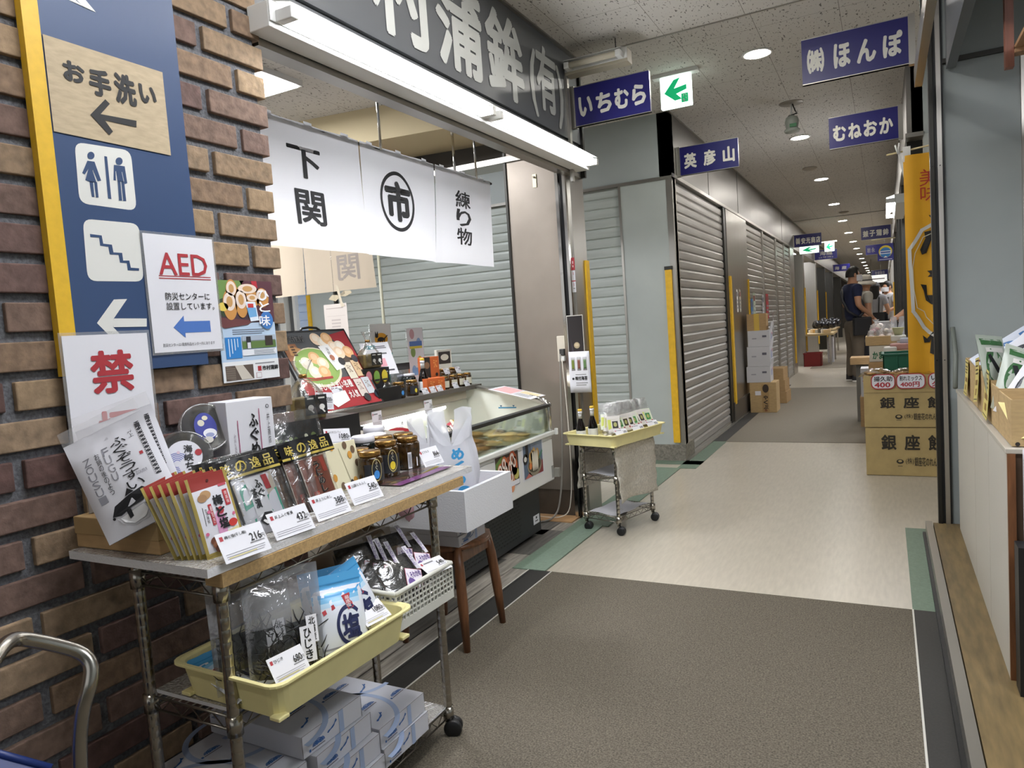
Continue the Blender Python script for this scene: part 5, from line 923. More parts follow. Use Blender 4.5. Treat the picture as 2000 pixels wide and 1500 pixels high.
for i, (px, py, r, h, kd, lb) in enumerate(((663, 872, .028, .085, 'w', 'small dark jar with a white lid left of the tall dark jar'), (690, 862, .033, .105, 'w', 'tall dark jar with green lettering and a white lid'), (715, 925, .034, .10, 'w', 'wide white-lidded dark jar behind the blue-labelled jars'), (738, 915, .034, .095, 'w', 'white-lidded jar second behind the blue-labelled jars'), (705, 940, .030, .082, 'b', 'brown jar with a blue spot, back one of the pair'), (727, 946, .030, .082, 'b', 'brown jar with a blue spot, front one of the pair at the rack edge'), (758, 930, .031, .092, 'y', 'brown jar with a yellow spot on a black drop label'), (752, 918, .031, .092, 'y', 'brown jar directly behind the yellow-spotted jar'), (800, 914, .031, .085, 's', 'brown pickle jar at the right end of the rack top'), (792, 905, .031, .085, 's', 'brown pickle jar behind the one at the right end of the rack'))):
    if i < 2: l_ = PX(px, py+42, 'z', ZT); l_.x = max(l_.x, -1.52)
    else: l_ = PX(px, py, 'z', ZT)
    t = thing('jar', lb, 'jar', l_, RZ-.45, 'jars on the rack top'); dk = kd == 'w'; t.scale = (1.2, 1.2, 1.2)
    jar(t, r, h, JARK if dk else JARB, WLID if dk else BRASS, lidh=.022 if dk else .014, lab=None if kd == 's' else H('1c1e24'), disc={'b': H('3a86d0'), 'y': H('d8c030')}.get(kd), labtext=[H('8fb8b0'), H('7aa8a0')] if i == 1 else None)
    if kd in 'by':
        b = MB(); F = Face(b, (-r*.5, -r-.002, h*.95), UX, UZ, r, h*.8); F.disc(.5, .6, r*.42, H('b8a870'), 0, r*.9, 24, r*.38); F.vtext('ふぐ', .4, .2, .6, .6, H('cfcab0'), 1, .0); b.build('drop_label', t)
    if kd == 's':
        b = MB(); F = Face(b, (-r*.6, -r*.95, h*.55), UX, UZ, r*.9, h*.5); F.rect(0, 0, .4, 1, PAPERW, 1); F.rect(.55, .35, 1, .9, PAPERW, 1)
        for q in range(9): F.rect(.05+.035*q, .1, .05+.035*q+.015, .9, H('55555a'), 2)
        b.build('barcode_label', t)
for px, py, pr, nm, lb, mk in ((488, 1086, '216', '梅と塩(干し梅)', 'first price card at the left end of the rack edge, before the plum packets', True), (580, 1043, '432', '井上ふぐ茶漬', 'second price card along the rack edge, before the tea-rice packet', False), (656, 1008, '388', '井上うにめし', 'third price card along the rack edge, before the sea-urchin rice packet', False), (722, 978, '540', '山賀とらふく', 'fourth price card along the rack edge, before the blue-spotted jars', False), (850, 908, '864', 'ピクルス', 'last price card at the right end of the rack, by the pickle jars', False)):
    price_card(PX(px, py, 'z', ZT+.001), (-.5, .0, RZ-.08), pr, lb, .108 if pr != '864' else .095, .062, nm, mk)
price_card(PX(668, 925, 'z', ZT)+Vector((0, 0, .085)), (-.3, .12, RZ-.2), '1080', 'price card standing above the cream card box before the white-lidded jar', .10, .06, 'ふぐのコンフィ', True)
t = thing('flyer', 'magenta-edged food flyer lying flat before the jars on the rack', 'flyer', (-1.265, 1.72, ZT+.001), RZ); b = MB(); F = Face(b, (-.13, .055, .001), UX, UY, .26, .11); F.rect(0, 0, 1, 1, H('6a4a4c'), 0)
for i in range(14): F.disc(.08+.06*i, .3+.25*((i*7) % 3)/3, .012, H(('8a3c34', 'a8804a', '5c5a3c', '3a2a2a')[i % 4]), 1+.05*i)
F.rect(0, .72, 1, 1, H('7c3f7c'), 2.5); F.poly([(.5, .72), (1, .5), (1, .62), (.7, .72)], H('b8a83c'), 3); b.build('sheet', t); b = MB(); b.box((-.135, -.06, .0022), (.135, .058, .0028), CLR); b.build('clear_sleeve', t)
# middle shelf: cream tray, basket and what lies in them
def tray(label, loc_, rz, w, d, h, name='plastic_tray', mat=CREAM):
    t = thing(name, label, 'tray', loc_, rz); b = MB(); e = .012
    def ring(s_, z, r=.03):
        out = []; W = w/2+s_; Dd = d/2+s_
        for cx, cy, a in ((W-r, Dd-r, 0), (-W+r, Dd-r, 1), (-W+r, -Dd+r, 2), (W-r, -Dd+r, 3)):
            for k in range(5): an = (a+k/4)*PI/2; out.append((cx+r*math.cos(an), cy+r*math.sin(an), z))
        return out
    R = [ring(-.016, .012), ring(-.014, .0), ring(-.012, 0), ring(0, h-.006), ring(.012, h-.006), ring(.012, h), ring(.004, h), ring(-.003, h-.004), ring(-.014, .014)]; n = len(R[0]); vs_ = [p for r_ in R for p in r_]; fs = []
    for i in range(1, len(R)-1):
        for k in range(n): fs.append((i*n+k, i*n+(k+1) % n, (i+1)*n+(k+1) % n, (i+1)*n+k))
    fs.append(tuple((len(R)-1)*n+k for k in range(n))); fs.append(tuple(n+k for k in range(n))[::-1]); b.add(vs_, fs, mat, False); b.build('body', t, bevel=.001)
    for sx in (-1, 1):
        for sy in (-1, 1): b = MB(); b.box((sx*w/2-.03*sx, sy*(d/2-.002), .0), (sx*(w/2-.002), sy*d/2-.03*sy, .008), mat); b.build('stacking_foot', t, bevel=.002)
    return t
TR = (-1.205, 1.165, .469); tray('cream plastic tray on the middle shelf of the wire rack', TR, RZ-.03, .42, .30, .078)
HZ = CLEAR('hijiki_film', gloss=.10, haze=.28, hazecol='d8d8de', crease=20)
def hijiki(t):
    w, h = .18, .235; b, F = pouch(t, w, h, .05, lambda a, c: HZ if c < .52 else CLR, flat=.12); b.build('clear_bag', t); b = MB(); r_ = random.Random(9); HJ = M('hijiki_black', '17171a', .45)
    b.grid(lambda a, c: ((a-.5)*w*.86, -.012*SM(a)*SM(c)+.008, .006+c*h*.46), 8, 8, M('hijiki_mass', '151518', .5, var=.7, scale=90, bump=1))
    for i in range(110):
        x = r_.uniform(-.42, .42)*w; z = r_.uniform(.03, .50)*h; a = r_.uniform(-1.3, 1.3); l = r_.uniform(.02, .045); k = r_.uniform(-.01, .01); y = -.022*SM(x/w+.5)-.003
        b.tube([(x, y, z), (x+l*.5*math.sin(a)+k, y-.002, z+l*.5*math.cos(a)), (x+l*math.sin(a), y, min(z+l*math.cos(a), h*.62))], [.0014, .0013, .0005], HJ, 4)
    o = b.build('seaweed', t); o['kind'] = 'stuff'
    b = MB(); F = Face(b, (.03, -.034, .125), UX, UZ, .026, .058); F.rect(0, 0, 1, 1, PAPERW, 0); F.vtext('北浦産', .2, .06, .8, .94, INK, 1, .02); F2 = Face(b, (.012, -.036, .105), UX, UZ, .034, .075); F2.rect(0, 0, 1, 1, PAPERW, 0); F2.vtext('ひじき', .25, .06, .75, .94, INK, 1, .02); b.build('paper_label', t)
t = thing('seaweed_bag', 'clear bag of black hijiki seaweed at the front of the cream tray', 'food bag', (-1.15, 1.075, .485), rot=(-.24, .10, RZ-.30), group='clear bags of black seaweed in the tray'); hijiki(t); dup(t, (-1.20, 1.035, .485), rot=(-.26, .06, RZ-.34), label='clear bag of black hijiki seaweed behind the front bag in the tray')
SB = H('4f9cd0', .25); SW = M('salt_white', 'd3d8e2', .3)
def salt(t):
    w, h = .125, .185; NV = H('1a2350'); b, F = pouch(t, w, h, .05, SW, flat=.2, crumple=.001); F.rect(0, 0, 1, .27, SB, .5, 8, 6); F.rect(0, .27, 1, .33, H('7db6dc', .25), .5, 8, 3); F.rect(0, .33, 1, .39, H('b4d2e8', .25), .5, 8, 3); F.disc(.60, .64, .034, NV, 1.2, .046, 30, .027, .6, 5.6); F.text('塩', .42, .50, .80, .80, NV, 2, .04); F.poly([(.52, .28), (.70, .26), (.72, .44), (.60, .46)], RED, 2); F.vtext('最進塩', .57, .29, .67, .43, H('f0e0e0'), 3, .0); F.poly([(.12, .42), (.34, .36), (.36, .41), (.14, .47)], RED, 2); F.lines(.1, .85, .5, .95, 2, H('8a8c98')); F.rect(.0, .10, 1, .115, H('3a86bc', .25), 1.5); b.build('pouch', t)
sp = None
for i, (x, y, rz, rl, lb) in enumerate(((-1.11, 1.205, RZ-.40, .06, 'blue-topped salt bag in the tray right of the seaweed bags'), (-1.155, 1.225, RZ-.5, .0, 'blue-topped salt bag behind the front salt bag'), (-1.12, 1.305, RZ-.12, -.25, 'blue-topped salt bag leaning at the right end of the tray'), (-1.17, 1.015, RZ-.1, .0, 'blue-topped salt bag lying behind the seaweed at the left of the tray'))):
    if sp is None: sp = thing('salt_bag', lb, 'food bag', (x, y, .485), rot=(-.30, rl, rz), group='blue and white salt bags'); salt(sp)
    else: dup(sp, (x, y, .487), rot=(-1.30 if i == 3 else -.30, rl, rz), label=lb)
price_card(PX(575, 1322, 'x', -1.085), (-.55, 0, RZ-.12), '680', 'price card on the front rim of the cream tray, before the seaweed', .085, .055, 'ひじき', True); price_card(PX(742, 1212, 'x', -1.085), (-.9, .0, RZ-.12), '1080', 'price card at the right front of the cream tray, before the salt', .08, .055, '最進の塩', True)
t = thing('plastic_basket', 'white slotted plastic basket at the right end of the middle rack shelf', 'basket', (-1.19, 1.505, .469), RZ-.02); BW = M('basket_white', 'cfcfc6', .4)
bw, bd, bh = .25, .20, .10
def wallp(b, p, q, nu, nv, z0, z1):
    p = Vector(p); q = Vector(q); n = (q-p).normalized().cross(Vector((0, 0, 1)))*.0015
    for i in range(nu+1): c = p.lerp(q, i/nu); b.bar(c+Vector((0, 0, z0)), c+n*0+Vector((0, 0, z1))+(c-Vector((0, 0, 0)))*.0, .003, .005, BW, up=n)
    for j in range(nv+1): z = z0+(z1-z0)*j/nv; b.bar(p+Vector((0, 0, z)), q+Vector((0, 0, z)), .003, .004, BW)
b = MB()
for p, q, n in (((-bw/2, -bd/2, 0), (bw/2, -bd/2, 0), 16), ((bw/2, -bd/2, 0), (bw/2, bd/2, 0), 12), ((bw/2, bd/2, 0), (-bw/2, bd/2, 0), 16), ((-bw/2, bd/2, 0), (-bw/2, -bd/2, 0), 12)):
    wallp(b, p, q, n, 5, .022, bh-.01); p, q = Vector(p), Vector(q); b.bar(p+Vector((0, 0, .011)), q+Vector((0, 0, .011)), .0035, .022, BW); b.tube([p+Vector((0, 0, bh-.003)), q+Vector((0, 0, bh-.003))], .006, BW, 8)
b.box((-bw/2, -bd/2, 0), (bw/2, bd/2, .004), BW); b.build('body', t)
def shiso(t):
    w, h = .12, .165; b, F = pouch(t, w, h, .022, CLR, flat=.14); b.build('clear_bag', t); b = MB(); b.grid(lambda a, c: ((a-.5)*w*.9, -.010*SM(a)*SM(c)-.001, .006+c*h*.78), 8, 8, M('shiso_dark', '1d1d1a', .55, var=1.2, scale=160, bump=1)); b.build('seaweed', t)
    b = MB(); F = Face(b, (-w/2, -.0135, h), UX, UZ, w, h); PL = H('5b3f86'); D_ = [(.62, .48), (.98, .60), (.80, .92), (.46, .80)]; F.poly(D_, H('a85a6a'), 1); F.poly([(x+(.72-x)*.06, y+(.70-y)*.06) for x, y in D_], H('d9d2dc'), 2); F.disc(.62, .76, .010, PL, 3, .013); F.text('しそわかめ', .60, .58, .92, .70, PL, 3, .03); F.poly([(.82, .10), (.94, .10), (.98, .56), (.9, .56)], H('c9c6cf'), 1); F.vtext('しそわかめ', .86, .13, .94, .5, PL, 3, .0); b.build('label', t)
sh = None
for i, (x, y, z, rx, rz, lb) in enumerate(((-1.135, 1.555, .535, -.88, RZ-.35, 'shiso seaweed packet lying at the front right of the white basket'), (-1.105, 1.465, .52, -.82, RZ-.35, 'shiso seaweed packet at the front left of the white basket'), (-1.155, 1.435, .53, -.72, RZ-.4, 'second shiso seaweed packet from the left front'), (-1.185, 1.42, .535, -.62, RZ-.42, 'third shiso seaweed packet, edge-on at the left of the basket'), (-1.21, 1.41, .54, -.52, RZ-.44, 'fourth shiso seaweed packet, edge-on at the left of the basket'), (-1.18, 1.53, .55, -.76, RZ-.36, 'shiso seaweed packet behind the front right one in the basket'))):
    if sh is None: sh = thing('seaweed_packet', lb, 'food packet', (x, y, z), rot=(rx, 0, rz), group='shiso seaweed packets in the white basket'); shiso(sh)
    else: dup(sh, (x, y, z), rot=(rx, 0, rz), label=lb)
price_card((-1.085, 1.575, .56), (-1.1, 0, RZ-.2), '540', 'price card lying on the rim of the white basket', .085, .055, mark=False)
t = thing('cardboard_box', 'tilted brown cardboard box behind the basket on the middle shelf', 'box', (-1.36, 1.55, .56), rot=(-.0, -.5, RZ-.35)); b = MB(); b.box((-.10, -.06, -.05), (.10, .10, .06), M('dim_cardboard', '8f7a5e', .8, var=.08, scale=20)); b.build('box', t, bevel=.002)
b = MB(); b.box((-1.44, 1.47, .469), (-1.28, 1.66, .52), CARD); tag(b.build('cardboard_box'), 'flat brown box under the tilted one behind the basket', 'box')
# bottom shelf: printed white gift cartons
GBW = M('gift_carton', 'cdced6', .5); BLU2 = H('2f5f9e'); PB = H('9fb0cf')
def waves(F, x, y, s, up=1):
    for dx, r in ((-.55, .75), (.55, .75), (0, 1)):
        for q in range(3): F.disc(x+dx*s*.020/F.w, y+up*.004*(r-1)/F.h, .015*s*r*(1-.27*q), BLU2 if q % 2 == 0 else BLU2, 1.4+.1*q, None, 14, .015*s*r*(1-.27*q)-.0022*s, PI, 2*PI)
    F.rect(x-.026*s/F.w, y+.003/F.h, x+.022*s/F.w, y+.006*s/F.h, H('6a6470'), 1.6); F.rect(x-.034*s/F.w, y+.0/F.h, x-.028*s/F.w, y+.007*s/F.h, BLU2, 1.6)
JP = ((-1, .35), (-.75, .15), (-.35, .12), (.0, -.05), (.35, -.2), (.6, -.5), (.75, -.8), (.85, -.55), (1, -.5), (.8, -.3), (.6, -.25), (.4, .05), (.1, .2), (-.4, .3), (-.8, .5))
def japan(F, x, y, s): F.poly([(x+a*.022*s/F.w, y+c*.022*s/F.h) for a, c in JP], BLU2, 1.5)
def gift(t, w=.20, d=.31, h=.054):
    b = MB(); b.box((-w/2, 0, 0), (w/2, d, h), GBW); b.build('carton', t, bevel=.0015); b = MB()
    for z in (h*.02, h*.98): pass
    F = Face(b, (-w/2, d, h), UX, UY, w, d)
    for x0, y0, r in ((-.1, .62, .16), (1.05, .2, .12)): F.disc(x0, y0, r, PB, .8, None, 30, r-.014, -PI/2 if x0 < 0 else PI/2, PI/2 if x0 < 0 else 3*PI/2)
    for x, y, s in ((.70, .22, 1), (.22, .30, 1), (.42, .68, 1.1), (.85, .78, 1)): waves(F, x, y, s)
    for x, y, s in ((.35, .12, 1), (.78, .42, 1.1), (.25, .88, 1)): japan(F, x, y, s)
    F2 = Face(b, (-w/2, -.0006, h), UX, UZ, w, h); F2.rect(.60, 0, .68, 1, PB, .8); waves(F2, .25, .75, .9); japan(F2, .48, .45, .8); F2.rect(0, -.01, 1, .012, H('6a6a6e'), .9); F2.rect(-.004, 0, .004, 1, H('5a5a5e'), .9); F2.rect(.996, 0, 1.004, 1, H('5a5a5e'), .9); b.build('print', t)
gt = None
for i, (x, y, z, rz, lb) in enumerate(((-1.17, 1.475, .094, RZ, 'white gift carton at the bottom right of the lowest rack shelf'), (-1.175, 1.47, .150, RZ, 'white gift carton on top of the right-hand pair on the lowest shelf'), (-1.155, 1.262, .094, RZ+.02, 'white gift carton at the foot of the middle stack'), (-1.165, 1.258, .150, RZ, 'second white gift carton of the middle stack'), (-1.18, 1.25, .206, RZ+.03, 'third white gift carton of the middle stack'), (-1.19, 1.225, .262, RZ-.02, 'topmost white gift carton of the middle stack under the cream tray'), (-1.18, 1.03, .094, RZ, 'white gift carton lowest at the left of the bottom shelf'), (-1.18, 1.035, .150, RZ+.04, 'white gift carton second at the left of the bottom shelf'), (-1.19, 1.03, .206, RZ-.03, 'white gift carton on top at the left of the bottom shelf'))):
    if gt is None: gt = thing('gift_carton', lb, 'carton', (x, y, z), rz, 'white gift cartons on the rack bottom'); gift(gt)
    else: dup(gt, (x, y, z), rz, lb)
# ---------------------------------------------------------------- stool with the foam box
t = thing('wooden_stool', 'round brown wooden stool with four splayed legs before the freezer', 'stool', (-1.565, 2.335, 0))
b = MB(); b.lathe([(1e-6, .378), (.15, .378), (.168, .385), (.17, .395), (.165, .402), (1e-6, .402)], WOOD, n=40); b.build('seat', t)
for sx in (-1, 1):
    for sy in (-1, 1):
        b = MB(); b.tube([(sx*.11, sy*.11, .40), (sx*.122, sy*.122, .30), (sx*.132, sy*.132, .17), (sx*.142, sy*.142, 0)], [.0165, .02, .02, .0125], WOOD, 14); b.build('leg', t)
for a, c in (((-1, -1), (1, -1)), ((1, -1), (1, 1)), ((1, 1), (-1, 1)), ((-1, 1), (-1, -1))):
    b = MB(); b.bar((a[0]*.113, a[1]*.113, .355), (c[0]*.113, c[1]*.113, .355), .018, .045, WOOD); b.build('apron', t)
for i in range(2):
    dup(gt, (-1.43-.005*i, 2.30, .4035+.041*i), RZ+.0, ('white gift carton on the stool seat under another carton', 'white gift carton directly under the foam box on the stool')[i], 'white gift cartons on the stool').scale.z = .74
t = card_open('white foam box on the stool holding plastic bags', 'foam_box', (-1.555, 2.13, .486), 0, .42, .36, .15, M('polystyrene', 'd9dade', .7, bump=.25, scale=180), .018, 'foam box')
def shop_bag(label, loc_, rz, w=.20, h=.28, d=.10, draw=None, mat=None, top=True, sq=1.0):
    t = thing('plastic_bag', label, 'plastic bag', loc_, rz); mat = mat or CLEAR('bag_white', gloss=.08, r=.25, haze=.72, hazecol='e4e6ec', crease=16); r_ = random.Random(len(label)); b = MB(); ph = r_.random()*6
    bh = .70 if top else .80
    def sf(a, c):
        t_ = 2*PI*a; k = .82+.2*math.sin(PI*min(1, c*1.1)); cr = 1+.04*math.sin(5*t_+4*c+ph)+.025*math.sin(11*t_+9*c)+.02*math.sin(23*t_-6*c)
        return Vector((w/2*math.copysign(abs(math.cos(t_))**.7, math.cos(t_))*k*cr, d/2*math.copysign(abs(math.sin(t_))**.8, math.sin(t_))*k*cr*(1-.35*c), c*h*bh+(.012*math.sin(3*t_+ph) if not top else -.035*h/.3*abs(math.sin(t_))**3)*c))
    b.grid(sf, 44, 16, mat); b.build('bag_body', t)
    if top:
        for s_ in (-1, 1):
            b = MB()
            def ear(a, c):
                th = (.25+.5*a) if s_ < 0 else (-.25+.5*a); p = sf(th % 1, 1.0); q = Vector((s_*w*(.27+.03*math.sin(3*c))+-.075*(a-.5)*s_*0+.034*math.cos(PI*a)*s_*(1 if s_ > 0 else -1), .016*math.cos(PI*a*1.0)*(1-.3*c), h*(1.0-.06*abs(a-.5)))); e_ = c**.75
                v = p.lerp(q, e_); v.x += s_*.012*math.sin(PI*c)*math.sin(PI*a); v.y += .006*math.sin(14*a+5*c)*(1-c); return v
            b.grid(ear, 22, 12, mat); b.build('handle', t)
    if draw: b = MB(); F = Face(b, (-w*.42, -d*.50-.004, h*.68), UX, UZ, w*.84, h*.66, bulge(.03, .0, .8)); draw(F); b.build('print', t)
    return t
AQ = H('3f9ad2')
def wakame(F): F.vtext('わくめ', .48, .18, .78, .80, AQ, 2, .05) if False else F.vtext('めくわ', .45, .15, .75, .78, AQ, 2, .05); F.rect(.1, .25, .16, .75, H('8fb8d4'), 1); F.disc(.2, .86, .02, AQ, 1, .014); F.disc(.7, .88, .025, AQ, 1, .02); F.lines(.15, .94, .8, .99, 1, H('8fb0c8'))
shop_bag('white plastic bag with blue lettering standing in the foam box', (-1.46, 2.25, .585), RZ-.95, .19, .34, .12, wakame); shop_bag('plain white plastic bag with looped handles behind the rack jars', (-1.65, 2.36, .585), RZ-1.0, .15, .31, .09)
shop_bag('pink and white crumpled plastic bag lying in the foam box', (-1.60, 2.22, .51), RZ-.3, .22, .24, .15, None, CLEAR('bag_pink', gloss=.08, r=.3, haze=.6, hazecol='e4b4bc', crease=14), False)
# ---------------------------------------------------------------- steel handle and blue bin at lower left
t = thing('hand_cart', 'blue cart edge with a bent steel handle at the lower left corner', 'cart', (-.72, .62, 0))
def W(px, py, y): p = PX(px, py, 'y', y); return p-Vector((-.72, .62, 0))
b = MB(); pts = [(-20, 1300, .52), (5, 1262, .55), (30, 1245, .58), (90, 1255, .62), (150, 1270, .66), (172, 1285, .67), (180, 1305, .67), (175, 1340, .66), (160, 1390, .65), (155, 1450, .65), (158, 1540, .65), (160, 1800, .65)]
P_ = [W(*p) for p in pts]; Q = []
for i in range(len(P_)-1):
    for k in range(4): Q.append(P_[i].lerp(P_[i+1], k/4))
for _ in range(3): Q = [Q[0]]+[(Q[i-1]+Q[i]*2+Q[i+1])/4 for i in range(1, len(Q)-1)]+[Q[-1]]
b.tube(Q, .0115, M('brushed_steel_tube', 'b0aca4', .24, 1), 14); b.build('handle', t)
c0 = W(-120, 1440, .52); c1 = W(100, 1500, .62); b = MB(); BB = M('blue_plastic', '1c3170', .4)
b.prism([c0, c1, c1+Vector((.0, .0, -.30)), c0+Vector((0, 0, -.30))], Vector((-.02, -.15, 0)), BB); b.tube([c0, c1], .006, BB); b.build('bin', t)
# ---------------------------------------------------------------- small rack cart with a tray by the pillar
CA = Vector((-1.425, 3.965, 0)); crz = -.28
t = thing('rack_cart', 'small chrome wire cart with a silver cover standing by the steel pillar', 'cart', CA, crz); rack(t, -.115, .115, -.175, .175, (.10, .33, .495), .515, .0105, .024)
b = MB(); b.grid(lambda a, c: (-.10+.20*a, -.165+.33*c, .107+.004*math.sin(6*a+2*c)+.003*math.sin(11*c)), 8, 10, M('white_liner', 'c9c9d0', .7)); b.build('shelf_liner', t); b = MB(); b.grid(lambda a, c: (-.10+.20*a, -.165+.33*c, .337+.004*math.sin(6*a+2*c)), 8, 10, M('white_liner', 'c9c9d0', .7)); o = b.build('shelf_liner', t)
FOIL = M('silver_bubble_sheet', 'ccc7bc', .36, .45, var=.18, scale=90, bump=2.2)
def cover(x, y0, y1, z0, z1, s_):
    b = MB(); b.grid(lambda a, c: (x+s_*(.012+.02*c+.012*math.sin(9*a+2*c)*c+.004*math.sin(22*c+5*a)), y0+(y1-y0)*a, z1+(z0-z1)*c+.01*math.sin(4*a)*c), 20, 16, FOIL); return b
cover(.118, -.20, .20, .19, .512, 1).build('cover_flap', t, solid=.004); cover(-.118, -.18, .18, .24, .512, -1).build('cover_flap', t, solid=.004)
b = MB(); b.box((-.13, -.19, .500), (.13, .20, .508), FOIL); b.build('cover_top', t)
tr = tray('shallow cream plastic tray on top of the small chrome cart', (CA.x, CA.y, .515), crz+.03, .345, .54, .07); TRM = Matrix.Translation((CA.x, CA.y, .527)) @ Matrix.Rotation(crz+.03, 4, 'Z')
bottle('dark soy bottle at the left end of the cart tray', TRM @ Vector((-.13, -.16, 0)), .6, .92); bottle('dark soy bottle second from the left in the cart tray', TRM @ Vector((-.105, -.075, 0)), .6, .96)
def bagp(t, col, colb, pic):
    b, F = pouch(t, .095, .175, .024, CLRS, flat=.30, crumple=.003); b.build('clear_bag', t); b = MB(); b.box((-.036, -.004, .004), (.036, .006, .095), H(colb)); F = Face(b, (-.038, -.0125, .10), UX, UZ, .076, .098); F.rect(0, 0, 1, 1, H(col), 0); F.rect(.38, .30, .82, .72, H(pic), 1); F.disc(.6, .5, .010, H('a8a868'), 2, .013); F.poly([(.05, .2), (.3, .2), (.3, .7), (.05, .8)], H('c8d060'), 1); F.rect(.1, .05, .9, .2, H('d8d4d0'), 1.5); F.disc(.88, .8, .006, H('b04a5a'), 2); b.build('packet', t)
bt = None; r_ = random.Random(4)
for i in range(24):
    row, k = divmod(i, 8)
    if i > 2 and ((row == 0 and k < 4) or (row == 1 and k < 5)): continue
    if row == 0 and k < 4: row, k = 1, k+2
    q = TRM @ Vector((-.075+.085*row+r_.uniform(-.01, .01), -.17+.052*k+.012*row, .030+.008*row)); rz = crz+PI/2-.25+r_.uniform(-.2, .2)*(1+1.6*(row == 2))-.75*(row < 2); rx = -.42+r_.uniform(-.1, .1)
    lb = 'clear bag of dried snacks in the cart tray, row %s from the pillar, place %d' % (('first', 'second', 'third')[row], k+1)
    if i < 3:
        bt = thing('snack_bag', lb, 'food bag', q, rot=(rx, 0, rz), group='clear snack bags in the cart tray'); bagp(bt, ('dcd8d4', 'd4dcc8', 'e0dad2')[i], '9a9086', ('2a2826', '3f8a4a', '3a3026')[i])
        if i == 0: v0 = bt
        elif i == 1: v1 = bt
        else: v2 = bt
    else: dup((v0, v1, v2)[(i*7+row) % 3], q, rot=(rx, 0, rz), label=lb)
for i, (x, y, c) in enumerate(((.07, -.20, 'b8803c'), (.105, -.14, 'a8743a'), (.11, -.215, 'c08a48'))):
    t = thing('snack_bag', ('small tied bag of orange crackers at the near corner of the cart tray', 'small tied bag of crackers and greens in the cart tray', 'second tied bag of orange crackers at the near corner')[i], 'food bag', TRM @ Vector((x, y, .0)), .3*i); b = MB()
    for q in range(6): b.ball((r_.uniform(-.025, .025), r_.uniform(-.02, .02), .012+.008*(q % 3)), (.016, .012, .010), M('cracker_'+c, c, .5, var=.3, scale=60), 8, 5)
    if i == 1: b.ball((.012, -.01, .03), (.014, .012, .008), H('5a8a3c'), 8, 5)
    b.build('crackers', t); b = MB(); b.lathe([(.034, 0), (.038, .02), (.03, .036), (.009, .048), (.02, .066)], CLRS, n=12); b.build('clear_wrap', t); b = MB(); b.lathe([(.01, .044), (.011, .052)], H('e4ddd0'), n=8); b.build('tie', t)
for i, (x, y, lb) in enumerate(((.155, -.145, 'price card at the near front of the cart tray'), (.155, .03, 'price card in the middle of the cart tray front'), (.15, .2, 'price card at the far end of the cart tray'))): price_card(TRM @ Vector((x, y, .035)), (-.8, 0, crz+PI/2-.3), ('540', '648', '432')[i], lb, .085, .055, mark=False)
# notices and wiring on the pillar
t = thing('photo_card', 'dark photo card of a bowl leaning on the pillar above the white sheet', 'poster', (-1.715, 4.025, 1.02)); b = MB(); F = Face(b, (.0, 0, .24), UX, UZ, .105, .24); F.rect(0, 0, 1, 1, H('d8d4cc'), 0); F.rect(.03, .02, .97, .98, H('201a1a'), 1); F.disc(.55, .76, .019, H('a8987a'), 2); F.disc(.55, .75, .013, H('c4b494'), 3, .010); F.poly([(.2, .6), (.35, .95), (.25, .97)], H('3a3440'), 2); b.build('card_face', t, solid=.003)
t = thing('paper_notice', 'white paper sheet with three bottles taped low on the pillar', 'notice', (-1.715, 4.02, .79)); b = MB(); F = Face(b, (0, 0, .25), UX, UZ, .135, .25, lambda a, c: .004*math.sin(3*a+2*c)); F.rect(0, 0, 1, 1, PAPERW, 0, 6, 6)
for i in range(3): F.rect(.12+.28*i, .14, .30+.28*i, .46, H('a8a8a8'), 1, 2, 2); F.rect(.15+.28*i, .2, .27+.28*i, .42, H(('6a7a2a', '7a4a3a', '5a7a4a')[i]), 2, 2, 2)
F.text('味付海苔', .28, .60, .84, .70, INK, 2, .03); F.disc(.18, .66, .007, INK, 2); F.lines(.3, .54, .85, .58, 1, H('8a8a8a')); F.lines(.3, .74, .85, .84, 2, H('8a8a8a')); b.build('sheet', t, solid=.001)
t = thing('wall_sticker', 'narrow red and white sticker strip on the grey side of the pillar', 'sticker', (-1.694, 4.084, 1.40)); b = MB(); F = Face(b, (0, 0, .21), UX, UZ, .03, .21); F.rect(0, 0, 1, .36, RED, 1); F.rect(0, .37, 1, 1, PAPERW, 1); F.rect(.3, .1, .7, .18, H('e8d8d8'), 2); F.rect(.3, .22, .7, .28, H('e8d8d8'), 2); F.rect(.35, .42, .65, .5, RED, 2); F.rect(0, .66, 1, .69, RED, 2); F.rect(.35, .74, .65, .82, RED, 2); F.rect(.3, .88, .8, .9, H('5a5a5a'), 2); b.build('strip', t)
t = thing('wall_outlet', 'beige wall outlet with plugged cords on the steel pillar', 'outlet', (-1.775, 4.07, 1.05)); b = MB(); b.box((-.03, -.012, -.07), (.03, 0, .09), M('outlet_beige', 'd0c8b8', .4)); b.build('cover_plate', t, bevel=.004); b = MB(); b.box((-.005, -.04, -.03), (.025, -.012, .01), M('dark_plug', '3a3a38', .5)); b.box((0, -.04, -.065), (.026, -.012, -.035), WHITE); b.build('plug', t, bevel=.003)
GC_ = M('grey_cable', '8a867e', .5); b = MB(); pts = [(-1.775, 4.03, 1.03), (-1.79, 4.04, .8), (-1.80, 4.04, .5), (-1.815, 4.03, .25), (-1.83, 3.99, .06), (-1.86, 3.93, .012), (-1.92, 3.86, .010), (-1.98, 3.80, .012), (-1.95, 3.76, .05), (-1.90, 3.75, .08)]
def smooth(p, n=5):
    p = [Vector(q) for q in p]; out = []
    for i in range(len(p)-1):
        for k in range(n): out.append(p[i].lerp(p[i+1], k/n))
    out.append(p[-1])
    for _ in range(4): out = [out[0]]+[(out[i-1]+2*out[i]+out[i+1])/4 for i in range(1, len(out)-1)]+[out[-1]]
    return out
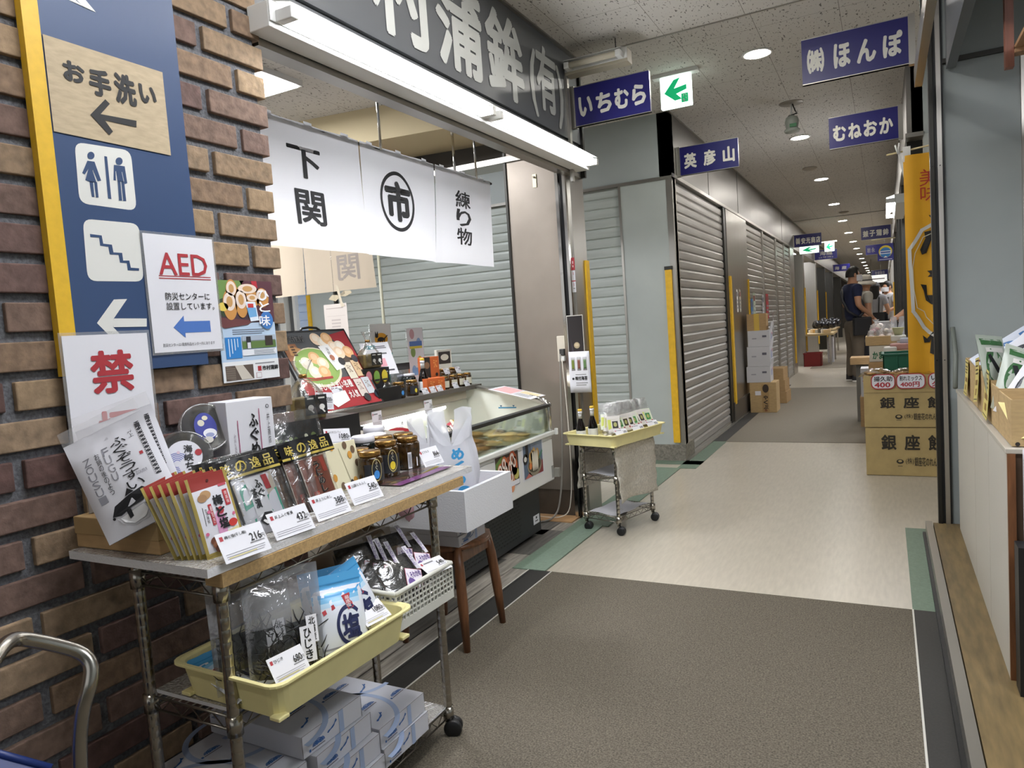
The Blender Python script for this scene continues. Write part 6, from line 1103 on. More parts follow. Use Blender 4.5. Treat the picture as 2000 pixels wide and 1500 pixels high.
b.tube(smooth(pts), .006, GC_, 8); tag(b.build('power_cord'), 'grey power cord running down the pillar to the freezer', 'cord')
b = MB(); b.tube(smooth([(-1.765, 4.03, 1.0), (-1.755, 4.035, .75), (-1.75, 4.035, .45), (-1.752, 4.03, .2), (-1.765, 4.0, .04), (-1.84, 3.98, .009), (-2.0, 4.0, .009), (-2.1, 4.02, .009)]), .0035, M('white_cable', 'd6d0c4', .5), 7); tag(b.build('power_cord'), 'thin white cord running down the pillar onto the floor', 'cord')
b = MB(); b.box((-1.90, 4.064, 2.06), (-1.875, 4.07, 2.14), M('keyhole_plate', 'c9c0a4', .3, .6)); b.lathe([(.006, 0), (.006, .012), (1e-6, .012)], CHROME, (-1.887, 4.064, 2.12), 12, axis=(0, -1, 0)); tag(b.build('key_plate'), 'small oval key plate high on the steel pillar', 'key plate')
b = MB(); b.box((-2.06, 3.92, .0032), (-1.72, 4.06, .01), M('pale_wood_strip', 'b08a60', .6, var=.2, scale=12)); tag(b.build('wood_strip'), 'pale wood strip on the floor at the foot of the pillar', 'board')
# ---------------------------------------------------------------- cartons along the left shutters
WCT = 'c4c4c8'
def cbox(label, c, w, d, h, mat, rz=0, fn=None, flap=False, group=None, name='cardboard_box'):
    t = thing(name, label, 'box', c, rz, group); b = MB(); b.box((-w/2, -d/2, 0), (w/2, d/2, h), mat); b.build('box', t, bevel=.003)
    if fn: b = MB(); fn(b, w, d, h); b.build('print', t)
    if flap: b = MB(); b.add([(w/2, -d/2, h), (w/2, d/2, h), (w/2+.02, d/2, h+.10), (w/2+.02, -d/2+.02, h+.09)], [(0, 1, 2, 3)], mat); b.build('flap', t, solid=.004)
    return t
WC = M('white_carton', WCT, .6); bx = -1.385; by = 9.05
def kuji(b, w, d, h):
    F = Face(b, (-w/2, -d/2-.001, h), UX, UZ, w, h); F.rect(.45, .06, .72, .97, H('a88a5c'), 1); F.vtext('やくぶ', .50, .42, .68, .90, H('3a2e24'), 2, .04); F.disc(.6, .2, .035, H('3a2e24'), 2, .05); F.rect(.2, .28, .42, .42, PAPERW, 2); F.rect(.54, .90, .64, .96, H('8a5a3a'), 3)
def wprt(b, w, d, h):
    F = Face(b, (-w/2, -d/2-.001, h), UX, UZ, w, h); F.rect(.66, .3, .85, .42, H('5a5a66')); F.rect(.2, .45, .4, .52, H('9a9aa2')); F2 = Face(b, (w/2+.001, -d/2, h), UY, UZ, d, h); F2.rect(.2, .2, .7, .6, H('9aa0b8')); F2.rect(.55, .15, .8, .3, H('c08a90'), 2)
cbox('tall brown printed carton at the foot of the white carton stack', (bx+.07, by, .005), .30, .34, .36, CARD2, .02, kuji)
for i, (z, h, lb) in enumerate(((.366, .19, 'lowest white carton of the stack by the shutters, flap raised'), (.557, .235, 'middle white carton of the stack by the shutters'), (.793, .19, 'top white carton of the stack by the shutters'))): cbox(lb, (bx+.025+.010*i, by-.01, z), .27-.01*i, .32, h, WC, .03, wprt, True, 'white cartons by the shutters')
cbox('small brown box on top of the white carton stack', (bx+.02, by, .984), .22, .26, .20, CARD, .05, lambda b, w, d, h: b.box((-.03, -d/2-.0015, -.0), (.03, d/2+.0015, h+.0015), H('c9a84a')))
for i, lb in enumerate(('lowest brown carton behind the tall printed one', 'middle brown carton behind the tall printed one', 'top brown carton behind the tall printed one')): cbox(lb, (-1.30-.015*i, 9.98, .005+.152*i), .30, .40, .15, CARD, -.02, None, False, 'brown cartons by the shutters')
for i, (y, z, w, h, c, lb) in enumerate(((8.55, 1.22, .06, .26, 'e0ddd8', 'white notice strip on the steel panel before the white cartons'), (8.72, 1.22, .07, .26, 'c9c4b8', 'printed notice strip beside the white one on the steel panel'), (9.62, 1.02, .10, .36, '4a7ab0', 'blue hanging paper strip on the shutter behind the cartons'), (9.8, 1.1, .12, .36, 'b8c4b0', 'pale printed poster on the shutter behind the cartons'), (10.6, 1.1, .10, .34, 'd0d0d4', 'white paper strip between the two shutters'), (10.95, 1.1, .16, .36, 'c03a44', 'red price paper on the shutter past the cartons'), (9.45, .92, .05, .30, 'dcdce0', 'narrow white strip low on the panel over the cartons'), (11.6, .84, .05, .38, 'dcdce0', 'narrow white strip low on the second shutter'))):
    b = MB(); F = Face(b, (XL-.014 if y > 9.4 else XL+.002, y, z+h), UY, UZ, w*1.6, h); F.rect(0, 0, 1, 1, H(c), 0); b.grid(lambda i_, j: F.P(1-i_, 1-j, -2), 1, 1, H(c), False); F.rect(.2, .1, .8, .3, H('8a4a4a' if i % 2 else '6a6a7a')); F.lines(.2, .4, .8, .9, 3, H('9a9aa0')); tag(b.build('paper_notice'), lb, 'notice')
# ---------------------------------------------------------------- near right counter with open cartons
t = thing('counter', 'white panelled counter on the right behind the wooden threshold', 'counter', (.30, 2.46, .07)); b = MB()
for y0, y1 in ((0, .42), (.424, .86), (.864, 1.60)): b.box((0, y0, 0), (.012, y1, .675), M('counter_white', 'c4c0b6', .45))
b.build('front_panel', t); b = MB(); b.box((-.004, -.01, .675), (.8, 1.62, .69), M('counter_top', 'b8b2a6', .5)); b.build('worktop', t, bevel=.002); b = MB(); b.box((.0, -.012, 0), (.02, 0, .675), WOOD); b.box((.012, 0, 0), (.4, .02, .675), M('counter_dark', '5a4636', .6)); b.build('end_board', t, label='brown wood edge board')
CL = M('checked_cloth', 'c2beC4', .85, var=.05, scale=30); b = MB(); b.grid(lambda a, c: (.335+.40*a, 2.435-.012*math.sin(9*a)*c, .762-.60*c+.02*math.sin(4*a)*c), 24, 20, CL); F = Face(b, (.335, 2.425, .762), UX, UZ, .40, .6); 
for q in range(1, 8): F.rect(.12*q, 0, .12*q+.01, .96, H('d6d2d8'), 1); F.rect(0, .12*q, 1, .12*q+.008, H('d6d2d8'), 1)
tag(b.build('checked_cloth', solid=.002), 'white checked cloth hanging at the near end of the right counter', 'cloth')
b = MB(); b.box((.31, 2.35, .0705), (.9, 2.42, .5), BLACK); tag(b.build('dark_box'), 'dark box under the checked cloth at the right edge', 'box')
def opencart(label, c, w, d, h, rz=0): return card_open(label, 'cardboard_box', c, rz, w, d, h, CARD2, .004, 'box', group='open cartons on the right counter')
BX = [(2.475, .26, .135, 'front open cardboard carton on the right counter, facing the viewer'), (2.74, .17, .14, 'second open carton along the right counter'), (2.92, .17, .15, 'third open carton along the right counter, with a yellow card'), (3.10, .22, .16, 'fourth open carton along the right counter'), (3.33, .45, .17, 'farthest open carton on the right counter by the pale panel')]
for y, d, h, lb in BX: opencart(lb, (.545, y, .763), .46, d, h)
b = MB(); F = Face(b, (.315, 2.4735, .898), UX, UZ, .46, .135); F.text('10個', .28, .72, .52, .84, H('3a3026'), 2, .0); F.rect(.32, .22, .5, .26, H('4a3a2c')); F.disc(.03, .95, .006, H('2a2420')); tag(b.build('carton_print'), 'dark printing on the front carton of the right counter', 'print')
def picpack(t, c1, c2, c3):
    b, F = pouch(t, .15, .24, .03, H(c1, .3), H(c1, .3), .08, crumple=.002); F.rect(.1, .06, .9, .16, H(c2, .3), 1.5); F.disc(.4, .5, .045, H(c2, .3), 1.5, .07); F.disc(.65, .62, .03, H(c3, .3), 2, .05); F.poly([(.15, .75), (.85, .65), (.85, .8), (.15, .92)], H(c3, .3), 1.6); F.rect(.2, .20, .8, .27, H('dcd8d4', .3), 2); F.poly([(.2, .32), (.3, .3), (.5, .55), (.4, .6)], INK, 2.4); b.build('pouch', t)
PK = [('d4dae6', '4a78b0', 'b8522e'), ('c8ccc4', '4a7a4a', '8a2a34'), ('d8d8de', '2a2c34', '7a9ac8'), ('b4bcb0', '3c6a3e', 'c8a84a')]
prot = []
for i, (x, y, z, rx, ry, rz, v) in enumerate(((.335, 3.36, .895, -.55, .95, -.25, 0), (.37, 3.22, .90, -.5, .9, -.3, 0), (.355, 3.0, .83, -.25, .12, .9, 3), (.37, 3.14, .87, -.45, .75, -.1, 2), (.37, 2.78, .79, -.6, .5, -.2, 2), (.41, 2.74, .80, -.75, .6, .1, 1), (.40, 2.98, .88, -.55, .7, -.2, 2), (.37, 2.86, .80, -.35, .4, .3, 3), (.52, 2.9, .86, -.5, .3, 0, 0), (.44, 3.22, .87, -.4, .6, -.1, 2), (.50, 3.15, .87, -.5, .5, .2, 1))):
    lb = ('blue and white packet leaning farthest along the right counter', 'blue packet with an orange band behind the upright pale green one', 'upright pale green packet at the carton edge on the right counter', 'white packet with dark picture in the middle carton', 'white and dark packet nearest in the right cartons', 'green packet at the right edge of the picture', 'grey and white packet lying across the right cartons', 'pale green packet low at the near carton', 'blue packet at the right edge above the cartons', 'white packet behind the upright pale green one', 'green packet behind at the right picture edge')[i]
    if v >= len(prot) or prot[v] is None:
        t = thing('food_packet', lb, 'food packet', (x, y, z), rot=(rx, ry, rz), group='packets in the right counter cartons'); picpack(t, *PK[v])
        while len(prot) <= v: prot.append(None)
        prot[v] = t
    else: dup(prot[v], (x, y, z), rot=(rx, ry, rz), label=lb)
YP = H('d8c878')
for i, (y, z, h, tw, lb) in enumerate(((3.62, .78, .15, 0, 'yellow price tag farthest along the right counter boxes'), (3.22, .79, .17, .12, 'yellow price tag second from the far end of the right counter'), (2.93, .78, .17, -.05, 'yellow price tag on the third carton of the right counter'))):
    b = MB(); F = Face(b, (.309, y+.10, z+h), (0, -1, tw), (0, 0, 1), .12, h, lambda a, c: .01*c*c); F.rect(0, 0, 1, 1, YP, 0); b.grid(lambda i_, j: F.P(1-i_, 1-j, -2), 4, 4, YP, False); F.rect(.06, .05, .94, .08, INK); F.lines(.15, .14, .85, .4, 3, H('5a4a2a')); F.rect(.2, .5, .8, .62, H('8a6a3a')); F.rect(.3, .7, .7, .85, H('9a7a3a')); F.rect(.06, .93, .94, .95, INK); tag(b.build('price_tag'), lb, 'price tag')
b = MB(); b.add([(.30, 2.62, .875), (.43, 2.50, .87), (.36, 2.46, .79), (.33, 2.48, .785)], [(3, 2, 1, 0)], H('e4d898')); b.add([(.345, 2.525, .86), (.375, 2.50, .86), (.365, 2.49, .83), (.34, 2.50, .83)], [(3, 2, 1, 0)], H('b85a4a')); tag(b.build('price_tag', solid=.001), 'folded pale yellow paper hanging over the corner of the front carton', 'price tag')
b = MB(); b.box((.43, 3.38, 2.06), (.458, 3.42, 2.81), M('red_wood_post', '7a4a38', .5, var=.2, scale=14, stretch=(6, 6, .6))); b.box((.458, 3.36, 2.105), (1.2, 3.42, 2.13), M('ply_shelf', 'a07a58', .6, var=.15, scale=12)); b.box((.458, 2.6, 2.12), (1.2, 3.42, 2.135), M('ply_shelf', 'a07a58', .6)); tag(b.build('wooden_shelf'), 'brown wooden hanging shelf at the top right corner', 'shelf')
b = MB(); b.tube([(.285, 3.95, .78), (.30, 4.08, .93), (.292, 4.125, 1.06)], .011, M('greygreen_hose', '6a6f68', .5)); tag(b.build('brush_handle'), 'grey brush handle leaning between the post and the right counter', 'brush')
# ---------------------------------------------------------------- banner and stall across the passage on the right
t = thing('banner', 'tall orange-yellow banner with black brush strokes and a white cloud line', 'banner', (.135, 5.62, .70)); OY = M('banner_yellow', 'd9a01c', .7, var=.06, scale=5); b = MB(); BWd, BH = .45, 1.48
F = Face(b, (0, 0, BH), UX, UZ, BWd, BH, lambda a, c: .012*math.sin(8*a+3*c)+.006*math.sin(19*a)); F.rect(0, 0, 1, 1, OY, 0, 16, 24); b.grid(lambda i, j: F.P(1-i, 1-j, -2), 10, 16, OY); RB = H('a8321e')
BA = Vector((.135, 5.62, .70)); F = world_face(b, BA, BA+Vector((0, -.006, BH)), UX, UZ, BWd, BH, warp=F.warp)
def q_(*pp): return [F.px(1540+x/4.4125, 420+y/4.4125) for x, y in pp]
A_ = F.px(1795, 332); B_ = F.px(1833, 360); F.text('美', A_[0], A_[1], B_[0], B_[1], RB, 2, .0); A_ = F.px(1797, 364); B_ = F.px(1834, 391); F.text('味', A_[0], A_[1], B_[0], B_[1], RB, 2, .0)
cl = [(1330, 70), (1230, 85), (1150, 130), (1090, 230), (1042, 300), (1048, 440), (1064, 620), (1075, 830), (1120, 890), (1170, 970), (1215, 1010), (1300, 1060)]
F.stroke(q_(*cl), .022, H('c8c8c4'), 1.5); F.stroke(q_((1250, 150), (1160, 190), (1090, 330), (1070, 450), (1080, 640), (1110, 800), (1170, 830), (1190, 880), (1260, 950)), .005, H('cfc8b0'), 2)
KB = H('15120e')
for pts in ([(1208, 0), (1280, 0), (1280, 30), (1240, 42)], [(1170, 145), (1290, 118), (1290, 200), (1230, 215), (1190, 325), (1150, 342), (1134, 300), (1180, 200)], [(1195, 480), (1290, 470), (1290, 530), (1200, 532), (1225, 505)], [(1138, 596), (1190, 602), (1196, 690), (1290, 690), (1290, 775), (1232, 768), (1185, 735), (1165, 650)], [(1158, 1036), (1195, 1066), (1255, 995), (1220, 1095), (1172, 1102)], [(1235, 1030), (1290, 960), (1290, 1215), (1220, 1190)]): F.poly(q_(*pts), KB, 3)
b.T = Matrix()
b.build('cloth', t); b = MB(); b.tube([(-.10, .01, 1.505), (.55, .01, 1.56)], .006, M('pale_stick', 'c4b48a', .5)); b.build('cross_stick', t); b = MB(); b.box((.0, -.004, 1.44), (.045, .004, 1.54), WHITE); b.build('loop_tab', t); b = MB()
b.add([(-.035, 0, 1.52), (-.02, 0, 1.53), (.06, 0, 1.12), (.04, .0, 1.12)], [(0, 1, 2, 3)], WHITE); b.tube([(-.03, 0, 1.50), (-.045, -.01, 1.56)], .006, WHITE, 6); b.tube([(-.03, 0, 1.50), (-.02, -.01, 1.57)], .006, WHITE, 6); b.build('white_ribbon', t)
SB_ = M('stall_carton', 'b09a68', .75, var=.06, scale=20)
def ginza(b, w, d, h):
    F = Face(b, (-w/2, -d/2-.001, h), UX, UZ, w, h); K = H('2a241a')
    for i, ch in enumerate('銀座餅'): F.text(ch, .20+.29*i, .14, .39+.29*i, .46, K, 2, .03)
    F.text('(株)', .50, .62, .60, .76, K, 2, .0); F.text('銀座花のれん', .61, .60, .88, .79, K, 2, .015); F.disc(.43, .70, .022, K, 2, .016); F.disc(.43, .69, .012, H('b09a68'), 3, .008); F.rect(.40, .79, .46, .80, K, 2)
cbox('lower stall carton with black brush lettering across the passage on the right', (.10, 5.73, .002), .49, .34, .335, SB_, 0, ginza); UPB = cbox('upper stall carton with black brush lettering, price tags on its rim', (.10, 5.73, .342), .495, .34, .34, SB_, 0, lambda b, w, d, h: (ginza(b, w, d, .245), Face(b, (-w/2, -d/2-.0012, h), UX, UZ, w, h).rect(0, .285, 1, .295, H('8a7650'), 1)))
b = MB(); b.box((-.248, -.175, .30), (.248, -.168, .362), SB_); b.build('raised_rim', UPB)
def ptag(label, x, w, l1, l2, col):
    t = thing('price_tag', label, 'price tag', (x, 5.548, .61), 0, 'white oval tags on the stall carton'); b = MB(); h = .105; F = Face(b, (0, 0, h), UX, UZ, w, h)
    def rrect(k, mat, lay): F.rr(k*h/w, k, 1-k*h/w, 1-k, h*(.34-k*.5), mat, lay); return
    def rrect_(k, mat, lay): F.poly([(cx+(.12-k)*math.cos(a)*h/w*2.2 if False else cx+(.16-k)*h/w*math.cos(a)*1.3, cy+(.2-k)*math.sin(a)) for cx, cy, s_ in ((1-.21*h/w-.0, .2, -PI/2), (1-.21*h/w, .8, 0), (.21*h/w, .8, PI/2), (.21*h/w, .2, PI)) for a in [s_+q*PI/10 for q in range(6)]], mat, lay)
    rrect(0, RED, 0); rrect(.06, PAPERW, 1); F.text(l1, .12, .14, .88, .48, INK, 2, .02); F.text(l2, .14, .54, .80, .88, H('a8303a'), 2, .03); b.build('tag', t, solid=.002); return t
ptag('white red-rimmed price tag at the left of the stall carton', -.10, .15, '揚久助', '400', 'r'); ptag('white red-rimmed price tag in the middle of the stall carton', .055, .175, '割れミックス', '400円', 'r'); ptag('white red-rimmed price tag cut by the post at the right', .245, .15, 'いかり', '久助', 'k')
CRK = M('rice_cracker', 'a07a44', .5, var=.3, scale=50)
for i, (x, y, lb) in enumerate(((.12, 5.68, 'clear bag of brown rice crackers on the stall carton'), (.30, 5.70, 'clear bag of rice crackers at the post on the stall carton'), (-.06, 5.72, 'small bag of crackers at the left of the stall carton'))):
    t = thing('cracker_bag', lb, 'food bag', (x, y, .682), .2*i); b = MB()
    for q in range(10): b.ball((r_.uniform(-.08, .08), r_.uniform(-.05, .05), .014+.008*(q % 3)), (.035, .028, .010), CRK, 10, 5)
    b.build('rice_cracker', t); b = MB(); b.grid(lambda a, c: ((a-.5)*.23, (c-.5)*.16, .065*SM(a)**.5*SM(c)**.5+.004*math.sin(31*a+7*c)), 12, 8, CLR); b.build('film', t)
GCR = M('green_crate', '0f5a44', .4); t = thing('plastic_crate', 'dark green plastic crate behind the cracker cartons', 'crate', (.10, 6.42, .68)); b = MB()
for a, c in (((-.125, -.16, 0), (.125, -.15, .13)), ((-.125, .15, 0), (.125, .16, .13)), ((-.125, -.16, 0), (-.115, .16, .13)), ((.115, -.16, 0), (.125, .16, .13)), ((-.12, -.155, 0), (.12, .155, .006)), ((-.135, -.17, .115), (.135, -.158, .13)), ((-.135, .158, .115), (.135, .17, .13)), ((-.135, -.17, .115), (-.123, .17, .13)), ((.123, -.17, .115), (.135, .17, .13)), ((-.03, -.164, 0), (-.02, -.15, .12)), ((.04, -.164, 0), (.05, -.15, .12))): b.box(a, c, GCR)
b.build('crate_body', t, bevel=.002)
cbox('stack carton under the green crate on the right', (.10, 6.42, .002), .30, .36, .34, CARD); cbox('upper carton under the green crate on the right', (.10, 6.42, .344), .30, .36, .33, CARD2)
cbox('shallow carton of white sweets left of the green crate', (-.07, 6.95, .50), .20, .3, .10, CARD); cbox('carton under the white sweets', (-.07, 6.95, .002), .20, .3, .496, CARD2)
b = MB(); 
for q in range(40): b.ball((-.07+r_.uniform(-.09, .09), 6.95+r_.uniform(-.14, .14), .605), (.014, .014, .009), PAPERW, 6, 4)
tag(b.build('white_sweets'), 'loose white sweets heaped in the shallow carton', 'sweets', kind='stuff')
def kama(b, w, d, h): F = Face(b, (-w/2, -d/2-.001, h), UX, UZ, w, h); F.text('かまぼこ', .12, .35, .95, .85, H('2a6a4a'), 2, .04)
cbox('white carton with green brush lettering in the middle of the right stalls', (-.03, 7.62, .665), .22, .3, .15, M('white_carton_warm', 'cfccc0', .6), 0, kama); cbox('brown carton under the green-lettered one', (-.03, 7.62, .002), .24, .34, .66, CARD)
cbox('shallow tray carton holding the wrapped goods', (-.04, 7.62, .817), .26, .32, .085, CARD2)
def fishb(b, w, d, h): F = Face(b, (-w/2, -d/2-.001, h), UX, UZ, w, h); F.poly([(.6, .05), (1, .02), (1, .9), (.8, .98), (.6, .7), (.75, .5)], H('a8323c')); F.rect(.15, .2, .5, .35, H('a8323c')); F.stroke([(.3, .15), (.3, .45)], .012, H('a8323c'), 2); F.stroke([(.15, .45), (.5, .45)], .008, H('a8323c'), 2)
cbox('white carton with a red fish print left of the right stalls', (-.165, 7.95, .30), .13, .3, .28, WC, 0, fishb); cbox('brown carton under the red fish carton', (-.165, 7.95, .002), .15, .34, .296, CARD); cbox('flat brown tray left of the stalls by the walking man', (-.22, 8.2, .60), .22, .3, .07, CARD); cbox('grey box under the flat brown tray', (-.20, 8.25, .002), .16, .22, .596, M('grey_box', '7a766e', .7))
for i in range(7):
    t = thing('wrapped_goods', 'clear bag of pale wrapped food in the upper stall carton, %s' % ('front left', 'front middle', 'front right', 'middle with a pink twist', 'back left', 'back right', 'top with a pink corner')[i], 'food bag', (-.12+.075*(i % 3)+.02*(i//3), 7.52+.07*(i//3), .83+.05*(i//3)), .5*i, 'wrapped bags in the upper stall carton'); b = MB()
    for q in range(4): b.ball((r_.uniform(-.03, .03), r_.uniform(-.03, .03), .03+.012*q), (.03, .026, .024), H(('c8b4a8', 'd4c8c0', 'b8888c', 'cfc4b4')[(i+q) % 4]), 10, 6)
    b.build('food', t); b = MB(); b.lathe([(.05, 0), (.058, .035), (.045, .07), (.012, .095), (.03, .125)], CLR2, n=12); b.build('clear_wrap', t)
for i, (x, y, z, w, h, c, lb) in enumerate(((.11, 7.0, .80, .16, .05, 'b08078', 'pink packed goods behind the green crate'), (.03, 6.9, .79, .10, .04, 'd0ccc4', 'white wrapped packs left behind the green crate'), (.10, 7.3, .86, .12, .05, 'd8d4c8', 'stack of white packs under the bowl'), (.16, 7.1, .84, .10, .05, 'a8acb8', 'blue-grey packed goods at the post'))):
    t = thing('food_pack', lb, 'food pack', (x, y, z)); b = MB(); b.box((-w/2, -.1, 0), (w/2, .1, h), H(c)); b.build('pack', t, bevel=.01); b = MB(); b.grid(lambda a, q: ((a-.5)*w*1.1, (q-.5)*.22, h+.012*SM(a)*SM(q)), 8, 6, CLR); b.build('film', t)
cbox('tall carton carrying the packed goods behind the green crate', (.11, 7.1, .002), .26, .42, .78, CARD)
t = thing('bowl', 'pale green paper bowl on the stall goods', 'bowl', (.10, 7.3, .912)); b = MB(); b.lathe([(.03, 0), (.05, .065), (.053, .066), (.045, .06), (.028, .006), (1e-6, .006)], H('b8b890'), n=24); b.build('bowl', t)
# ---------------------------------------------------------------- people
def skin(name, P_, E_, R_, mat, parent, sub=2):
    me = D.meshes.new(name); me.from_pydata([tuple(p) for p in P_], E_, []); me.materials.append(mat); o = D.objects.new(name, me); COL.objects.link(o); o.parent = parent
    m = o.modifiers.new('k', 'SKIN'); m.use_smooth_shade = True; m.use_x_symmetry = False; me.attributes
    sv = me.skin_vertices[0].data if me.skin_vertices else None
    if sv is None:
        bpy.context.view_layer.objects.active = o; bpy.ops.mesh.customdata_skin_add(); sv = me.skin_vertices[0].data
    for i, r in enumerate(R_): sv[i].radius = r if isinstance(r, tuple) else (r, r); sv[i].use_root = i == 0
    s_ = o.modifiers.new('u', 'SUBSURF'); s_.levels = sub; s_.render_levels = sub; return o
SKN = M('skin', 'b98a6c', .55)
def person(label, loc_, rz, h=1.72, shirt='22305a', trouser='6a6258', shoe='2a2a30', hair='17140f', arms='clasp', long_hair=False, sleeve=.5, mask=True, hat=None, lower=True, extra=None, stride=.0, fem=1.0):
    t = thing('person', label, 'person', loc_, rz); k = h/1.72; t.scale = (k, k, k); SH = M('cloth_'+shirt, shirt, .85, var=.08, scale=8, bump=.3); TRS = M('cloth_'+trouser, trouser, .85, var=.10, scale=8, bump=.3)
    P_ = [(0, 0, .95), (0, .01, 1.10), (0, .015, 1.27), (0, .01, 1.40), (0, .0, 1.48), (0, -.015, 1.545), (0, -.025, 1.615), (0, -.012, 1.67)]; R_ = [(.09*fem, .06), (.10*fem, .07), (.12*fem, .085), (.115*fem, .075), (.055, .055), (.068, .078), (.076, .094), (.055, .070)]; E_ = [(i, i+1) for i in range(7)]
    def add(p, r, par): P_.append(p); R_.append(r); E_.append((par, len(P_)-1)); return len(P_)-1
    hands = []
    for s_ in (-1, 1):
        a = add((s_*.165*fem, .015, 1.415), .062, 3)
        if arms == 'clasp': el, wr, hd = (s_*.235, .03, 1.15), (s_*.085, -.20, 1.00), (s_*.03, -.255, .965)
        elif arms == 'down': el, wr, hd = (s_*.225, .03, 1.13), (s_*.23, -.04, .89), (s_*.225, -.055, .80)
        else: el, wr, hd = (s_*.23, .0, 1.16), (s_*.16, -.20, 1.08), (s_*.12, -.27, 1.07)
        e = add(el, .043, a); w_ = add(wr, .03, e); q = add(hd, (.036, .02), w_); d = (Vector(hd)-Vector(wr)).normalized(); sd = Vector((0, 1, 0)) if arms != 'down' else Vector((0, 1, 0))
        for f in range(4):
            o1 = Vector(hd)+d*.03+sd*(.022-.015*f); k1 = add(tuple(o1), .0095, q); k2 = add(tuple(o1+d*(.032-.004*abs(f-1))+Vector((-s_*.012, 0, -.008))), .008, k1); add(tuple(o1+d*(.05-.006*abs(f-1))+Vector((-s_*.03, 0, -.02))), .007, k2)
        th = add(tuple(Vector(hd)+sd*.03+d*.005), .0095, q); add(tuple(Vector(hd)+sd*.038+d*.04), .0085, th)
        lg = add((s_*.085, .0, .88), .06, 0); kn = add((s_*.095, -.015+s_*stride, .49), .045, lg); an = add((s_*.10, .02+s_*stride*2, .09), .038, kn); add((s_*.11, -.10+s_*stride*2, .035), (.036, .026), an)
    skin('body', P_, E_, R_, SKN, t)
    # shirt and trousers a little outside the body
    Ps = P_[:5]; Ps[0] = (0, 0, .875); Rs = [(.175*fem, .135), (.148*fem, .116), (.17*fem, .124), (.148*fem, .10), (.058, .058)]; Es = [(0, 1), (1, 2), (2, 3), (3, 4)]
    for s_ in (-1, 1):
        n = len(Ps); el = {'clasp': (s_*.235, .03, 1.15), 'down': (s_*.225, .03, 1.13)}.get(arms, (s_*.23, 0, 1.16)); a = Vector((s_*.17*fem, .015, 1.41)); Ps += [tuple(a), tuple(a.lerp(Vector(el), sleeve*.6)), tuple(a.lerp(Vector(el), sleeve*1.2))]; Rs += [.078, .068, .066]; Es += [(3, n), (n, n+1), (n+1, n+2)]
    skin('shirt', Ps, Es, Rs, SH, t)
    if lower:
        Pt = [(0, 0, .965), (0, 0, .90)]; Rt = [(.155, .115), (.160, .120)]; Et = [(0, 1)]
        for s_ in (-1, 1): n = len(Pt); Pt += [(s_*.09, 0, .80), (s_*.097, -.012+s_*stride, .49), (s_*.102, .018+s_*stride*2, .12), (s_*.102, .015+s_*stride*2, .07)]; Rt += [.108, .088, .078, .076]; Et += [(1, n), (n, n+1), (n+1, n+2), (n+2, n+3)]
        skin('trousers', Pt, Et, Rt, TRS, t)
        for s_ in (-1, 1):
            b = MB(); oy = s_*stride*2; x = s_*.105
            b.grid(lambda a, c: (x+.047*math.sin(2*PI*a)*(1 if c < .6 else 1-(c-.6)*1.6), oy-.045+.145*math.cos(2*PI*a)*(1-.38*c)+.05*c, .028+.085*c*(.55+.45*math.cos(2*PI*a))), 20, 8, H(shoe)); b.build('shoe', t)
            b = MB(); b.lathe([(.9, 0), (1, .008), (.98, .03)], H('d6d4ce'), (x, oy-.045, 0), 20, .05, .150); b.build('sole', t)
            if shoe == '16161c':
                b = MB(); 
                for q in range(3): b.box((x+s_*.046, oy-.07+.025*q, .04), (x+s_*.050, oy-.055+.025*q, .085), H('d8d8d8'))
                b.box((x-.02, oy-.12, .075), (x+.02, oy-.06, .092), H('e0dedc')); b.build('shoe_trim', t)
    HR = M('hair_'+hair, hair, .6, bump=.6, scale=120); b = MB(); 
    b.grid(lambda a, c: ((.086*math.sin(2*PI*a)*math.sin(c*1.75+.02)), -.008+(.108*math.cos(2*PI*a))*math.sin(c*1.75+.02)*(.62 if math.cos(2*PI*a) < -.55 and c > .66 else 1), 1.625+.118*math.cos(c*1.75)-.03*(math.cos(2*PI*a) > .1)*c), 26, 12, HR)
    if long_hair: b.grid(lambda a, c: (.09*math.sin(PI*(a-.5)*1.3), .045+.07*math.cos(PI*(a-.5)*1.1), 1.66-.27*c), 12, 8, HR)
    b.build('hair', t)
    for s_ in (-1, 1):
        b = MB(); b.ball((s_*.083, -.005, 1.60), (.012, .02, .032), SKN, 10, 6); b.build('ear', t); b = MB(); b.ball((s_*.032, -.112, 1.625), (.012, .006, .007), H('1c1a1a'), 8, 5); b.build('eye', t)
    b = MB(); b.ball((0, -.128, 1.595), (.013, .018, .022), SKN, 10, 6); b.build('nose', t)
    if mask: b = MB(); b.grid(lambda a, c: (.072*math.sin(PI*(a-.5)*1.15), -.052-.085*math.cos(PI*(a-.5)*1.15)*(1+.12*SM(c)), 1.605-.095*c), 12, 8, H('d8d8dc')); b.tube([(.07, -.08, 1.59), (.085, -.01, 1.60)], .003, WHITE, 5); b.tube([(-.07, -.08, 1.59), (-.085, -.01, 1.60)], .003, WHITE, 5); b.build('face_mask', t)
    else: b = MB(); b.ball((0, -.112, 1.555), (.024, .006, .006), H('8a4a44'), 10, 5); b.build('mouth', t)
    if hat: b = MB(); HT = M('hat_cloth', hat, .9, var=.05, scale=20); b.lathe([(.175, 1.575), (.155, 1.605), (.108, 1.64), (.106, 1.66), (.10, 1.71), (.07, 1.745), (1e-6, 1.752)], HT, (0, -.01, 0), 28); b.build('sun_hat', t); b = MB(); b.lathe([(.109, 1.643), (.1085, 1.662)], H('4a4a4a'), (0, -.01, 0), 28); b.build('hat_band', t)
    if extra: extra(t)
    return t
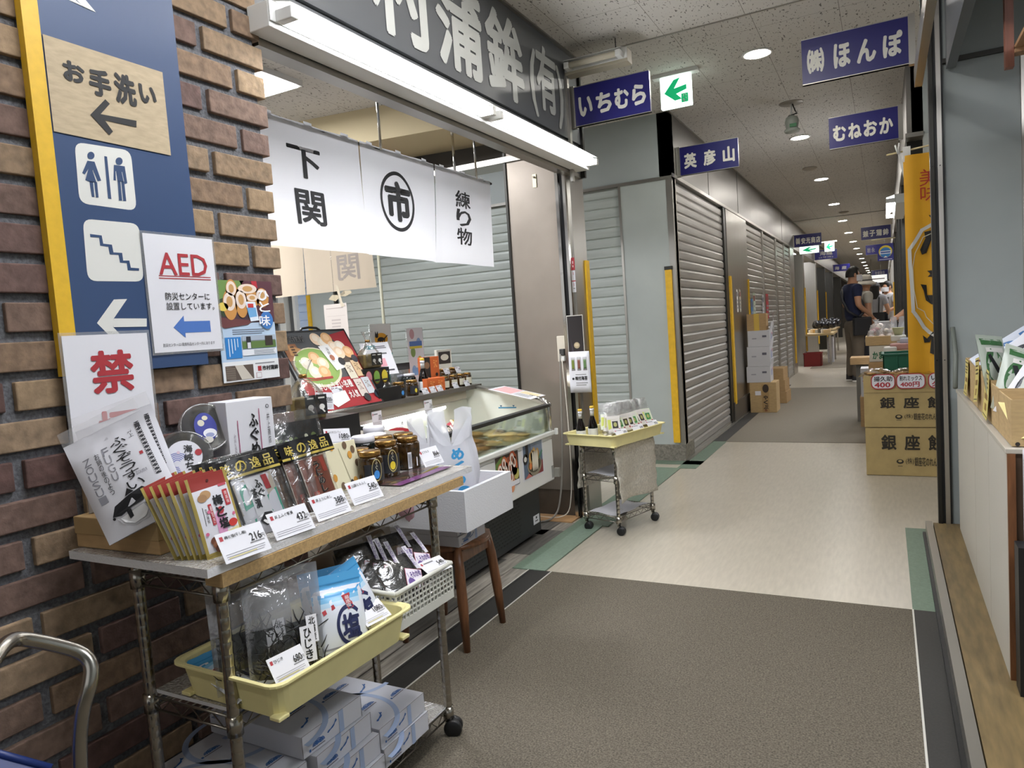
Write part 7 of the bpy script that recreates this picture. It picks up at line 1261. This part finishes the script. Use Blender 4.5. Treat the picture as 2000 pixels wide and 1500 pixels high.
def bagstrap(t):
    K = M('bag_black', '1a1b20', .6); b = MB(); b.tube([(.14, .05, 1.47), (.10, .135, 1.36), (.0, .155, 1.22), (-.12, .13, 1.07), (-.185, .02, .98)], .018, K, 8, sq=.35); b.tube([(.14, .05, 1.47), (.12, -.10, 1.38), (.0, -.135, 1.2), (-.12, -.12, 1.06), (-.185, .0, .98)], .018, K, 8, sq=.35); b.build('bag_strap', t); b = MB(); b.box((-.245, -.16, .70), (-.165, .10, .97), K); b.build('shoulder_bag', t, bevel=.02, seg=3)
    b = MB(); b.grid(lambda a, c: (.02+.11*a, .138-.03*a, 1.40-.22*c), 4, 4, H('c4c4c4')); b.build('shirt_print', t)
person('masked person in a navy T-shirt and brown trousers with a black shoulder bag', (-.44, 12.55, 0), PI/2+.45, 1.80, '1d2544', '665c50', '16161c', extra=bagstrap)
person('person in a beige sun hat and striped top half hidden behind the navy shirt', (-.28, 12.98, 0), PI/2+.35, 1.66, 'b4b0a4', '3a3a40', '8a8680', hat='c4beb0', arms='down', mask=False)
def overalls(t):
    K = H('16161a'); b = MB(); b.grid(lambda a, c: (-.19+.38*a+(.03*(a-.5)*c), .10+.04*math.sin(PI*a)+.03*c, 1.12-.95*c), 10, 10, K); b.grid(lambda a, c: (.19-.38*a, -.10-.04*math.sin(PI*a)-.03*c, 1.12-.95*c), 10, 10, K); b.tube([(-.09, .135, 1.12), (-.10, .12, 1.40), (-.09, .02, 1.49)], .014, K, 6, sq=.4); b.tube([(.09, .135, 1.12), (.10, .12, 1.40), (.09, .02, 1.49)], .014, K, 6, sq=.4); b.build('overall_dress', t)
person('person with long dark hair in a grey shirt and black overalls, seen from behind', (-.15, 15.4, 0), PI-.3, 1.60, '9a9a9e', '1a1a1e', '2a2a2c', long_hair=True, mask=False, extra=overalls, fem=.92, arms='carry')
person('person in a black top behind the sun hat', (-.42, 16.4, 0), PI+.3, 1.66, '121216', '2a2a30', '1a1a1a', mask=False, arms='down')
def backpack(t): b = MB(); K = H('1a1a1e'); b.tube([(-.11, .10, 1.10), (-.13, .06, 1.40), (-.11, -.10, 1.38), (-.12, -.12, 1.15)], .02, K, 6, sq=.4); b.tube([(.11, .10, 1.10), (.13, .06, 1.40), (.11, -.10, 1.38), (.12, -.12, 1.15)], .02, K, 6, sq=.4); b.box((-.14, .10, 1.02), (.14, .25, 1.42), K); b.build('backpack', t, bevel=.03)
person('person in a white T-shirt with dark backpack straps by the far table', (.06, 16.6, 0), -.9, 1.64, 'c8c8cc', '2a2a34', '222222', extra=backpack, arms='carry')
person('person in a dark blue top beside the white T-shirt', (-.14, 17.2, 0), .5, 1.58, '222a44', '2a2a34', '222222', long_hair=True, arms='down')
for i, (x, y, c, lb) in enumerate(((-.5, 22, '2a2a2e', 'far person in dark clothes in the crowd at the hall end'), (-.1, 23.5, '3a3a44', 'far person in grey in the crowd at the hall end'), (-.75, 24.5, '8a8a8e', 'far person in a pale top in the crowd at the hall end'))): person(lb, (x, y, 0), PI*.9+.5*i, 1.66, c, '2a2a30', '222222', arms='down', mask=False)
# the stall keeper's arm and bag
t = person('person in a grey-blue top mostly behind the right post, holding a bag', (.36, 8.72, 0), -.95, 1.66, '3a3e4c', '2a2a30', '222222', arms='carry', sleeve=.85)
t = shop_bag('white plastic bag held by the stall keeper at the right', (.115, 8.38, .70), .2, .15, .36, .10)
# ---------------------------------------------------------------- far stalls
WT = M('weathered_wood', '6a6a52', .7, var=.15, scale=10)
t = thing('display_table', 'weathered wooden table with a white tray far on the right', 'table', (-.02, 14.2, 0)); b = MB(); b.box((-.16, -.3, .70), (.16, .3, .75), WT); b.build('tabletop', t)
for sx in (-1, 1):
    for sy in (-1, 1): b = MB(); b.box((sx*.14-.02, sy*.27-.02, 0), (sx*.14+.02, sy*.27+.02, .70), WT); b.build('leg', t)
b = MB(); b.box((-.14, -.29, .28), (.14, -.25, .32), WT); b.build('stretcher', t)
cbox('white tray of goods on the far wooden table', (-.02, 14.2, .752), .34, .5, .14, WC)
for i, (x, y, lb) in enumerate(((-1.32, 16.9, 'long low table with goods far on the left'), (-1.45, 20.5, 'second long table far on the left'))):
    t = thing('display_table', lb, 'table', (x, y, 0)); b = MB(); b.box((-.40, -.5, .62), (.34, 1.2, .66), H('b09a70')); b.build('tabletop', t)
    for sx in (-.34, .28):
        for sy in (-.42, 1.1): b = MB(); b.box((sx-.02, sy-.02, 0), (sx+.02, sy+.02, .62), STEEL); b.build('leg', t)
r2 = random.Random(11)
for i in range(10): 
    c = ('c9b088', 'd8cfc0', '3a3a38', '8a8a84', 'b08a50')[i % 5]; cbox('small goods packet on the long left table, %s' % ('nearest the aisle', 'second', 'third', 'fourth', 'fifth', 'sixth', 'seventh', 'eighth', 'ninth', 'farthest')[i]+' from the aisle end' if i else 'small goods packet on the long left table nearest the aisle', (-1.10-.06*i, 16.6+.14*i, .662), .14, .12, .05+.05*r2.random(), H(c), .2*i, group='goods on the long left table')
b = MB(); DB = M('black_film', '15161a', .2, bump=1, scale=30)
for q in range(14): b.ball((-1.25+r2.uniform(-.2, .25), 17.9+r2.uniform(-.2, .4), .80+.08*r2.random()), (.10, .10, .09), DB, 10, 6)
tag(b.build('black_bundle'), 'heap of shiny black wrapped bundles on the long left table', 'bundle', kind='stuff')
t = thing('plastic_crate', 'red plastic crate on the floor far on the left', 'crate', (-1.36, 16.2, .002)); b = MB(); RC = M('red_crate', '7e1c1c', .5)
for a, c in (((-.17, -.18, 0), (.17, -.17, .28)), ((-.17, .17, 0), (.17, .18, .28)), ((-.17, -.18, 0), (-.16, .18, .28)), ((.16, -.18, 0), (.17, .18, .28)), ((-.165, -.175, 0), (.165, .175, .008)), ((-.18, -.19, .26), (.18, -.178, .28)), ((-.18, .178, .26), (.18, .19, .28))): b.box(a, c, RC)
b.build('crate_body', t)
cbox('white and red printed carton standing beside the red crate', (-1.08, 17.2, .002), .12, .3, .55, WC, 0, lambda b, w, d, h: Face(b, (-w/2, -d/2-.001, h), UX, UZ, w, h).vtext('魚市場', .3, .2, .7, .9, H('8a3a34'), 2, .03))
ceil_lamp('ceiling_lamp', 'lit ceiling lamp of the open shop far on the left', -2.4, 17, 2.86, .5, 2.5); ceil_lamp('ceiling_lamp', 'lit ceiling lamp of the second open shop far on the left', -2.4, 23, 2.86, .5, 3); ceil_lamp('ceiling_lamp', 'lit ceiling lamp of the stalls far on the right', 1.0, 9, 2.86, .5, 3); ceil_lamp('ceiling_lamp', 'second lit ceiling lamp of the stalls on the right', 1.0, 17, 2.86, .5, 4)
